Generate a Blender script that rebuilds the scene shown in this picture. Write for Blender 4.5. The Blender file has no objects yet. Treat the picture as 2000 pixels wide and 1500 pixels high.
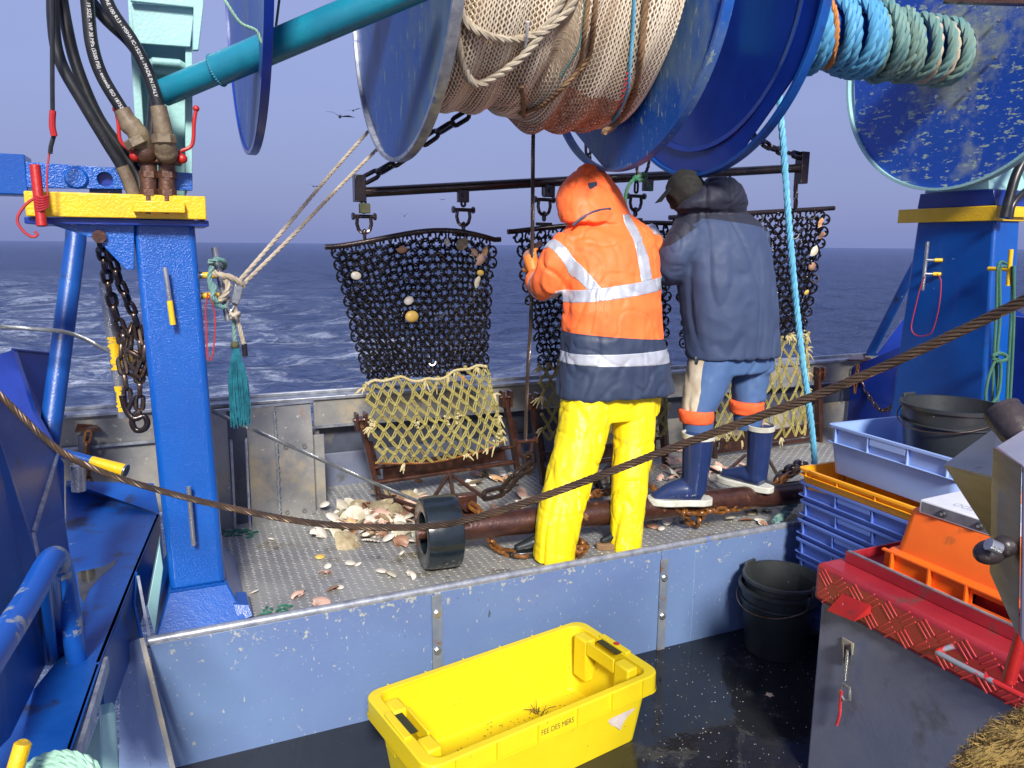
import bpy, bmesh, math, random
import numpy as np
from mathutils import Vector, Matrix, noise
random.seed(7); np.random.seed(7)
S = bpy.context.scene
COL = S.collection
rad = math.radians

# ------------------------------------------------------------------ camera, sky, sun, exposure
# world axes: +X athwart the ship (to the right), +Y aft, deck plates at z = 0
F_PX, PITCH, YAW, ROLL, EYE = 1480.0, 10.4, 24.0, 0.49, 1.45
cam = bpy.data.cameras.new("camera"); camo = bpy.data.objects.new("camera", cam); COL.objects.link(camo)
_p, _y, _r = rad(PITCH), rad(YAW), rad(ROLL)
FW = Vector((math.sin(_y)*math.cos(_p), math.cos(_y)*math.cos(_p), -math.sin(_p)))
_rt = Vector((math.cos(_y), -math.sin(_y), 0)); _up = _rt.cross(FW)
RT = _rt*math.cos(_r) + _up*math.sin(_r); UP = RT.cross(FW)
EYEP = Vector((0, 0, EYE))
camo.matrix_world = Matrix(((RT.x, UP.x, -FW.x, 0), (RT.y, UP.y, -FW.y, 0), (RT.z, UP.z, -FW.z, EYE), (0, 0, 0, 1)))
cam.sensor_width = 36; cam.lens = 36*F_PX/2000; cam.clip_start = 0.05; cam.clip_end = 30000
S.camera = camo

SUN = Vector((-0.26, -1.0, 0.72)).normalized()          # towards the light
SUN_E = math.asin(SUN.z); SUN_R = math.atan2(SUN.x, SUN.y)
w = bpy.data.worlds.new("World"); S.world = w; w.use_nodes = True
nt = w.node_tree; nt.nodes.clear()
out = nt.nodes.new("ShaderNodeOutputWorld"); bg = nt.nodes.new("ShaderNodeBackground")
sky = nt.nodes.new("ShaderNodeTexSky"); sky.sky_type = 'NISHITA'; sky.sun_disc = False
sky.sun_elevation = SUN_E; sky.sun_rotation = SUN_R; sky.air_density = 1.5; sky.dust_density = 2.0
tc = nt.nodes.new("ShaderNodeTexCoord"); sx = nt.nodes.new("ShaderNodeSeparateXYZ")
rp = nt.nodes.new("ShaderNodeValToRGB")
rp.color_ramp.elements[0].position = 0.0; rp.color_ramp.elements[0].color = (0.165, 0.205, 0.43, 1)
rp.color_ramp.elements[1].position = 0.45; rp.color_ramp.elements[1].color = (0.27, 0.31, 0.57, 1)
e = rp.color_ramp.elements.new(0.16); e.color = (0.215, 0.26, 0.51, 1)
sc_ = nt.nodes.new("ShaderNodeMix"); sc_.data_type = 'RGBA'; sc_.blend_type = 'MULTIPLY'; sc_.inputs[0].default_value = 1
sc_.inputs[7].default_value = (10, 10, 10, 1)
mx = nt.nodes.new("ShaderNodeMix"); mx.data_type = 'RGBA'; mx.inputs[0].default_value = 0.90
# faint uneven veil of cloud
nz = nt.nodes.new("ShaderNodeTexNoise"); nz.inputs['Scale'].default_value = 2.2; nz.inputs['Detail'].default_value = 4
mpw = nt.nodes.new("ShaderNodeMapping"); mpw.inputs['Scale'].default_value = (1, 1, 3.5)
mr = nt.nodes.new("ShaderNodeMapRange"); mr.inputs[3].default_value = 0.89; mr.inputs[4].default_value = 1.09
ml = nt.nodes.new("ShaderNodeMix"); ml.data_type = 'RGBA'; ml.blend_type = 'MULTIPLY'; ml.inputs[0].default_value = 1
L = nt.links.new
L(tc.outputs['Generated'], sx.inputs[0]); L(sx.outputs['Z'], rp.inputs[0]); L(rp.outputs[0], sc_.inputs[6])
L(tc.outputs['Generated'], mpw.inputs[0]); L(mpw.outputs[0], nz.inputs['Vector']); L(nz.outputs['Fac'], mr.inputs[0])
L(sky.outputs[0], mx.inputs[6]); L(sc_.outputs[2], mx.inputs[7]); L(mx.outputs[2], ml.inputs[6]); L(mr.outputs[0], ml.inputs[7])
L(ml.outputs[2], bg.inputs[0]); L(bg.outputs[0], out.inputs[0])
bg.inputs[1].default_value = 0.10
sl = bpy.data.lights.new("sun", 'SUN'); sl.energy = 4.6; sl.angle = rad(11); sl.color = (1.0, 0.955, 0.87)
so = bpy.data.objects.new("sun", sl); COL.objects.link(so); so.location = SUN*30
so.rotation_euler = SUN.to_track_quat('Z', 'Y').to_euler()
S.view_settings.view_transform = 'Standard'; S.view_settings.look = 'None'
S.view_settings.exposure = 0.45; S.view_settings.gamma = 1.0; S.view_settings.use_curve_mapping = False

# ------------------------------------------------------------------ helpers
def hit(px, py, u=None, v=None, z=None, d=None):
    """the place in the ship that is seen at a pixel of the 2000 px photograph, on a known plane"""
    r = FW + RT*((px-1000)/F_PX) - UP*((py-750)/F_PX)
    if u is not None: t = u/r.x
    elif v is not None: t = v/r.y
    elif z is not None: t = (z-EYE)/r.z
    else: t = d
    return EYEP + r*t
V = Vector

def smooth_path(pts, step):
    pts = [V(p) for p in pts]
    if len(pts) == 2:
        n = max(2, int((pts[1]-pts[0]).length/step)); return [pts[0].lerp(pts[1], i/n) for i in range(n+1)]
    P = [pts[0]*2-pts[1]] + pts + [pts[-1]*2-pts[-2]]
    dense = []
    for i in range(1, len(P)-2):
        a, b, c, d = P[i-1], P[i], P[i+1], P[i+2]
        for k in range(16):
            t = k/16
            dense.append(0.5*((2*b)+(c-a)*t+(2*a-5*b+4*c-d)*t*t+(3*b-a-3*c+d)*t*t*t))
    dense.append(pts[-1])
    ln = [0.0]
    for i in range(1, len(dense)): ln.append(ln[-1]+(dense[i]-dense[i-1]).length)
    n = max(2, int(round(ln[-1]/step))); res = []; j = 0
    for i in range(n+1):
        s = ln[-1]*i/n
        while j < len(ln)-2 and ln[j+1] < s: j += 1
        t = (s-ln[j])/max(1e-9, ln[j+1]-ln[j]); res.append(dense[j].lerp(dense[j+1], min(1, t)))
    return res

def frames(pts, closed=False):
    n = len(pts); T = []
    for i in range(n):
        if closed: t = pts[(i+1) % n]-pts[i-1]
        else: t = pts[min(i+1, n-1)]-pts[max(i-1, 0)]
        T.append(t.normalized() if t.length > 1e-9 else V((0, 0, 1)))
    a = V((0, 0, 1)) if abs(T[0].z) < 0.9 else V((1, 0, 0))
    N = [(a - T[0]*a.dot(T[0])).normalized()]
    for i in range(1, n):
        m = N[-1]-T[i]*N[-1].dot(T[i]); N.append(m.normalized() if m.length > 1e-9 else N[-1])
    return [(T[i], N[i], T[i].cross(N[i])) for i in range(n)]

class MB:
    def __init__(s): s.v = []; s.f = []; s.m = []
    def add(s, vs, fs, mi=0):
        o = len(s.v); s.v += [tuple(p) for p in vs]; s.f += [tuple(i+o for i in f) for f in fs]; s.m += [mi]*len(fs); return s
    def box(s, c, size, M=None, mi=0):
        c = V(c); hx, hy, hz = (k/2 for k in size)
        vs = [V((x, y, z)) for x in (-hx, hx) for y in (-hy, hy) for z in (-hz, hz)]
        if M is not None: vs = [M @ p for p in vs]
        return s.add([p+c for p in vs], [(0, 1, 3, 2), (4, 6, 7, 5), (0, 4, 5, 1), (2, 3, 7, 6), (0, 2, 6, 4), (1, 5, 7, 3)], mi)
    def bb(s, x0, x1, y0, y1, z0, z1, mi=0):
        return s.box(((x0+x1)/2, (y0+y1)/2, (z0+z1)/2), (x1-x0, y1-y0, z1-z0), None, mi)
    def bar(s, a, b, wd, th, side=None, mi=0):
        a, b = V(a), V(b); t = (b-a).normalized()
        sd = V(side) if side else (V((0, 0, 1)) if abs(t.z) < .9 else V((0, 1, 0)))
        n = (sd-t*sd.dot(t)).normalized(); c = t.cross(n)
        vs = [p+n*(wd/2*i)+c*(th/2*j) for p in (a, b) for i, j in ((-1, -1), (1, -1), (1, 1), (-1, 1))]
        return s.add(vs, [(3, 2, 1, 0), (4, 5, 6, 7), (0, 1, 5, 4), (1, 2, 6, 5), (2, 3, 7, 6), (3, 0, 4, 7)], mi)
    def tube(s, pts, r, n=8, closed=False, cap=True, mi=0, flat=1.0):
        pts = [V(p) for p in pts]; k = len(pts); fr = frames(pts, closed)
        rr = r if hasattr(r, '__len__') else [r]*k
        vs = []
        for i in range(k):
            T, N, B = fr[i]
            for j in range(n):
                a = 2*math.pi*j/n; vs.append(pts[i]+N*(rr[i]*math.cos(a))+B*(rr[i]*flat*math.sin(a)))
        fs = []
        for i in range(k if closed else k-1):
            i2 = (i+1) % k
            for j in range(n): fs.append((i*n+j, i*n+(j+1) % n, i2*n+(j+1) % n, i2*n+j))
        if cap and not closed:
            fs.append(tuple(range(n))[::-1]); fs.append(tuple((k-1)*n+j for j in range(n)))
        return s.add(vs, fs, mi)
    def lathe(s, prof, o, ax=(0, 0, 1), n=32, mi=0, a0=0, a1=2*math.pi):
        o, ax = V(o), V(ax).normalized(); a = V((0, 0, 1)) if abs(ax.z) < .9 else V((1, 0, 0))
        N = (a-ax*a.dot(ax)).normalized(); B = ax.cross(N); full = abs(a1-a0-2*math.pi) < 1e-6
        cnt = n if full else n+1; vs = []
        for r, h in prof:
            for j in range(cnt):
                t = a0+(a1-a0)*j/n; vs.append(o+ax*h+N*(r*math.cos(t))+B*(r*math.sin(t)))
        fs = []
        for i in range(len(prof)-1):
            for j in range(n):
                j2 = (j+1) % cnt; fs.append((i*cnt+j, i*cnt+j2, (i+1)*cnt+j2, (i+1)*cnt+j))
        return s.add(vs, fs, mi)
    def prism(s, poly, ext, mi=0):
        poly = [V(p) for p in poly]; ext = V(ext); n = len(poly)
        vs = poly+[p+ext for p in poly]
        fs = [tuple(range(n))[::-1], tuple(range(n, 2*n))]+[(i, (i+1) % n, n+(i+1) % n, n+i) for i in range(n)]
        return s.add(vs, fs, mi)
    def ball(s, c, r, n=8, mi=0, sc=(1, 1, 1)):
        c = V(c); vs = [c+V((0, 0, -r*sc[2]))]; m = n//2
        for i in range(1, m):
            t = math.pi*i/m-math.pi/2
            for j in range(n):
                a = 2*math.pi*j/n; vs.append(c+V((r*math.cos(t)*math.cos(a)*sc[0], r*math.cos(t)*math.sin(a)*sc[1], r*math.sin(t)*sc[2])))
        vs.append(c+V((0, 0, r*sc[2]))); L_ = len(vs)-1
        fs = [(0, 1+(j+1) % n, 1+j) for j in range(n)]
        for i in range(m-2):
            for j in range(n): fs.append((1+i*n+j, 1+i*n+(j+1) % n, 1+(i+1)*n+(j+1) % n, 1+(i+1)*n+j))
        fs += [(L_, 1+(m-2)*n+j, 1+(m-2)*n+(j+1) % n) for j in range(n)]
        return s.add(vs, fs, mi)
    def rope(s, pts, R, strands=3, lay=7.0, sides=6, step=None, mi=0, closed=False):
        """laid rope or wire: every strand is its own helix"""
        P = smooth_path(pts, step or R*1.1); fr = frames(P); ln = 0
        rs = R*(0.54 if strands == 3 else 0.36 if strands == 6 else 0.45); off = R-rs
        for k in range(strands):
            ln = 0; q = []
            for i, p in enumerate(P):
                if i: ln += (P[i]-P[i-1]).length
                a = 2*math.pi*(k/strands+ln/(lay*R)); T, N, B = fr[i]
                q.append(p+N*(off*math.cos(a))+B*(off*math.sin(a)))
            s.tube(q, rs, sides, mi=mi)
        return s
    def mesh(s, name, mats, off=V((0, 0, 0)), smooth=40):
        me = bpy.data.meshes.new(name)
        me.from_pydata([(p[0]-off[0], p[1]-off[1], p[2]-off[2]) for p in s.v], [], s.f)
        for m in mats: me.materials.append(m)
        if len(mats) > 1: me.polygons.foreach_set('material_index', s.m)
        me.update()
        bm = bmesh.new(); bm.from_mesh(me); bmesh.ops.recalc_face_normals(bm, faces=bm.faces); bm.to_mesh(me); bm.free()
        if smooth:
            me.polygons.foreach_set('use_smooth', [True]*len(me.polygons)); me.set_sharp_from_angle(angle=rad(smooth))
        return me
    def build(s, name, mats, parent=None, bevel=0, smooth=40, kind=None, label=None, subd=0, seg=2):
        if not isinstance(mats, (list, tuple)): mats = [mats]
        off = wloc(parent) if parent else base(s.v)
        o = bpy.data.objects.new(name, s.mesh(name, mats, off, smooth)); COL.objects.link(o)
        if parent: o.parent = parent
        else: o.location = off
        if bevel:
            b = o.modifiers.new('bevel', 'BEVEL'); b.width = bevel; b.segments = seg; b.limit_method = 'ANGLE'; b.angle_limit = rad(35)
        if subd:
            b = o.modifiers.new('sub', 'SUBSURF'); b.levels = subd; b.render_levels = subd
        if kind: o['kind'] = kind
        if label: o['label'] = label
        return o

def base(vs):
    a = np.array([tuple(p) for p in vs]); return V(((a[:, 0].min()+a[:, 0].max())/2, (a[:, 1].min()+a[:, 1].max())/2, a[:, 2].min()))
def wloc(o):
    l = V((0, 0, 0))
    while o: l = l+o.location; o = o.parent
    return l
def tag(o, label, cat, group=None, kind=None):
    o['label'] = label; o['category'] = cat
    if group: o['group'] = group
    if kind: o['kind'] = kind
    return o
def thing(name, label, cat, loc, group=None):
    o = bpy.data.objects.new(name, None); COL.objects.link(o); o.location = loc; o.empty_display_size = .1
    return tag(o, label, cat, group)
def inst(name, me, parent, loc, rot=None, sc=None):
    """a part that shares its mesh; loc in world metres"""
    o = bpy.data.objects.new(name, me); COL.objects.link(o); o.parent = parent
    o.location = V(loc)-wloc(parent)
    if rot is not None: o.rotation_mode = 'QUATERNION'; o.rotation_quaternion = rot
    if sc: o.scale = sc if hasattr(sc, '__len__') else (sc,)*3
    return o

# ------------------------------------------------------------------ materials
MATS = {}
def mat(name, col, rough=.5, metal=0.0, var=None, vs=6.0, vlo=.35, vhi=.65, layers=(), bump=0, bs=60, bump2=0, bs2=8, coat=0, spec=.5, sheen=0, trans=0, stretch=None, vfac=1.0, emis=None):
    """base colour + broad variation + layers of wear: (colour, scale, threshold, softness, roughness, detail, stretch, metal)"""
    m = bpy.data.materials.new(name); m.use_nodes = True; t = m.node_tree; ns = t.nodes; ln = t.links.new
    b = ns['Principled BSDF']; co = ns.new('ShaderNodeTexCoord')
    def C4(c): return (c[0], c[1], c[2], 1)
    def noi(scale, detail=5, st=None, rgh=.6, seed=0):
        n = ns.new('ShaderNodeTexNoise'); n.inputs['Scale'].default_value = scale; n.inputs['Detail'].default_value = detail; n.inputs['Roughness'].default_value = rgh
        mp = ns.new('ShaderNodeMapping'); mp.inputs['Scale'].default_value = st or (1, 1, 1); mp.inputs['Location'].default_value = (seed*1.7, seed*.9, seed*2.3)
        ln(co.outputs['Object'], mp.inputs[0]); ln(mp.outputs[0], n.inputs['Vector']); return n.outputs['Fac']
    def rng(src, lo, hi, a=0., c=1.):
        r = ns.new('ShaderNodeMapRange'); r.inputs[1].default_value = lo; r.inputs[2].default_value = hi; r.inputs[3].default_value = a; r.inputs[4].default_value = c
        ln(src, r.inputs[0]); return r.outputs[0]
    cur = None
    if var is not None:
        x = ns.new('ShaderNodeMix'); x.data_type = 'RGBA'; x.inputs[6].default_value = C4(col); x.inputs[7].default_value = C4(var)
        ln(rng(noi(vs, 6, stretch, .65, 1), vlo, vhi, 0, vfac), x.inputs[0]); cur = x.outputs[2]
    rc = None; mc = None
    for i, Ly in enumerate(layers):
        c, s_, th, so_, rg, de, st, me_ = (list(Ly)+[None]*8)[:8]
        f = rng(noi(s_, de if de is not None else 8, st, .65, 3+i*2), th, th+(so_ or .03))
        x = ns.new('ShaderNodeMix'); x.data_type = 'RGBA'
        if cur: ln(cur, x.inputs[6])
        else: x.inputs[6].default_value = C4(col)
        x.inputs[7].default_value = C4(c); ln(f, x.inputs[0]); cur = x.outputs[2]
        if rg is not None:
            y = ns.new('ShaderNodeMix'); y.inputs[2].default_value = rough; y.inputs[3].default_value = rg
            if rc: ln(rc, y.inputs[2])
            ln(f, y.inputs[0]); rc = y.outputs[0]
        if me_ is not None:
            y = ns.new('ShaderNodeMix'); y.inputs[2].default_value = metal; y.inputs[3].default_value = me_
            if mc: ln(mc, y.inputs[2])
            ln(f, y.inputs[0]); mc = y.outputs[0]
    if cur: ln(cur, b.inputs['Base Color'])
    else: b.inputs['Base Color'].default_value = C4(col)
    if rc is None:
        rc = rng(noi(vs*2.3, 4, None, .6, 9), .3, .7, max(0.02, rough*.82), min(1, rough*1.18))
    ln(rc, b.inputs['Roughness'])
    if mc: ln(mc, b.inputs['Metallic'])
    else: b.inputs['Metallic'].default_value = metal
    b.inputs['Specular IOR Level'].default_value = spec
    if coat: b.inputs['Coat Weight'].default_value = coat; b.inputs['Coat Roughness'].default_value = .12
    if sheen: b.inputs['Sheen Weight'].default_value = sheen
    if trans: b.inputs['Transmission Weight'].default_value = trans
    if emis: b.inputs['Emission Color'].default_value = C4(emis); b.inputs['Emission Strength'].default_value = 1
    nrm = None
    for amt, sc2 in ((bump, bs), (bump2, bs2)):
        if amt:
            bp = ns.new('ShaderNodeBump'); bp.inputs['Strength'].default_value = 1.0; bp.inputs['Distance'].default_value = amt
            ln(noi(sc2, 3, stretch, .5, 5), bp.inputs['Height'])
            if nrm: ln(nrm, bp.inputs['Normal'])
            nrm = bp.outputs[0]
    if nrm: ln(nrm, b.inputs['Normal'])
    MATS[name] = m; return m

GREYP = (.30, .33, .36); RUST = (.13, .045, .015)
blue = mat('blue_paint', (.002, .078, .36), .28, var=(.004, .060, .30), vs=3, bump=.0005, bs=160, bump2=.0007, bs2=40, coat=.3, layers=[((.30, .36, .42), 22, .69, .01, .5), ((.02, .03, .06), 9, .66, .12, .4), ((.10, .045, .02), 16, .68, .06, .7, 7, (1, 1, .12))])
blue_gloss = mat('blue_gloss_paint', (.002, .075, .36), .22, var=(.003, .090, .42), vs=3, bump=.0027, bs=170, coat=.5, layers=[((.4, .45, .5), 30, .72, .01, .5), ((.02, .03, .05), 12, .68, .1, .4, 7, (1, 1, .2))])
blue_worn = mat('worn_blue_paint', (.003, .050, .26), .36, var=(.008, .078, .33), vs=4, bump=.001, bs=120, layers=[((.02, .025, .05), 6, .56, .12, .35), ((.32, .36, .38), 16, .69, .015, .5), (RUST, 8, .72, .03, .8)])
blue_dark = mat('deep_blue_paint', (.004, .022, .20), .30, var=(.006, .03, .26), vs=5, coat=.3, bump2=.001, bs2=12, layers=[((.03, .07, .3), 10, .66, .05, .5, 8, (1, 6, 1))])
rail_worn = mat('worn_rail_paint', (.006, .085, .40), .34, var=(.01, .10, .45), vs=4, layers=[((.26, .29, .32), 6, .56, .02, .4, 9), (RUST, 9, .68, .03, .7)])
blue_fls = mat('soft_worn_flange_paint', (.005, .062, .32), .42, var=(.010, .085, .36), vs=2.5, bump=.0006, bs=90, layers=[((.15, .22, .25), 2.6, .47, .22, .6, 10, (1, 1, .5)), ((.20, .28, .28), 40, .60, .04, .7, 6, (1, 1, .3)), ((.10, .05, .03), 14, .70, .05, .8)])
blue_fl = mat('scuffed_blue_flange_paint', (.006, .065, .36), .42, var=(.012, .07, .42), vs=3, bump=.0008, bs=90, layers=[((.30, .36, .31), 3.2, .56, .20, .7, 10), ((.33, .42, .36), 26, .57, .03, .7, 9, (1, .6, 1.6)), ((.30, .36, .36), 9, .66, .02, .6)])
coam = mat('grey_blue_coaming_paint', (.125, .20, .36), .42, var=(.105, .14, .31), vs=.55, bump=.0006, bs=80, layers=[((.03, .04, .08), 60, .70, .03, .5), ((.40, .42, .42), 26, .70, .012, .6), ((.34, .36, .38), 75, .67, .02, .6, 4, (1, 1, .45)), ((.06, .07, .10), 34, .69, .02, .5, 5, (1, 1, .3))])
steel = mat('bare_steel', (.55, .56, .57), .28, .8, var=(.30, .31, .33), vs=9, bump=.0004, bs=120)
worn_edge = mat('worn_steel_edge', (.46, .48, .50), .36, .55, var=(.22, .24, .30), vs=18, layers=[((.10, .15, .34), 12, .63, .04, .4, 7, None, 0), (RUST, 20, .66, .04, .8, 6, None, 0)])
stain = mat('stained_grey_steel', (.27, .26, .24), .45, .12, var=(.15, .155, .17), vs=3.5, bump=.001, bs=60, layers=[((.36, .30, .20), 3.0, .50, .14, .6, 9), ((.42, .42, .38), 42, .64, .02, .6), ((.20, .085, .03), 3.2, .60, .12, .8, 8, (1, 1, .5)), ((.03, .03, .035), 5, .66, .1, .4)])
panel_dark = mat('dark_slate_panel', (.075, .085, .12), .4, .2, var=(.045, .05, .075), vs=4, layers=[((.35, .36, .36), 60, .72, .015, .6), ((.13, .12, .10), 5, .60, .1, .6)])
yellow = mat('yellow_paint', (.80, .50, .006), .38, var=(.72, .42, .006), vs=12, bump=.0025, bs=110, coat=.3, layers=[((.12, .08, .03), 26, .70, .04, .6)])
mint = mat('mint_paint', (.32, .55, .54), .42, var=(.26, .47, .47), vs=3, bump=.0012, bs=90, coat=.2, layers=[((.10, .14, .14), 9, .67, .12, .5), ((.12, .06, .03), 16, .74, .03, .8)])
teal = mat('teal_pipe_paint', (.006, .22, .31), .34, var=(.008, .15, .24), vs=5, bump=.0008, bs=90, coat=.3, layers=[((.03, .05, .07), 11, .64, .08, .5)])
def top_wear(m, z0, gain, scale, thr, col):
    """knocks and chips gather along the upper edge of a plate"""
    t = m.node_tree; ns = t.nodes; ln = t.links.new; b = [n for n in ns if n.type == 'BSDF_PRINCIPLED'][0]; src = b.inputs['Base Color'].links[0].from_socket
    co = ns.new('ShaderNodeTexCoord'); sp = ns.new('ShaderNodeSeparateXYZ'); ln(co.outputs['Object'], sp.inputs[0])
    nz_ = ns.new('ShaderNodeTexNoise'); nz_.inputs['Scale'].default_value = scale; nz_.inputs['Detail'].default_value = 8; nz_.inputs['Roughness'].default_value = .68; ln(co.outputs['Object'], nz_.inputs['Vector'])
    n2 = ns.new('ShaderNodeTexNoise'); n2.inputs['Scale'].default_value = 2.2; ln(co.outputs['Object'], n2.inputs['Vector'])
    a = ns.new('ShaderNodeMath'); a.operation = 'SUBTRACT'; a.inputs[1].default_value = z0; ln(sp.outputs['Z'], a.inputs[0])
    m1 = ns.new('ShaderNodeMath'); m1.operation = 'MULTIPLY'; m1.inputs[1].default_value = gain; m1.use_clamp = True; ln(a.outputs[0], m1.inputs[0])
    m2 = ns.new('ShaderNodeMath'); m2.operation = 'MULTIPLY'; ln(m1.outputs[0], m2.inputs[0]); ln(n2.outputs['Fac'], m2.inputs[1])
    a2 = ns.new('ShaderNodeMath'); a2.operation = 'ADD'; ln(nz_.outputs['Fac'], a2.inputs[0]); ln(m2.outputs[0], a2.inputs[1])
    r = ns.new('ShaderNodeMapRange'); r.inputs[1].default_value = thr; r.inputs[2].default_value = thr+.02; ln(a2.outputs[0], r.inputs[0])
    x = ns.new('ShaderNodeMix'); x.data_type = 'RGBA'; ln(r.outputs[0], x.inputs[0]); ln(src, x.inputs[6]); x.inputs[7].default_value = (*col, 1); ln(x.outputs[2], b.inputs['Base Color'])
top_wear(coam, .34, .85, 30, .66, (.36, .37, .34))
redp = mat('red_paint', (.50, .018, .012), .42, var=(.34, .012, .014), vs=7, bump=.0008, bs=120, layers=[((.10, .03, .02), 13, .62, .08, .6), ((.42, .40, .40), 24, .70, .012, .5)])
red_bar = mat('red_chequer_bar', (.46, .035, .04), .38)
red_lid = mat('red_lid_paint', (.36, .022, .03), .40, var=(.26, .012, .022), vs=4, bump=.0006, bs=120, coat=.2, layers=[((.11, .05, .04), 7, .58, .10, .5), ((.5, .45, .45), 36, .72, .012, .5)])
grey_box = mat('grimy_grey_painted_steel', (.15, .16, .21), .42, var=(.10, .12, .19), vs=2.5, bump=.0006, bs=60, layers=[((.055, .055, .05), 4, .57, .14, .55, 9), ((.02, .02, .03), 40, .70, .03, .5)])
rust_iron = mat('wet_rusty_iron', (.085, .032, .020), .34, .35, var=(.040, .016, .012), vs=14, bump=.0015, bs=90, coat=.35, layers=[((.22, .10, .035), 12, .62, .06, .5)])
dark_iron = mat('wet_dark_iron', (.030, .024, .026), .24, .6, var=(.055, .035, .03), vs=16, bump=.0008, bs=120, coat=.4)
ring_iron = mat('black_ring_iron', (.016, .015, .018), .22, .65, var=(.035, .028, .028), vs=20, coat=.3)
rust_orange = mat('orange_rusted_iron', (.30, .115, .018), .45, .25, var=(.10, .035, .012), vs=22, bump=.001, bs=140, coat=.3)
chain_iron = mat('oily_chain_iron', (.075, .055, .045), .28, .75, var=(.16, .07, .03), vs=18, vlo=.5, vhi=.7, coat=.25)
grey_chain = mat('grey_chain_iron', (.16, .13, .12), .35, .8, var=(.10, .05, .03), vs=14)
wire_dark = mat('greasy_wire', (.06, .045, .040), .33, .5, var=(.10, .07, .055), vs=9, coat=.2)
wire_gold = mat('tarnished_bronze_wire', (.13, .08, .047), .42, .5, var=(.05, .036, .028), vs=7)
wire_grey = mat('grey_wire', (.28, .29, .30), .4, .7, var=(.14, .15, .16), vs=9)
rubber = mat('black_rubber', (.010, .010, .013), .34, var=(.02, .02, .022), vs=10, spec=.5)
tyre = mat('black_roller_rubber', (.007, .013, .018), .22, var=(.013, .02, .025), vs=10, coat=.4, bump=.0005, bs=50)
tape = mat('greasy_fabric_tape', (.23, .18, .11), .55, var=(.10, .065, .045), vs=14, bump=.002, bs=70)
brass = mat('corroded_fitting', (.07, .04, .032), .5, .4, var=(.16, .07, .04), vs=20, bump=.002, bs=90)
black_pl = mat('black_plastic', (.018, .021, .024), .38, var=(.03, .035, .038), vs=6, bump=.0004, bs=60, layers=[((.45, .45, .42), 48, .755, .008, .6, 2)])
inner_pl = mat('scuffed_black_plastic', (.030, .035, .036), .5, var=(.05, .055, .055), vs=7, layers=[((.5, .5, .47), 34, .73, .008, .6, 3)])
deckm = mat('wet_aluminium_tread_plate', (.38, .38, .35), .33, .30, var=(.22, .22, .225), vs=2.2, bump=.0006, bs=60, layers=[((.34, .34, .27), 48, .60, .03, .55, 6), ((.17, .14, .08), 3.5, .60, .08, .5, 8), ((.06, .06, .06), 4.5, .60, .12, .16, 6)])
lug = mat('bright_tread_lug', (.70, .70, .66), .32, .45, var=(.42, .42, .40), vs=9)
lower = mat('black_wet_deck', (.010, .011, .014), .08, var=(.016, .017, .02), vs=3, bump2=.002, bs2=9, spec=.6, layers=[((.05, .05, .05), 4, .60, .14, .45, 9), ((.40, .38, .36), 95, .765, .006, .6, 3), ((.15, .15, .15), 30, .74, .012, .5, 6)])
tan_net = mat('tan_netting_twine', (.84, .73, .56), .8, var=(.72, .58, .42), vs=5, sheen=.2)
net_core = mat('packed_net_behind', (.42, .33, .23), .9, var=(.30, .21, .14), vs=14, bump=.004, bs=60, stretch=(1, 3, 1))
net_red = mat('reddish_netting_twine', (.46, .20, .12), .85, var=(.32, .14, .08), vs=7)
yel_net = mat('yellowed_dredge_twine', (.30, .26, .075), .7, var=(.22, .18, .05), vs=9, layers=[((.42, .18, .03), 9, .66, .06, .8), ((.52, .48, .34), 14, .66, .05, .8)])
pale_fray = mat('pale_frayed_twine', (.46, .40, .24), .8, var=(.45, .36, .16), vs=14)
beige = mat('beige_rope', (.48, .42, .33), .8, var=(.34, .28, .2), vs=16, bump=.0015, bs=180)
brown_rope = mat('brown_rope', (.26, .16, .08), .85, var=(.18, .10, .05), vs=14, bump=.002, bs=160)
blue_rope = mat('blue_rope', (.060, .27, .50), .6, var=(.10, .33, .50), vs=8, bump=.0012, bs=260, stretch=(1, 1, 1))
sky_rope = mat('sun_bleached_blue_rope', (.15, .45, .62), .65, var=(.09, .34, .52), vs=8, bump=.0012, bs=260)
teal_rope = mat('faded_teal_rope', (.10, .24, .24), .7, var=(.18, .27, .22), vs=7, bump=.0012, bs=260)
teal_fray = mat('teal_frayed_rope', (.006, .085, .13), .65, var=(.02, .20, .26), vs=30)
orange_rope = mat('orange_twine', (.50, .19, .045), .7)
green_rope = mat('green_cord', (.035, .12, .085), .75, var=(.05, .15, .10), vs=14, bump=.001, bs=300)
gm_rope = mat('green_grey_frayed_rope', (.14, .17, .09), .8, var=(.06, .26, .14), vs=12)
mint_rope = mat('mint_rope', (.34, .56, .42), .7, var=(.26, .44, .34), vs=9)
red_cord = mat('red_cord', (.50, .02, .025), .6, var=(.35, .02, .03), vs=14)
orange_cloth = mat('orange_hi_vis_fabric', (1.0, .19, .040), .62, var=(.98, .145, .03), vs=4, bump=.0006, bs=240, sheen=.03)
navy_cloth = mat('navy_fabric', (.020, .034, .075), .6, var=(.03, .045, .09), vs=5, bump=.0006, bs=240, sheen=.03)
reflect = mat('silver_reflective_tape', (.52, .54, .60), .38, .25, var=(.38, .40, .47), vs=10, bump=.0004, bs=160)
oil_yel = mat('yellow_oilskin', (.88, .71, .008), .50, var=(.84, .62, .006), vs=5, coat=.0, bump2=.0012, bs2=26, layers=[((.50, .38, .06), 6, .61, .14, .5, 8), ((.16, .13, .04), 50, .71, .03, .6, 4), ((.70, .60, .16), 18, .62, .05, .5, 6, (1, 1, .35))])
slate_cloth = mat('slate_blue_soft_shell', (.030, .050, .115), .72, var=(.040, .062, .13), vs=4, bump=.0007, bs=260, sheen=.03)
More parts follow.
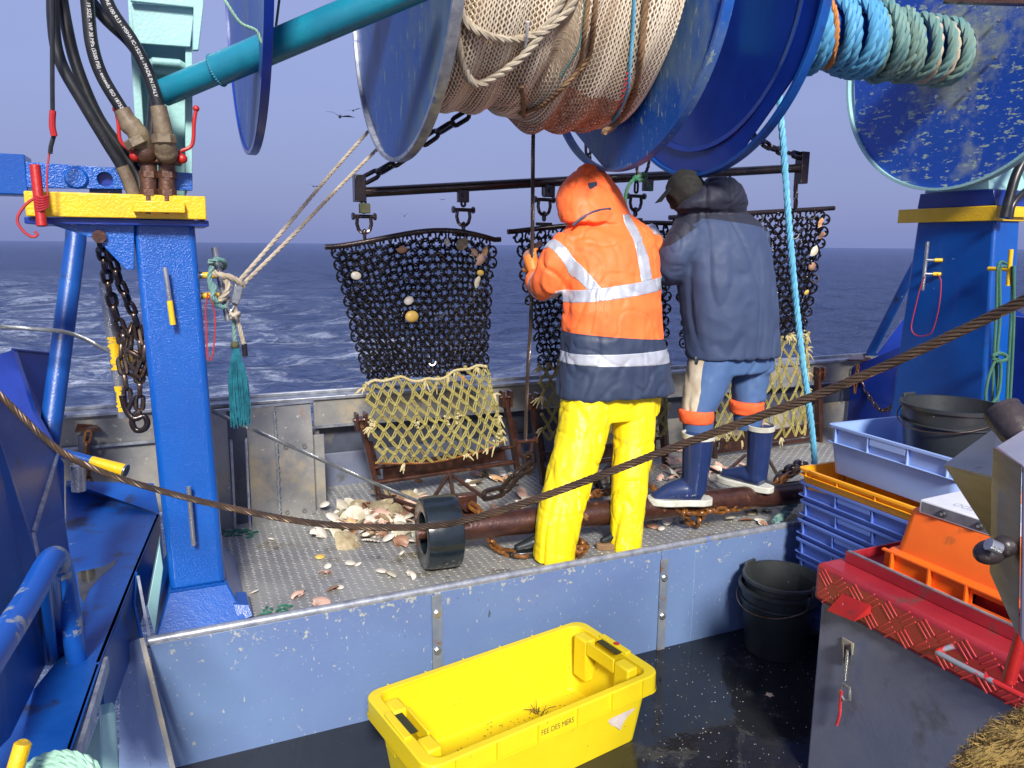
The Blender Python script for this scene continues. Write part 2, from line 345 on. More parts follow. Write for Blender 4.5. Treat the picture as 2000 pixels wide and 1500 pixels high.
slate_dark = mat('dark_navy_yoke_fabric', (.011, .013, .030), .7, var=(.016, .018, .036), vs=6, bump=.0007, bs=260, sheen=.03)
jean = mat('blue_work_trouser_fabric', (.045, .10, .24), .75, var=(.06, .12, .26), vs=6, bump=.0008, bs=240, sheen=.03)
cream = mat('grubby_cream_fabric', (.55, .49, .38), .75, var=(.40, .32, .22), vs=9, bump=.0006, bs=240)
orange_sock = mat('orange_knit', (.85, .12, .03), .8, bump=.001, bs=200)
boot_blue = mat('navy_rubber_boot', (.014, .028, .095), .28, var=(.02, .036, .12), vs=7, coat=.3, layers=[((.2, .22, .26), 32, .70, .02, .5)])
boot_black = mat('black_rubber_boot', (.012, .016, .018), .3, coat=.3)
sole = mat('off_white_rubber', (.62, .62, .56), .5, var=(.42, .41, .34), vs=14)
skin = mat('skin', (.48, .25, .17), .5, var=(.42, .20, .13), vs=12)
hairm = mat('dark_hair', (.03, .02, .015), .7)
beanie = mat('dark_olive_cap', (.008, .0085, .008), .85, var=(.014, .013, .011), vs=20, bump=.001, bs=200)
glove_w = mat('pale_rubber_glove', (.62, .66, .78), .45)
glove_o = mat('orange_rubber_glove', (.75, .20, .03), .5)
ybin = mat('yellow_tub_plastic', (.76, .60, .012), .45, var=(.72, .54, .008), vs=3, bump=.0003, bs=60, layers=[((.50, .36, .03), 30, .665, .03, .6, 6), ((.10, .07, .015), 60, .735, .02, .7, 4), ((.62, .46, .02), 5, .62, .12, .5, 9)])
grime = mat('brown_grit', (.10, .07, .02), .8)
label_p = mat('torn_paper_label', (.62, .55, .52), .8, var=(.5, .42, .36), vs=30)
ink = mat('faded_black_print', (.10, .085, .02), .7)
bcrate = mat('blue_crate_plastic', (.085, .155, .50), .40, var=(.11, .19, .56), vs=4, bump=.0003, bs=60, layers=[((.25, .30, .42), 14, .66, .06, .5, 6, (1, 1, 2)), ((.05, .06, .10), 24, .68, .04, .6)])
pcrate = mat('pale_blue_crate_plastic', (.25, .39, .74), .40, var=(.30, .42, .76), vs=3, layers=[((.26, .30, .42), 5, .63, .14, .5, 6)])
ocrate = mat('orange_crate_plastic', (.88, .155, .010), .42, var=(.78, .12, .010), vs=3, layers=[((.35, .09, .02), 9, .62, .12, .5), ((.14, .05, .02), 40, .70, .03, .6)])
amber = mat('amber_crate_plastic', (.95, .42, .010), .42, var=(.90, .34, .010), vs=4, layers=[((.30, .10, .02), 9, .60, .10, .5)])
white_pl = mat('white_instrument_casing', (.72, .73, .76), .4, var=(.62, .63, .66), vs=6)
dark_lbl = mat('dark_panel_film', (.10, .10, .12), .4, var=(.16, .16, .18), vs=30)
stainless = mat('brushed_stainless', (.36, .34, .31), .34, .85, var=(.25, .22, .16), vs=3, bump=.0003, bs=90, stretch=(1, 1, 5), layers=[((.12, .09, .03), 7, .64, .1, .5, 6), ((.08, .06, .03), 60, .70, .02, .6)])
knobm = mat('black_knob_rubber', (.022, .016, .016), .42, var=(.05, .035, .035), vs=20, bump=.0012, bs=90)
coir = mat('coir_fibre', (.30, .20, .055), .9, var=(.16, .095, .03), vs=16, bump=.003, bs=120)
print_w = mat('white_hose_print', (.62, .62, .60), .6)
print_g = mat('grey_marker_print', (.30, .32, .40), .6)
shellw = mat('white_shell', (.68, .66, .60), .4, var=(.55, .48, .38), vs=14)
shellp = mat('pink_scallop', (.50, .30, .24), .5, var=(.62, .45, .34), vs=16, bump=.001, bs=60)
shellb = mat('brown_shell', (.22, .10, .06), .5, var=(.38, .22, .13), vs=16)
shello = mat('orange_scallop', (.55, .27, .12), .5, var=(.62, .42, .22), vs=12)
shelly = mat('yellow_shell', (.62, .42, .11), .5, var=(.5, .3, .06), vs=12)
oyster = mat('rough_oyster', (.40, .33, .20), .65, var=(.20, .15, .08), vs=22, bump=.004, bs=60, layers=[((.58, .54, .42), 18, .56, .05, .6)])
oyster_in = mat('oyster_nacre', (.60, .58, .50), .3, var=(.42, .36, .22), vs=18)
starm = mat('starfish', (.62, .48, .32), .7)
weed = mat('wet_green_weed', (.01, .11, .07), .4)
gullm = mat('dark_gull_feathers', (.05, .06, .10), .8)
moss = mat('algae_grime', (.05, .05, .028), .7, var=(.08, .09, .03), vs=20)
# ------------------------------------------------------------------ sea
def sea():
    SZ = -1.75
    c = math.pi/2-rad(YAW)
    ang = np.concatenate([c+np.linspace(-.95, .95, 560), c+np.linspace(1.0, 2*math.pi-1.0, 90)])
    rr = np.concatenate([[0.01], np.geomspace(3.2, 260, 330), np.geomspace(290, 16000, 26)])
    A, Rr = np.meshgrid(ang, rr); X = Rr*np.cos(A); Y = Rr*np.sin(A); Z = np.zeros_like(X)
    rs = np.random.RandomState(3)
    for i in range(46):
        lam = 0.45*1.13**i*rs.uniform(.9, 1.1)
        if lam > 16: lam = rs.uniform(1.5, 9)
        th = 1.2+rs.normal(0, .65); k = 2*math.pi/lam; am = .030*lam**.62
        ph = k*(X*math.cos(th)+Y*math.sin(th))+rs.uniform(0, 6.28)
        fade = np.clip(1-Rr*.0075/lam*1.4, 0, 1)
        Z += am*fade*(1-2*np.abs(np.sin(ph/2))**1.25)*.42
    Z *= np.clip(1.35-Rr/700, .10, 1)
    n, k = X.shape
    vs = np.stack([X.ravel(), Y.ravel(), Z.ravel()], 1)
    idx = np.arange(n*k).reshape(n, k)
    a = idx[:-1, :]; b = idx[1:, :]
    f = np.stack([a.ravel(), np.roll(a, -1, 1).ravel(), np.roll(b, -1, 1).ravel(), b.ravel()], 1)
    me = bpy.data.meshes.new('sea'); me.from_pydata(vs.tolist(), [], f.tolist()); me.update()
    me.polygons.foreach_set('use_smooth', [True]*len(me.polygons))
    m = bpy.data.materials.new('sea_water'); m.use_nodes = True; t = m.node_tree; ns = t.nodes; ln = t.links.new
    p = ns['Principled BSDF']; co = ns.new('ShaderNodeTexCoord')
    def noi(s, d, st=(1, 1, 1), dist=0.0, rg=.6):
        mp = ns.new('ShaderNodeMapping'); mp.inputs['Scale'].default_value = st; mp.inputs['Rotation'].default_value = (0, 0, .5)
        x = ns.new('ShaderNodeTexNoise'); x.inputs['Scale'].default_value = s; x.inputs['Detail'].default_value = d; x.inputs['Distortion'].default_value = dist; x.inputs['Roughness'].default_value = rg
        ln(co.outputs['Object'], mp.inputs[0]); ln(mp.outputs[0], x.inputs['Vector']); return x.outputs['Fac']
    def rng(s_, a_, b_, c_=0., d_=1.):
        r = ns.new('ShaderNodeMapRange'); r.inputs[1].default_value = a_; r.inputs[2].default_value = b_; r.inputs[3].default_value = c_; r.inputs[4].default_value = d_
        ln(s_, r.inputs[0]); return r.outputs[0]
    def mth(op, a_, b_):
        x = ns.new('ShaderNodeMath'); x.operation = op
        for i, q in enumerate((a_, b_)):
            if isinstance(q, (int, float)): x.inputs[i].default_value = q
            else: ln(q, x.inputs[i])
        return x.outputs[0]
    # turbulent wake close behind the ship: foam lies where the wake is, torn by noise
    sp = ns.new('ShaderNodeSeparateXYZ'); ln(co.outputs['Object'], sp.inputs[0])
    wob = rng(noi(.12, 3), 0, 1, -5, 5)
    left = rng(mth('ADD', sp.outputs['X'], wob), 1.0, 14.0, 1, 0)
    far = rng(sp.outputs['Y'], 14, 110, 1.15, 0)
    wake = mth('MULTIPLY', left, far)
    lace = noi(.75, 10, (1, 1.5, 1), 1.6, .68); lace = mth('ABSOLUTE', mth('SUBTRACT', lace, .5), 0.0)
    lace = rng(lace, .0, .075, 1, 0)
    patch = rng(noi(.30, 6, (1, .8, 1), .8), .42, .62)
    foam = mth('MULTIPLY', mth('MULTIPLY', lace, patch), wake)
    churn = mth('MULTIPLY', rng(noi(.42, 12, (.7, 1.5, 1), 1.4, .72), .495, .60), wake)
    foam = mth('MINIMUM', mth('ADD', mth('MULTIPLY', foam, .7), mth('MULTIPLY', churn, .8)), 1.0)
    x = ns.new('ShaderNodeMix'); x.data_type = 'RGBA'; x.inputs[6].default_value = (.011, .028, .115, 1); x.inputs[7].default_value = (.55, .62, .78, 1)
    y = ns.new('ShaderNodeMix'); y.data_type = 'RGBA'; y.inputs[6].default_value = (.007, .022, .075, 1); y.inputs[7].default_value = (.028, .062, .17, 1); p.inputs['Specular IOR Level'].default_value = .27
    ln(wake, y.inputs[0]); ln(y.outputs[2], x.inputs[6]); ln(foam, x.inputs[0]); ln(x.outputs[2], p.inputs['Base Color'])
    ln(rng(foam, 0, 1, .10, .7), p.inputs['Roughness']); p.inputs['IOR'].default_value = 1.33
    bp = ns.new('ShaderNodeBump'); bp.inputs['Distance'].default_value = .30; bp.inputs['Strength'].default_value = 1.0
    ln(noi(3.2, 8, (1, 1.4, 1), .8), bp.inputs['Height'])
    b0 = ns.new('ShaderNodeBump'); b0.inputs['Distance'].default_value = 2.2; ln(noi(.33, 10, (.6, 1.7, 1), .5, .62), b0.inputs['Height']); ln(b0.outputs[0], bp.inputs['Normal']); ln(bp.outputs[0], p.inputs['Normal'])
    df = ns.new('ShaderNodeBsdfDiffuse'); gl = ns.new('ShaderNodeBsdfGlossy'); lw = ns.new('ShaderNodeFresnel'); lw.inputs[0].default_value = 1.33; mxs = ns.new('ShaderNodeMixShader')
    ln(x.outputs[2], df.inputs[0]); gl.inputs['Color'].default_value = (.70, .76, .90, 1); gl.inputs['Roughness'].default_value = .16; ln(bp.outputs[0], df.inputs['Normal']); ln(bp.outputs[0], gl.inputs['Normal']); ln(bp.outputs[0], lw.inputs['Normal'])
    dry = mth('SUBTRACT', 1.0, mth('MULTIPLY', foam, .9)); fac = mth('MULTIPLY', mth('MINIMUM', mth('MULTIPLY', lw.outputs[0], .62), .60), dry)
    ln(fac, mxs.inputs[0]); ln(df.outputs[0], mxs.inputs[1]); ln(gl.outputs[0], mxs.inputs[2]); ns.remove(p); ln(mxs.outputs[0], [n for n in ns if n.type == 'OUTPUT_MATERIAL'][0].inputs[0])
    me.materials.append(m)
    o = bpy.data.objects.new('sea', me); COL.objects.link(o); o.location = (0, 0, SZ)
    o['kind'] = 'structure'
    return o
sea()

# ------------------------------------------------------------------ decks
d = MB().bb(-.12, 5.0, 2.875, 4.5, -.02, 0).build('deck', deckm); d['kind'] = 'structure'
def lugs():
    m = MB(); du = .036; rnd = random.Random(2)
    j = 0; v = 2.90
    while v < 4.48:
        i = 0; u = -.08
        while u < 4.4:
            s = 1 if (i+j) % 2 == 0 else -1
            a = rad(45*s+rad(3)); c, s_ = math.cos(a), math.sin(a); L_, W_, H_ = .013, .0034, .0022
            pts = [(-L_, 0, 0), (0, -W_, 0), (L_, 0, 0), (0, W_, 0), (0, 0, H_)]
            vs = [(u+x*c-y*s_, v+x*s_+y*c, z+.0002) for x, y, z in pts]
            m.add(vs, [(0, 1, 4), (1, 2, 4), (2, 3, 4), (3, 0, 4)]); i += 1; u += du
        j += 1; v += .0175*1.5
    o = MB.build(m, 'tread_pattern', lug, d, smooth=0); o['kind'] = 'stuff'
lugs()
low = MB().bb(-4, 7, -3, 2.84, -.54, -.5).build('lower_deck', lower); low['kind'] = 'structure'

# ------------------------------------------------------------------ coaming wall between the decks
strapm = mat('rust_streaked_strap', (.16, .20, .28), .4, .3, var=(.26, .28, .30), vs=8, layers=[((.20, .10, .05), 9, .56, .08, .6)])
CW = thing('coaming_wall', 'scratched grey-blue steel coaming in front of the tread plate deck', 'wall', (1.4, 2.855, -.5))
jx = [-.165, hit(848, 1200, v=2.84).x, hit(1290, 1150, v=2.84).x, 3.4, 4.95]
for a, b in zip(jx[:-1], jx[1:]):
    MB().bb(a+.002, b-.002, 2.84, 2.872, -.51, .012).build('panel', coam, CW, bevel=.002)
MB().tube([(-.17, 2.856, .018), (4.95, 2.856, .018)], .021, 12, flat=.8).build('edge_rail', worn_edge, CW)
for px, py0, py1 in ((853, 1162, 1318), (1298, 1092, 1250)):
    t = hit(px, py0, v=2.835); b = hit(px+3, py1+40, v=2.835)
    st = MB().bb(t.x-.022, t.x+.022, 2.830, 2.839, b.z, t.z).build('strap', strapm, CW, bevel=.001)
    for k in (.22, .68):
        z = t.z+(b.z-t.z)*k*.8
        MB().lathe([(0, -.011), (.013, -.011), (.013, 0)], (t.x, 2.8285, z), (0, 1, 0), 6).build('bolt', steel, st, smooth=0)
        MB().lathe([(0, -.002), (.018, -.002), (.018, 0)], (t.x, 2.8295, z), (0, 1, 0), 14).build('washer', steel, st, smooth=30)
wl = MB(); rnd = random.Random(4)
x0 = hit(1355, 1150, v=2.84).x
for i in range(60): wl.ball((x0+rnd.uniform(-.002, .002), 2.8395, -.49+i*.0083), .0055, 6, sc=(1.2, .5, .9))
wl.build('weld_bead', coam, CW)
# left end return of the coaming: darker plate and its steel angle
a0 = hit(277, 1243, v=2.83); a1 = hit(338, 1500, v=2.62)
LW = thing('side_coaming_plate', 'narrow slate plate with flaked bright blue paint left of the coaming', 'panel', (a0.x-.12, 2.86, -.5))
MB().prism([hit(237, 1262, v=2.86), hit(276, 1245, v=2.855), hit(334, 1510, v=2.66), hit(232, 1510, v=2.70)], (0, .02, 0)).build('plate', coam, LW)
MB().bar(a0+V((0, -.01, .0)), a1+V((0, -.01, 0)), .018, .012, (1, 0, 0)).build('steel_angle', stain, LW, bevel=.001)
bl = MB(); rnd = random.Random(5)
for cx, cy, n, sp in ((284, 1428, 16, 15), (287, 1470, 9, 10)):
    for i in range(n):
        px, py = cx+rnd.gauss(0, sp*.55), cy+rnd.gauss(0, sp*.7)
        P = hit(px, py, v=2.745-.0006*(py-1430)); r = rnd.uniform(.006, .013); k = 7
        o_ = [P+V((math.cos(6.28*j/k)*r*rnd.uniform(.6, 1.3), -.001*i*.2, math.sin(6.28*j/k)*r*rnd.uniform(.6, 1.3))) for j in range(k)]
        bl.add(o_, [tuple(range(k))])
# ------------------------------------------------------------------ stern bulwark
BW = thing('stern_bulwark', 'low stained steel bulwark along the stern with a pale worn rail', 'wall', (2.6, 4.45, 0))
MB().bb(-.62, 5.8, 4.40, 4.56, .552, .572).build('cap_rail', worn_edge, BW, bevel=.003)
MB().bb(-.62, 5.8, 4.50, 4.53, .572, .592).build('cap_lip', worn_edge, BW, bevel=.003)
MB().bb(-.6, .66, 4.435, 4.47, -.02, .55).build('left_plate', stain, BW)
for a, b in ((.70, 1.65), (1.65, 2.7), (2.7, 4.2), (4.2, 5.75)):
    MB().bb(a+.002, b-.002, 4.42, 4.45, .385, .55).build('upper_plate', stain, BW, bevel=.002)
    MB().bb(a+.002, b-.002, 4.50, 4.52, .20, .385).build('recess_plate', panel_dark, BW)
    MB().bb(a+.003, b-.003, 4.47, 4.49, -.02, .205).build('lower_plate', grey_box if b < 2.8 else stain, BW, bevel=.002)
MB().bb(-.6, 5.75, 4.405, 4.419, .383, .397).build('seam_strip', worn_edge, BW)
for u_ in (.72, 1.62, 2.7, 3.6, 4.55):
    MB().bb(u_-.012, u_+.012, 4.44, 4.50, 0, .385).build('stiffener', stain, BW, bevel=.002)
# bent plates standing in front of it at the left
PL = thing('scupper_plates', 'worn grey steel plates with white scuffs behind the left post', 'panel', (.35, 4.03, 0))
def vplate(pxa, pya, pxb, pyb, v0, zt, name, m=stain, k=.0):
    A = hit(pxa, pya, v=v0); B = hit(pxb, pyb, v=v0+k)
    mb = MB(); cols = [(A.x, v0), (B.x, v0+k)]
    prof = [(0, 0), (.0, .10), (.0, .40), (.02, .50), (.05, zt)]
    for (u_, v_) in cols: pass
    vs = []; fs = []
    for j, (dy, z) in enumerate(prof):
        for (u_, v_) in cols:
            vs += [(u_, v_+dy, z), (u_, v_+dy+.012, z)]
    n = len(prof)
    for j in range(n-1):
        q = j*4; r = q+4
        fs += [(q, q+2, r+2, r), (q+1, r+1, r+3, q+3), (q, r, r+1, q+1), (q+2, q+3, r+3, r+2)]
    fs += [(0, 1, 3, 2), (n*4-4, n*4-2, n*4-1, n*4-3)]
    return mb.add(vs, fs).build(name, m, PL)
vplate(330, 900, 448, 900, 3.97, .61, 'plate')
vplate(486, 900, 541, 900, 3.99, .61, 'plate', k=.02)
vplate(543, 900, 613, 900, 4.015, .61, 'plate', k=.03)
vplate(449, 900, 485, 900, 4.02, .60, 'recessed_plate', panel_dark)
for px in (453, 482):
    P = hit(px, 900, v=3.965); MB().bar((P.x-.004, 3.955, .0), (P.x+.002, 3.97, .47), .012, .03, (1, 0, 0)).build('edge_bar', worn_edge, PL, bevel=.001)
wb = MB(); P = hit(542, 900, v=4.0)
for i in range(46): wb.ball((P.x+random.uniform(-.003, .003), 3.998+(0 if i < 32 else (i-32)*.0035), .02+i*.0125), .008, 6, sc=(1, .6, 1))
wb.build('weld_bead', worn_edge, PL)
A = hit(415, 830, v=4.03); B = hit(613, 812, v=4.09)
MB().bar((A.x, 4.03, .612), (B.x, 4.09, .612), .02, .010, (0, 1, 0)).build('worn_top_edge', worn_edge, PL)
for px, py in ((558, 873), (594, 869), (561, 1001), (594, 996)):
    P = hit(px, py, v=4.01); MB().lathe([(.007, 0), (.009, -.004), (.011, 0)], P, (0, -1, 0), 12).build('stud', stain, PL)
MB().bb(.64, .70, 4.10, 4.12, 0, .42).build('side_flange', stain, PL, bevel=.001)

# ------------------------------------------------------------------ left gallows post
LP = thing('gallows_post', 'glossy bright blue square post at the left with yellow band and hoses on top', 'post', (0, 3.2, 0))
def taper_box(x0, x1, y0, y1, z0, X0, X1, Y0, Y1, z1):
    return MB().add([(x0, y0, z0), (x1, y0, z0), (x1, y1, z0), (x0, y1, z0), (X0, Y0, z1), (X1, Y0, z1), (X1, Y1, z1), (X0, Y1, z1)],
                    [(0, 1, 2, 3), (4, 5, 6, 7), (0, 1, 5, 4), (1, 2, 6, 5), (2, 3, 7, 6), (3, 0, 4, 7)])
taper_box(-.088, .112, 3.0, 3.46, .13, -.118, .084, 3.0, 3.45, 1.56).build('shaft', blue_gloss, LP, bevel=.022, seg=4)
taper_box(-.15, .185, 2.885, 3.55, -.0, -.092, .116, 2.995, 3.46, .135).build('foot_plate', blue, LP, bevel=.006)
MB().prism([hit(455, 1180, v=2.93), hit(486, 1181, v=2.93), hit(494, 1203, v=2.9), hit(466, 1215, v=2.9)], (0, .12, 0)).build('foot_lug', blue, LP, bevel=.002)
wb = MB()
for i in range(34): wb.ball((-.09+i*.006, 2.994, .137+random.uniform(-.002, .002)), .006, 6)
wb.build('weld_bead', blue, LP)
# cross beam, pierced plate, gusset
MB().bb(-.95, -.42, 3.02, 3.16, 1.60, 1.73).build('cross_beam', blue, LP, bevel=.004)
def pierced(polys, hole, r, y, th, name, m):
    """plate in the x-z plane with a round hole"""
    n = len(polys); k = 24; c = V((hole.x, y, hole.z))
    vs = [V((p.x, y, p.z)) for p in polys]+[c+V((r*math.cos(2*math.pi*j/k), 0, r*math.sin(2*math.pi*j/k))) for j in range(k)]
    bm = bmesh.new(); bv = [bm.verts.new(p) for p in vs]
    ed = [bm.edges.new((bv[i], bv[(i+1) % n])) for i in range(n)]+[bm.edges.new((bv[n+j], bv[n+(j+1) % k])) for j in range(k)]
    bmesh.ops.triangle_fill(bm, use_beauty=True, edges=ed)
    bm.verts.index_update(); F = [tuple(v.index for v in f.verts) for f in bm.faces]
    F = [f for f in F if (sum((vs[i] for i in f), V((0, 0, 0)))/3-c).length > r*.9]
    bm.free(); mb = MB(); N = len(vs)
    vv = vs+[p+V((0, th, 0)) for p in vs]
    F2 = F+[tuple(i+N for i in f)[::-1] for f in F]+[(i, (i+1) % n, N+(i+1) % n, N+i) for i in range(n)]+[(n+j, n+(j+1) % k, N+n+(j+1) % k, N+n+j) for j in range(k)]
    return mb.add(vv, F2).build(name, m, LP, bevel=.0015)
y = 2.99
pierced([hit(52, 366, v=y), hit(50, 316, v=y), hit(376, 338, v=y), hit(376, 372, v=y)], hit(205, 350, v=y), .024, y, .03, 'pierced_plate', blue_gloss)
P = hit(205, 350, v=3.03); MB().bb(P.x-.05, P.x+.05, 3.022, 3.03, P.z-.05, P.z+.04).build('hole_dark_plate', blue_dark, LP)  # added plate blocks the sky so the pierced hole looks dark
P = hit(149, 348, v=y); MB().lathe([(0, -.012), (.030, -.012), (.036, -.006), (.036, 0)], (P.x, y, P.z), (0, 1, 0), 28).build('pin_head', blue_gloss, LP)
MB().prism([hit(70, 424, v=2.99), hit(262, 424, v=2.99), hit(262, 527, v=2.99), hit(246, 527, v=2.99), hit(190, 468, v=2.99), hit(110, 442, v=2.99)], (0, .03, 0)).build('gusset', blue_gloss, LP, bevel=.002)
# yellow guard band
bd = MB(); P0 = hit(45, 366, v=2.93); P1 = hit(400, 370, v=2.93); zt = 1.608; zb = 1.528
bd.bb(P0.x, P1.x, 2.925, 2.945, zb, zt); bd.bb(P1.x-.02, P1.x, 2.946, 3.3, zb, zt); bd.bb(P0.x, P0.x+.02, 2.946, 3.3, zb, zt)
bd.build('yellow_band', yellow, LP, bevel=.004)
P0 = hit(258, 385, v=2.9); P1 = hit(360, 385, v=2.9)
MB().bb(P0.x, P1.x, 2.888, 2.903, 1.548, 1.586).bb(P0.x, P0.x+.012, 2.9035, 2.924, 1.548, 1.586).bb(P1.x-.012, P1.x, 2.9035, 2.924, 1.548, 1.586).build('hose_clamp', yellow, LP, bevel=.003)
MB().bb(-.43, .13, 2.95, 3.4, 1.505, 1.526).build('band_shelf', blue_dark, LP, bevel=.003)
# pin rails welded on the post
def pin(p, q, r, m, host, name='belaying_pin'):
    return MB().tube([p, q], r, 14).build(name, m, host, bevel=.001)
yel_tip = yellow
A = hit(322, 522, v=2.955); B = hit(338, 634, v=2.955); Mid = A.lerp(B, .58)
k = MB().tube([A, Mid], .0085, 14).build('belaying_pin', steel, LP); MB().tube([Mid, B], .010, 14).build('yellow_end', yellow, k)
MB().tube([Mid.lerp(A, .3), Mid.lerp(A, .3)+V((0, .06, 0))], .008, 10).build('stub', steel, LP)
A = hit(368, 950, v=2.955); B = hit(378, 1065, v=2.955)
MB().tube([A, B], .0085, 14).build('belaying_pin', steel, LP); Mid = A.lerp(B, .5); MB().tube([Mid, Mid+V((0, .06, 0))], .008, 10).build('stub', blue, LP)
for py in (538, 578):
    A = hit(384, py, v=3.08); B = hit(428, py-1, v=3.08)
    s_ = MB().tube([(.085, A.y, A.z), B], .012, 12).build('stub', yellow, LP); MB().tube([A+V((.005, 0, 0)), A+V((.02, 0, 0))], .0135, 12).build('collar', steel, s_)
A = hit(419, 483, v=3.06); B = hit(446, 626, v=3.06)
MB().tube([A, B], .0125, 16).build('belaying_pin', steel, LP, bevel=.0015)
# mint stand on top
ST = thing('drum_stand', 'mint green steel bracket standing on the left blue post', 'bracket', (.02, 3.25, 1.61))
yv = 3.12
def poly(pts, v): return [hit(a, b, v=v) for a, b in pts]
MB().prism(poly([(268, 80), (366, 90), (360, 385), (290, 385)], 3.20), (0, .015, 0)).build('web', mint, ST, bevel=.002)
MB().prism(poly([(247, -40), (262, -40), (290, 385), (272, 385)], 3.05), (0, .17, 0)).build('flange', mint, ST, bevel=.003)
MB().prism(poly([(362, 60), (376, 60), (376, 345), (362, 385)], 3.05), (0, .17, 0)).build('flange', mint, ST, bevel=.003)
MB().prism(poly([(246, -60), (398, -40), (398, 8), (388, 98), (376, 98), (378, 14), (255, 2)], 3.0), (0, .02, 0)).build('head_plate', mint, ST, bevel=.003)
MB().prism(poly([(255, 5), (380, 16), (372, 92), (262, 84)], 3.03), (0, .012, 0)).build('front_plate', mint, ST, bevel=.003)
MB().tube([hit(290, 128, v=3.10), hit(300, 120, v=3.08), hit(350, 124, v=3.08), hit(362, 132, v=3.10)], .014, 12).build('fold', mint, ST)
MB().bar(hit(290, 132, v=3.12), hit(362, 136, v=3.12), .04, .02).build('cross_piece', mint, ST, bevel=.003)
# teal boom
pa = hit(318, 182, v=3.0); pb = hit(560, 85, v=2.78); pc = hit(800, -22, v=2.55)
TB = thing('teal_boom', 'teal painted pipe boom running up to the right from the mint bracket', 'boom', pa)
pj = pa.lerp(pc, .23)
MB().tube([pa, pj], .044, 28).build('lower_pipe', teal, TB)
MB().tube([pj.lerp(pa, .01), pc+(pc-pa)*.1], .052, 28).build('upper_pipe', teal, TB)
q = MB(); T_ = (pc-pa).normalized()
for j in range(36):
    a = j/36*6.283; n1 = T_.orthogonal().normalized(); n2 = T_.cross(n1); q.ball(pj+n1*(.050*math.cos(a))+n2*(.050*math.sin(a)), .0065, 6)
q.build('weld_ring', teal, TB)
# leaning blue strut and the left bulwark
SR = thing('bulwark_strut', 'leaning dark blue tube strut between the cross beam and the left bulwark', 'strut', hit(98, 825, d=3.35))
MB().tube([hit(150, 380, d=3.5), hit(148, 470, d=3.5), hit(100, 830, d=3.35), hit(86, 930, d=3.31)], .044, 24).build('tube', blue_worn, SR)
e0 = hit(-60, 705, d=3.3); e1 = hit(0, 692, d=3.3); e2 = hit(25, 683, d=3.4); e3 = hit(118, 692, d=3.75)
BL = thing('port_bulwark', 'deep blue angled side bulwark at the far left below the strut', 'wall', hit(20, 900, d=3.3))
g0 = hit(98, 830, d=3.6); g1 = hit(62, 775, d=3.35)
MB().add([e2, e3, g0, hit(95, 850, d=3.4), hit(60, 800, d=3.2), e2+V((0, .02, 0)), e3+V((0, .02, 0)), g0+V((0, .02, 0))], [(0, 1, 2, 4), (2, 3, 4), (5, 6, 7)]).build('inner_plate', blue_dark, BL, smooth=0)
MB().prism([e0, e1, e2, hit(62, 800, d=3.2), hit(105, 880, d=3.1), hit(105, 1000, d=3.1), hit(-60, 1000, d=2.9)], (.01, .03, 0)).build('outer_plate', blue_dark, BL)
MB().tube([e2, e3], .008, 8).build('rim', blue_dark, BL)
E1 = hit(-40, 735, v=2.45); E2 = hit(111, 884, v=3.25); E3 = hit(63, 1042, v=2.62); E4 = hit(73, 1096, v=2.56)
WG = thing('stair_wing_plate', 'tall blue plate at the far left with a worn bare steel edge', 'panel', hit(80, 1290, v=2.45))
F1 = hit(88, 1300, v=2.5); F2 = hit(20, 1440, v=2.05); F3 = hit(-60, 1520, v=1.8)
MB().add([E1, E2, E3, E4, F1, F2, F3, E1+V((-.03, 0, 0)), F3+V((-.03, 0, 0))], [(0, 1, 2), (0, 2, 3), (0, 3, 4), (0, 4, 5), (0, 5, 6), (0, 6, 8, 7)]).build('main_plate', blue_worn, WG, smooth=0)
MB().add([E2, hit(125, 905, v=3.25), hit(126, 1010, v=3.1), hit(150, 1180, v=2.72), hit(175, 1300, v=2.5), F1, E4, E3], [(0, 1, 2, 7), (7, 2, 3, 6), (6, 3, 4, 5)]).build('return_plate', blue_worn, WG, smooth=0)
MB().tube([E1, E2], .0085, 10).tube([E2, E3], .011, 10).tube([E3, E4, E4+(E4-E3)*.4], .010, 10).build('worn_edge', worn_edge, WG)
# ledge at the left, its skirt and mint piece
LZ = .2
def L2(px, py): return hit(px, py, z=LZ)
LG = thing('side_ledge', 'wet blue painted ledge left of the post with a dark puddle', 'ledge', L2(200, 1150)-V((0, 0, LZ)))
edge = [L2(128, 948), L2(312, 1004), L2(264, 1120), L2(196, 1292), L2(122, 1510), L2(-40, 1510), L2(20, 1400), L2(112, 1290), L2(130, 1180)]
MB().prism(edge, (0, 0, -.012)).build('top_plate', blue_worn, LG, bevel=.002)
MB().prism([hit(130, 940, z=.30), hit(300, 945, z=.29), hit(312, 1004, z=.202), hit(128, 950, z=.202)], (0, .01, 0)).build('back_plate', blue_worn, LG)
def skirt(a, b, za, zb, m, name):
    return MB().add([a, b, V((b.x, b.y, zb)), V((a.x, a.y, za))]+[p+V((-.012, 0, 0)) for p in (a, b, V((b.x, b.y, zb)), V((a.x, a.y, za)))],
                    [(0, 1, 2, 3), (4, 7, 6, 5), (0, 4, 5, 1), (1, 5, 6, 2), (2, 6, 7, 3), (3, 7, 4, 0)]).build(name, m, LG)
skirt(L2(312, 1004), L2(264, 1120), .0, -.02, blue_worn, 'side_plate')
skirt(L2(264, 1120), L2(196, 1292), -.04, -.02, blue_worn, 'side_plate')
skirt(L2(197, 1296), L2(124, 1510), .10, .12, blue_worn, 'channel_plate')
MB().bar(L2(199, 1290)+V((.012, 0, -.012)), L2(132, 1510)+V((.012, 0, -.012)), .012, .045, (1, 0, 0)).build('channel_edge', worn_edge, LG, bevel=.001)
MB().tube([L2(266, 1118), hit(262, 1180, z=.12), hit(276, 1245, v=2.84)], .006, 8).build('edge_rod', blue_worn, LG)
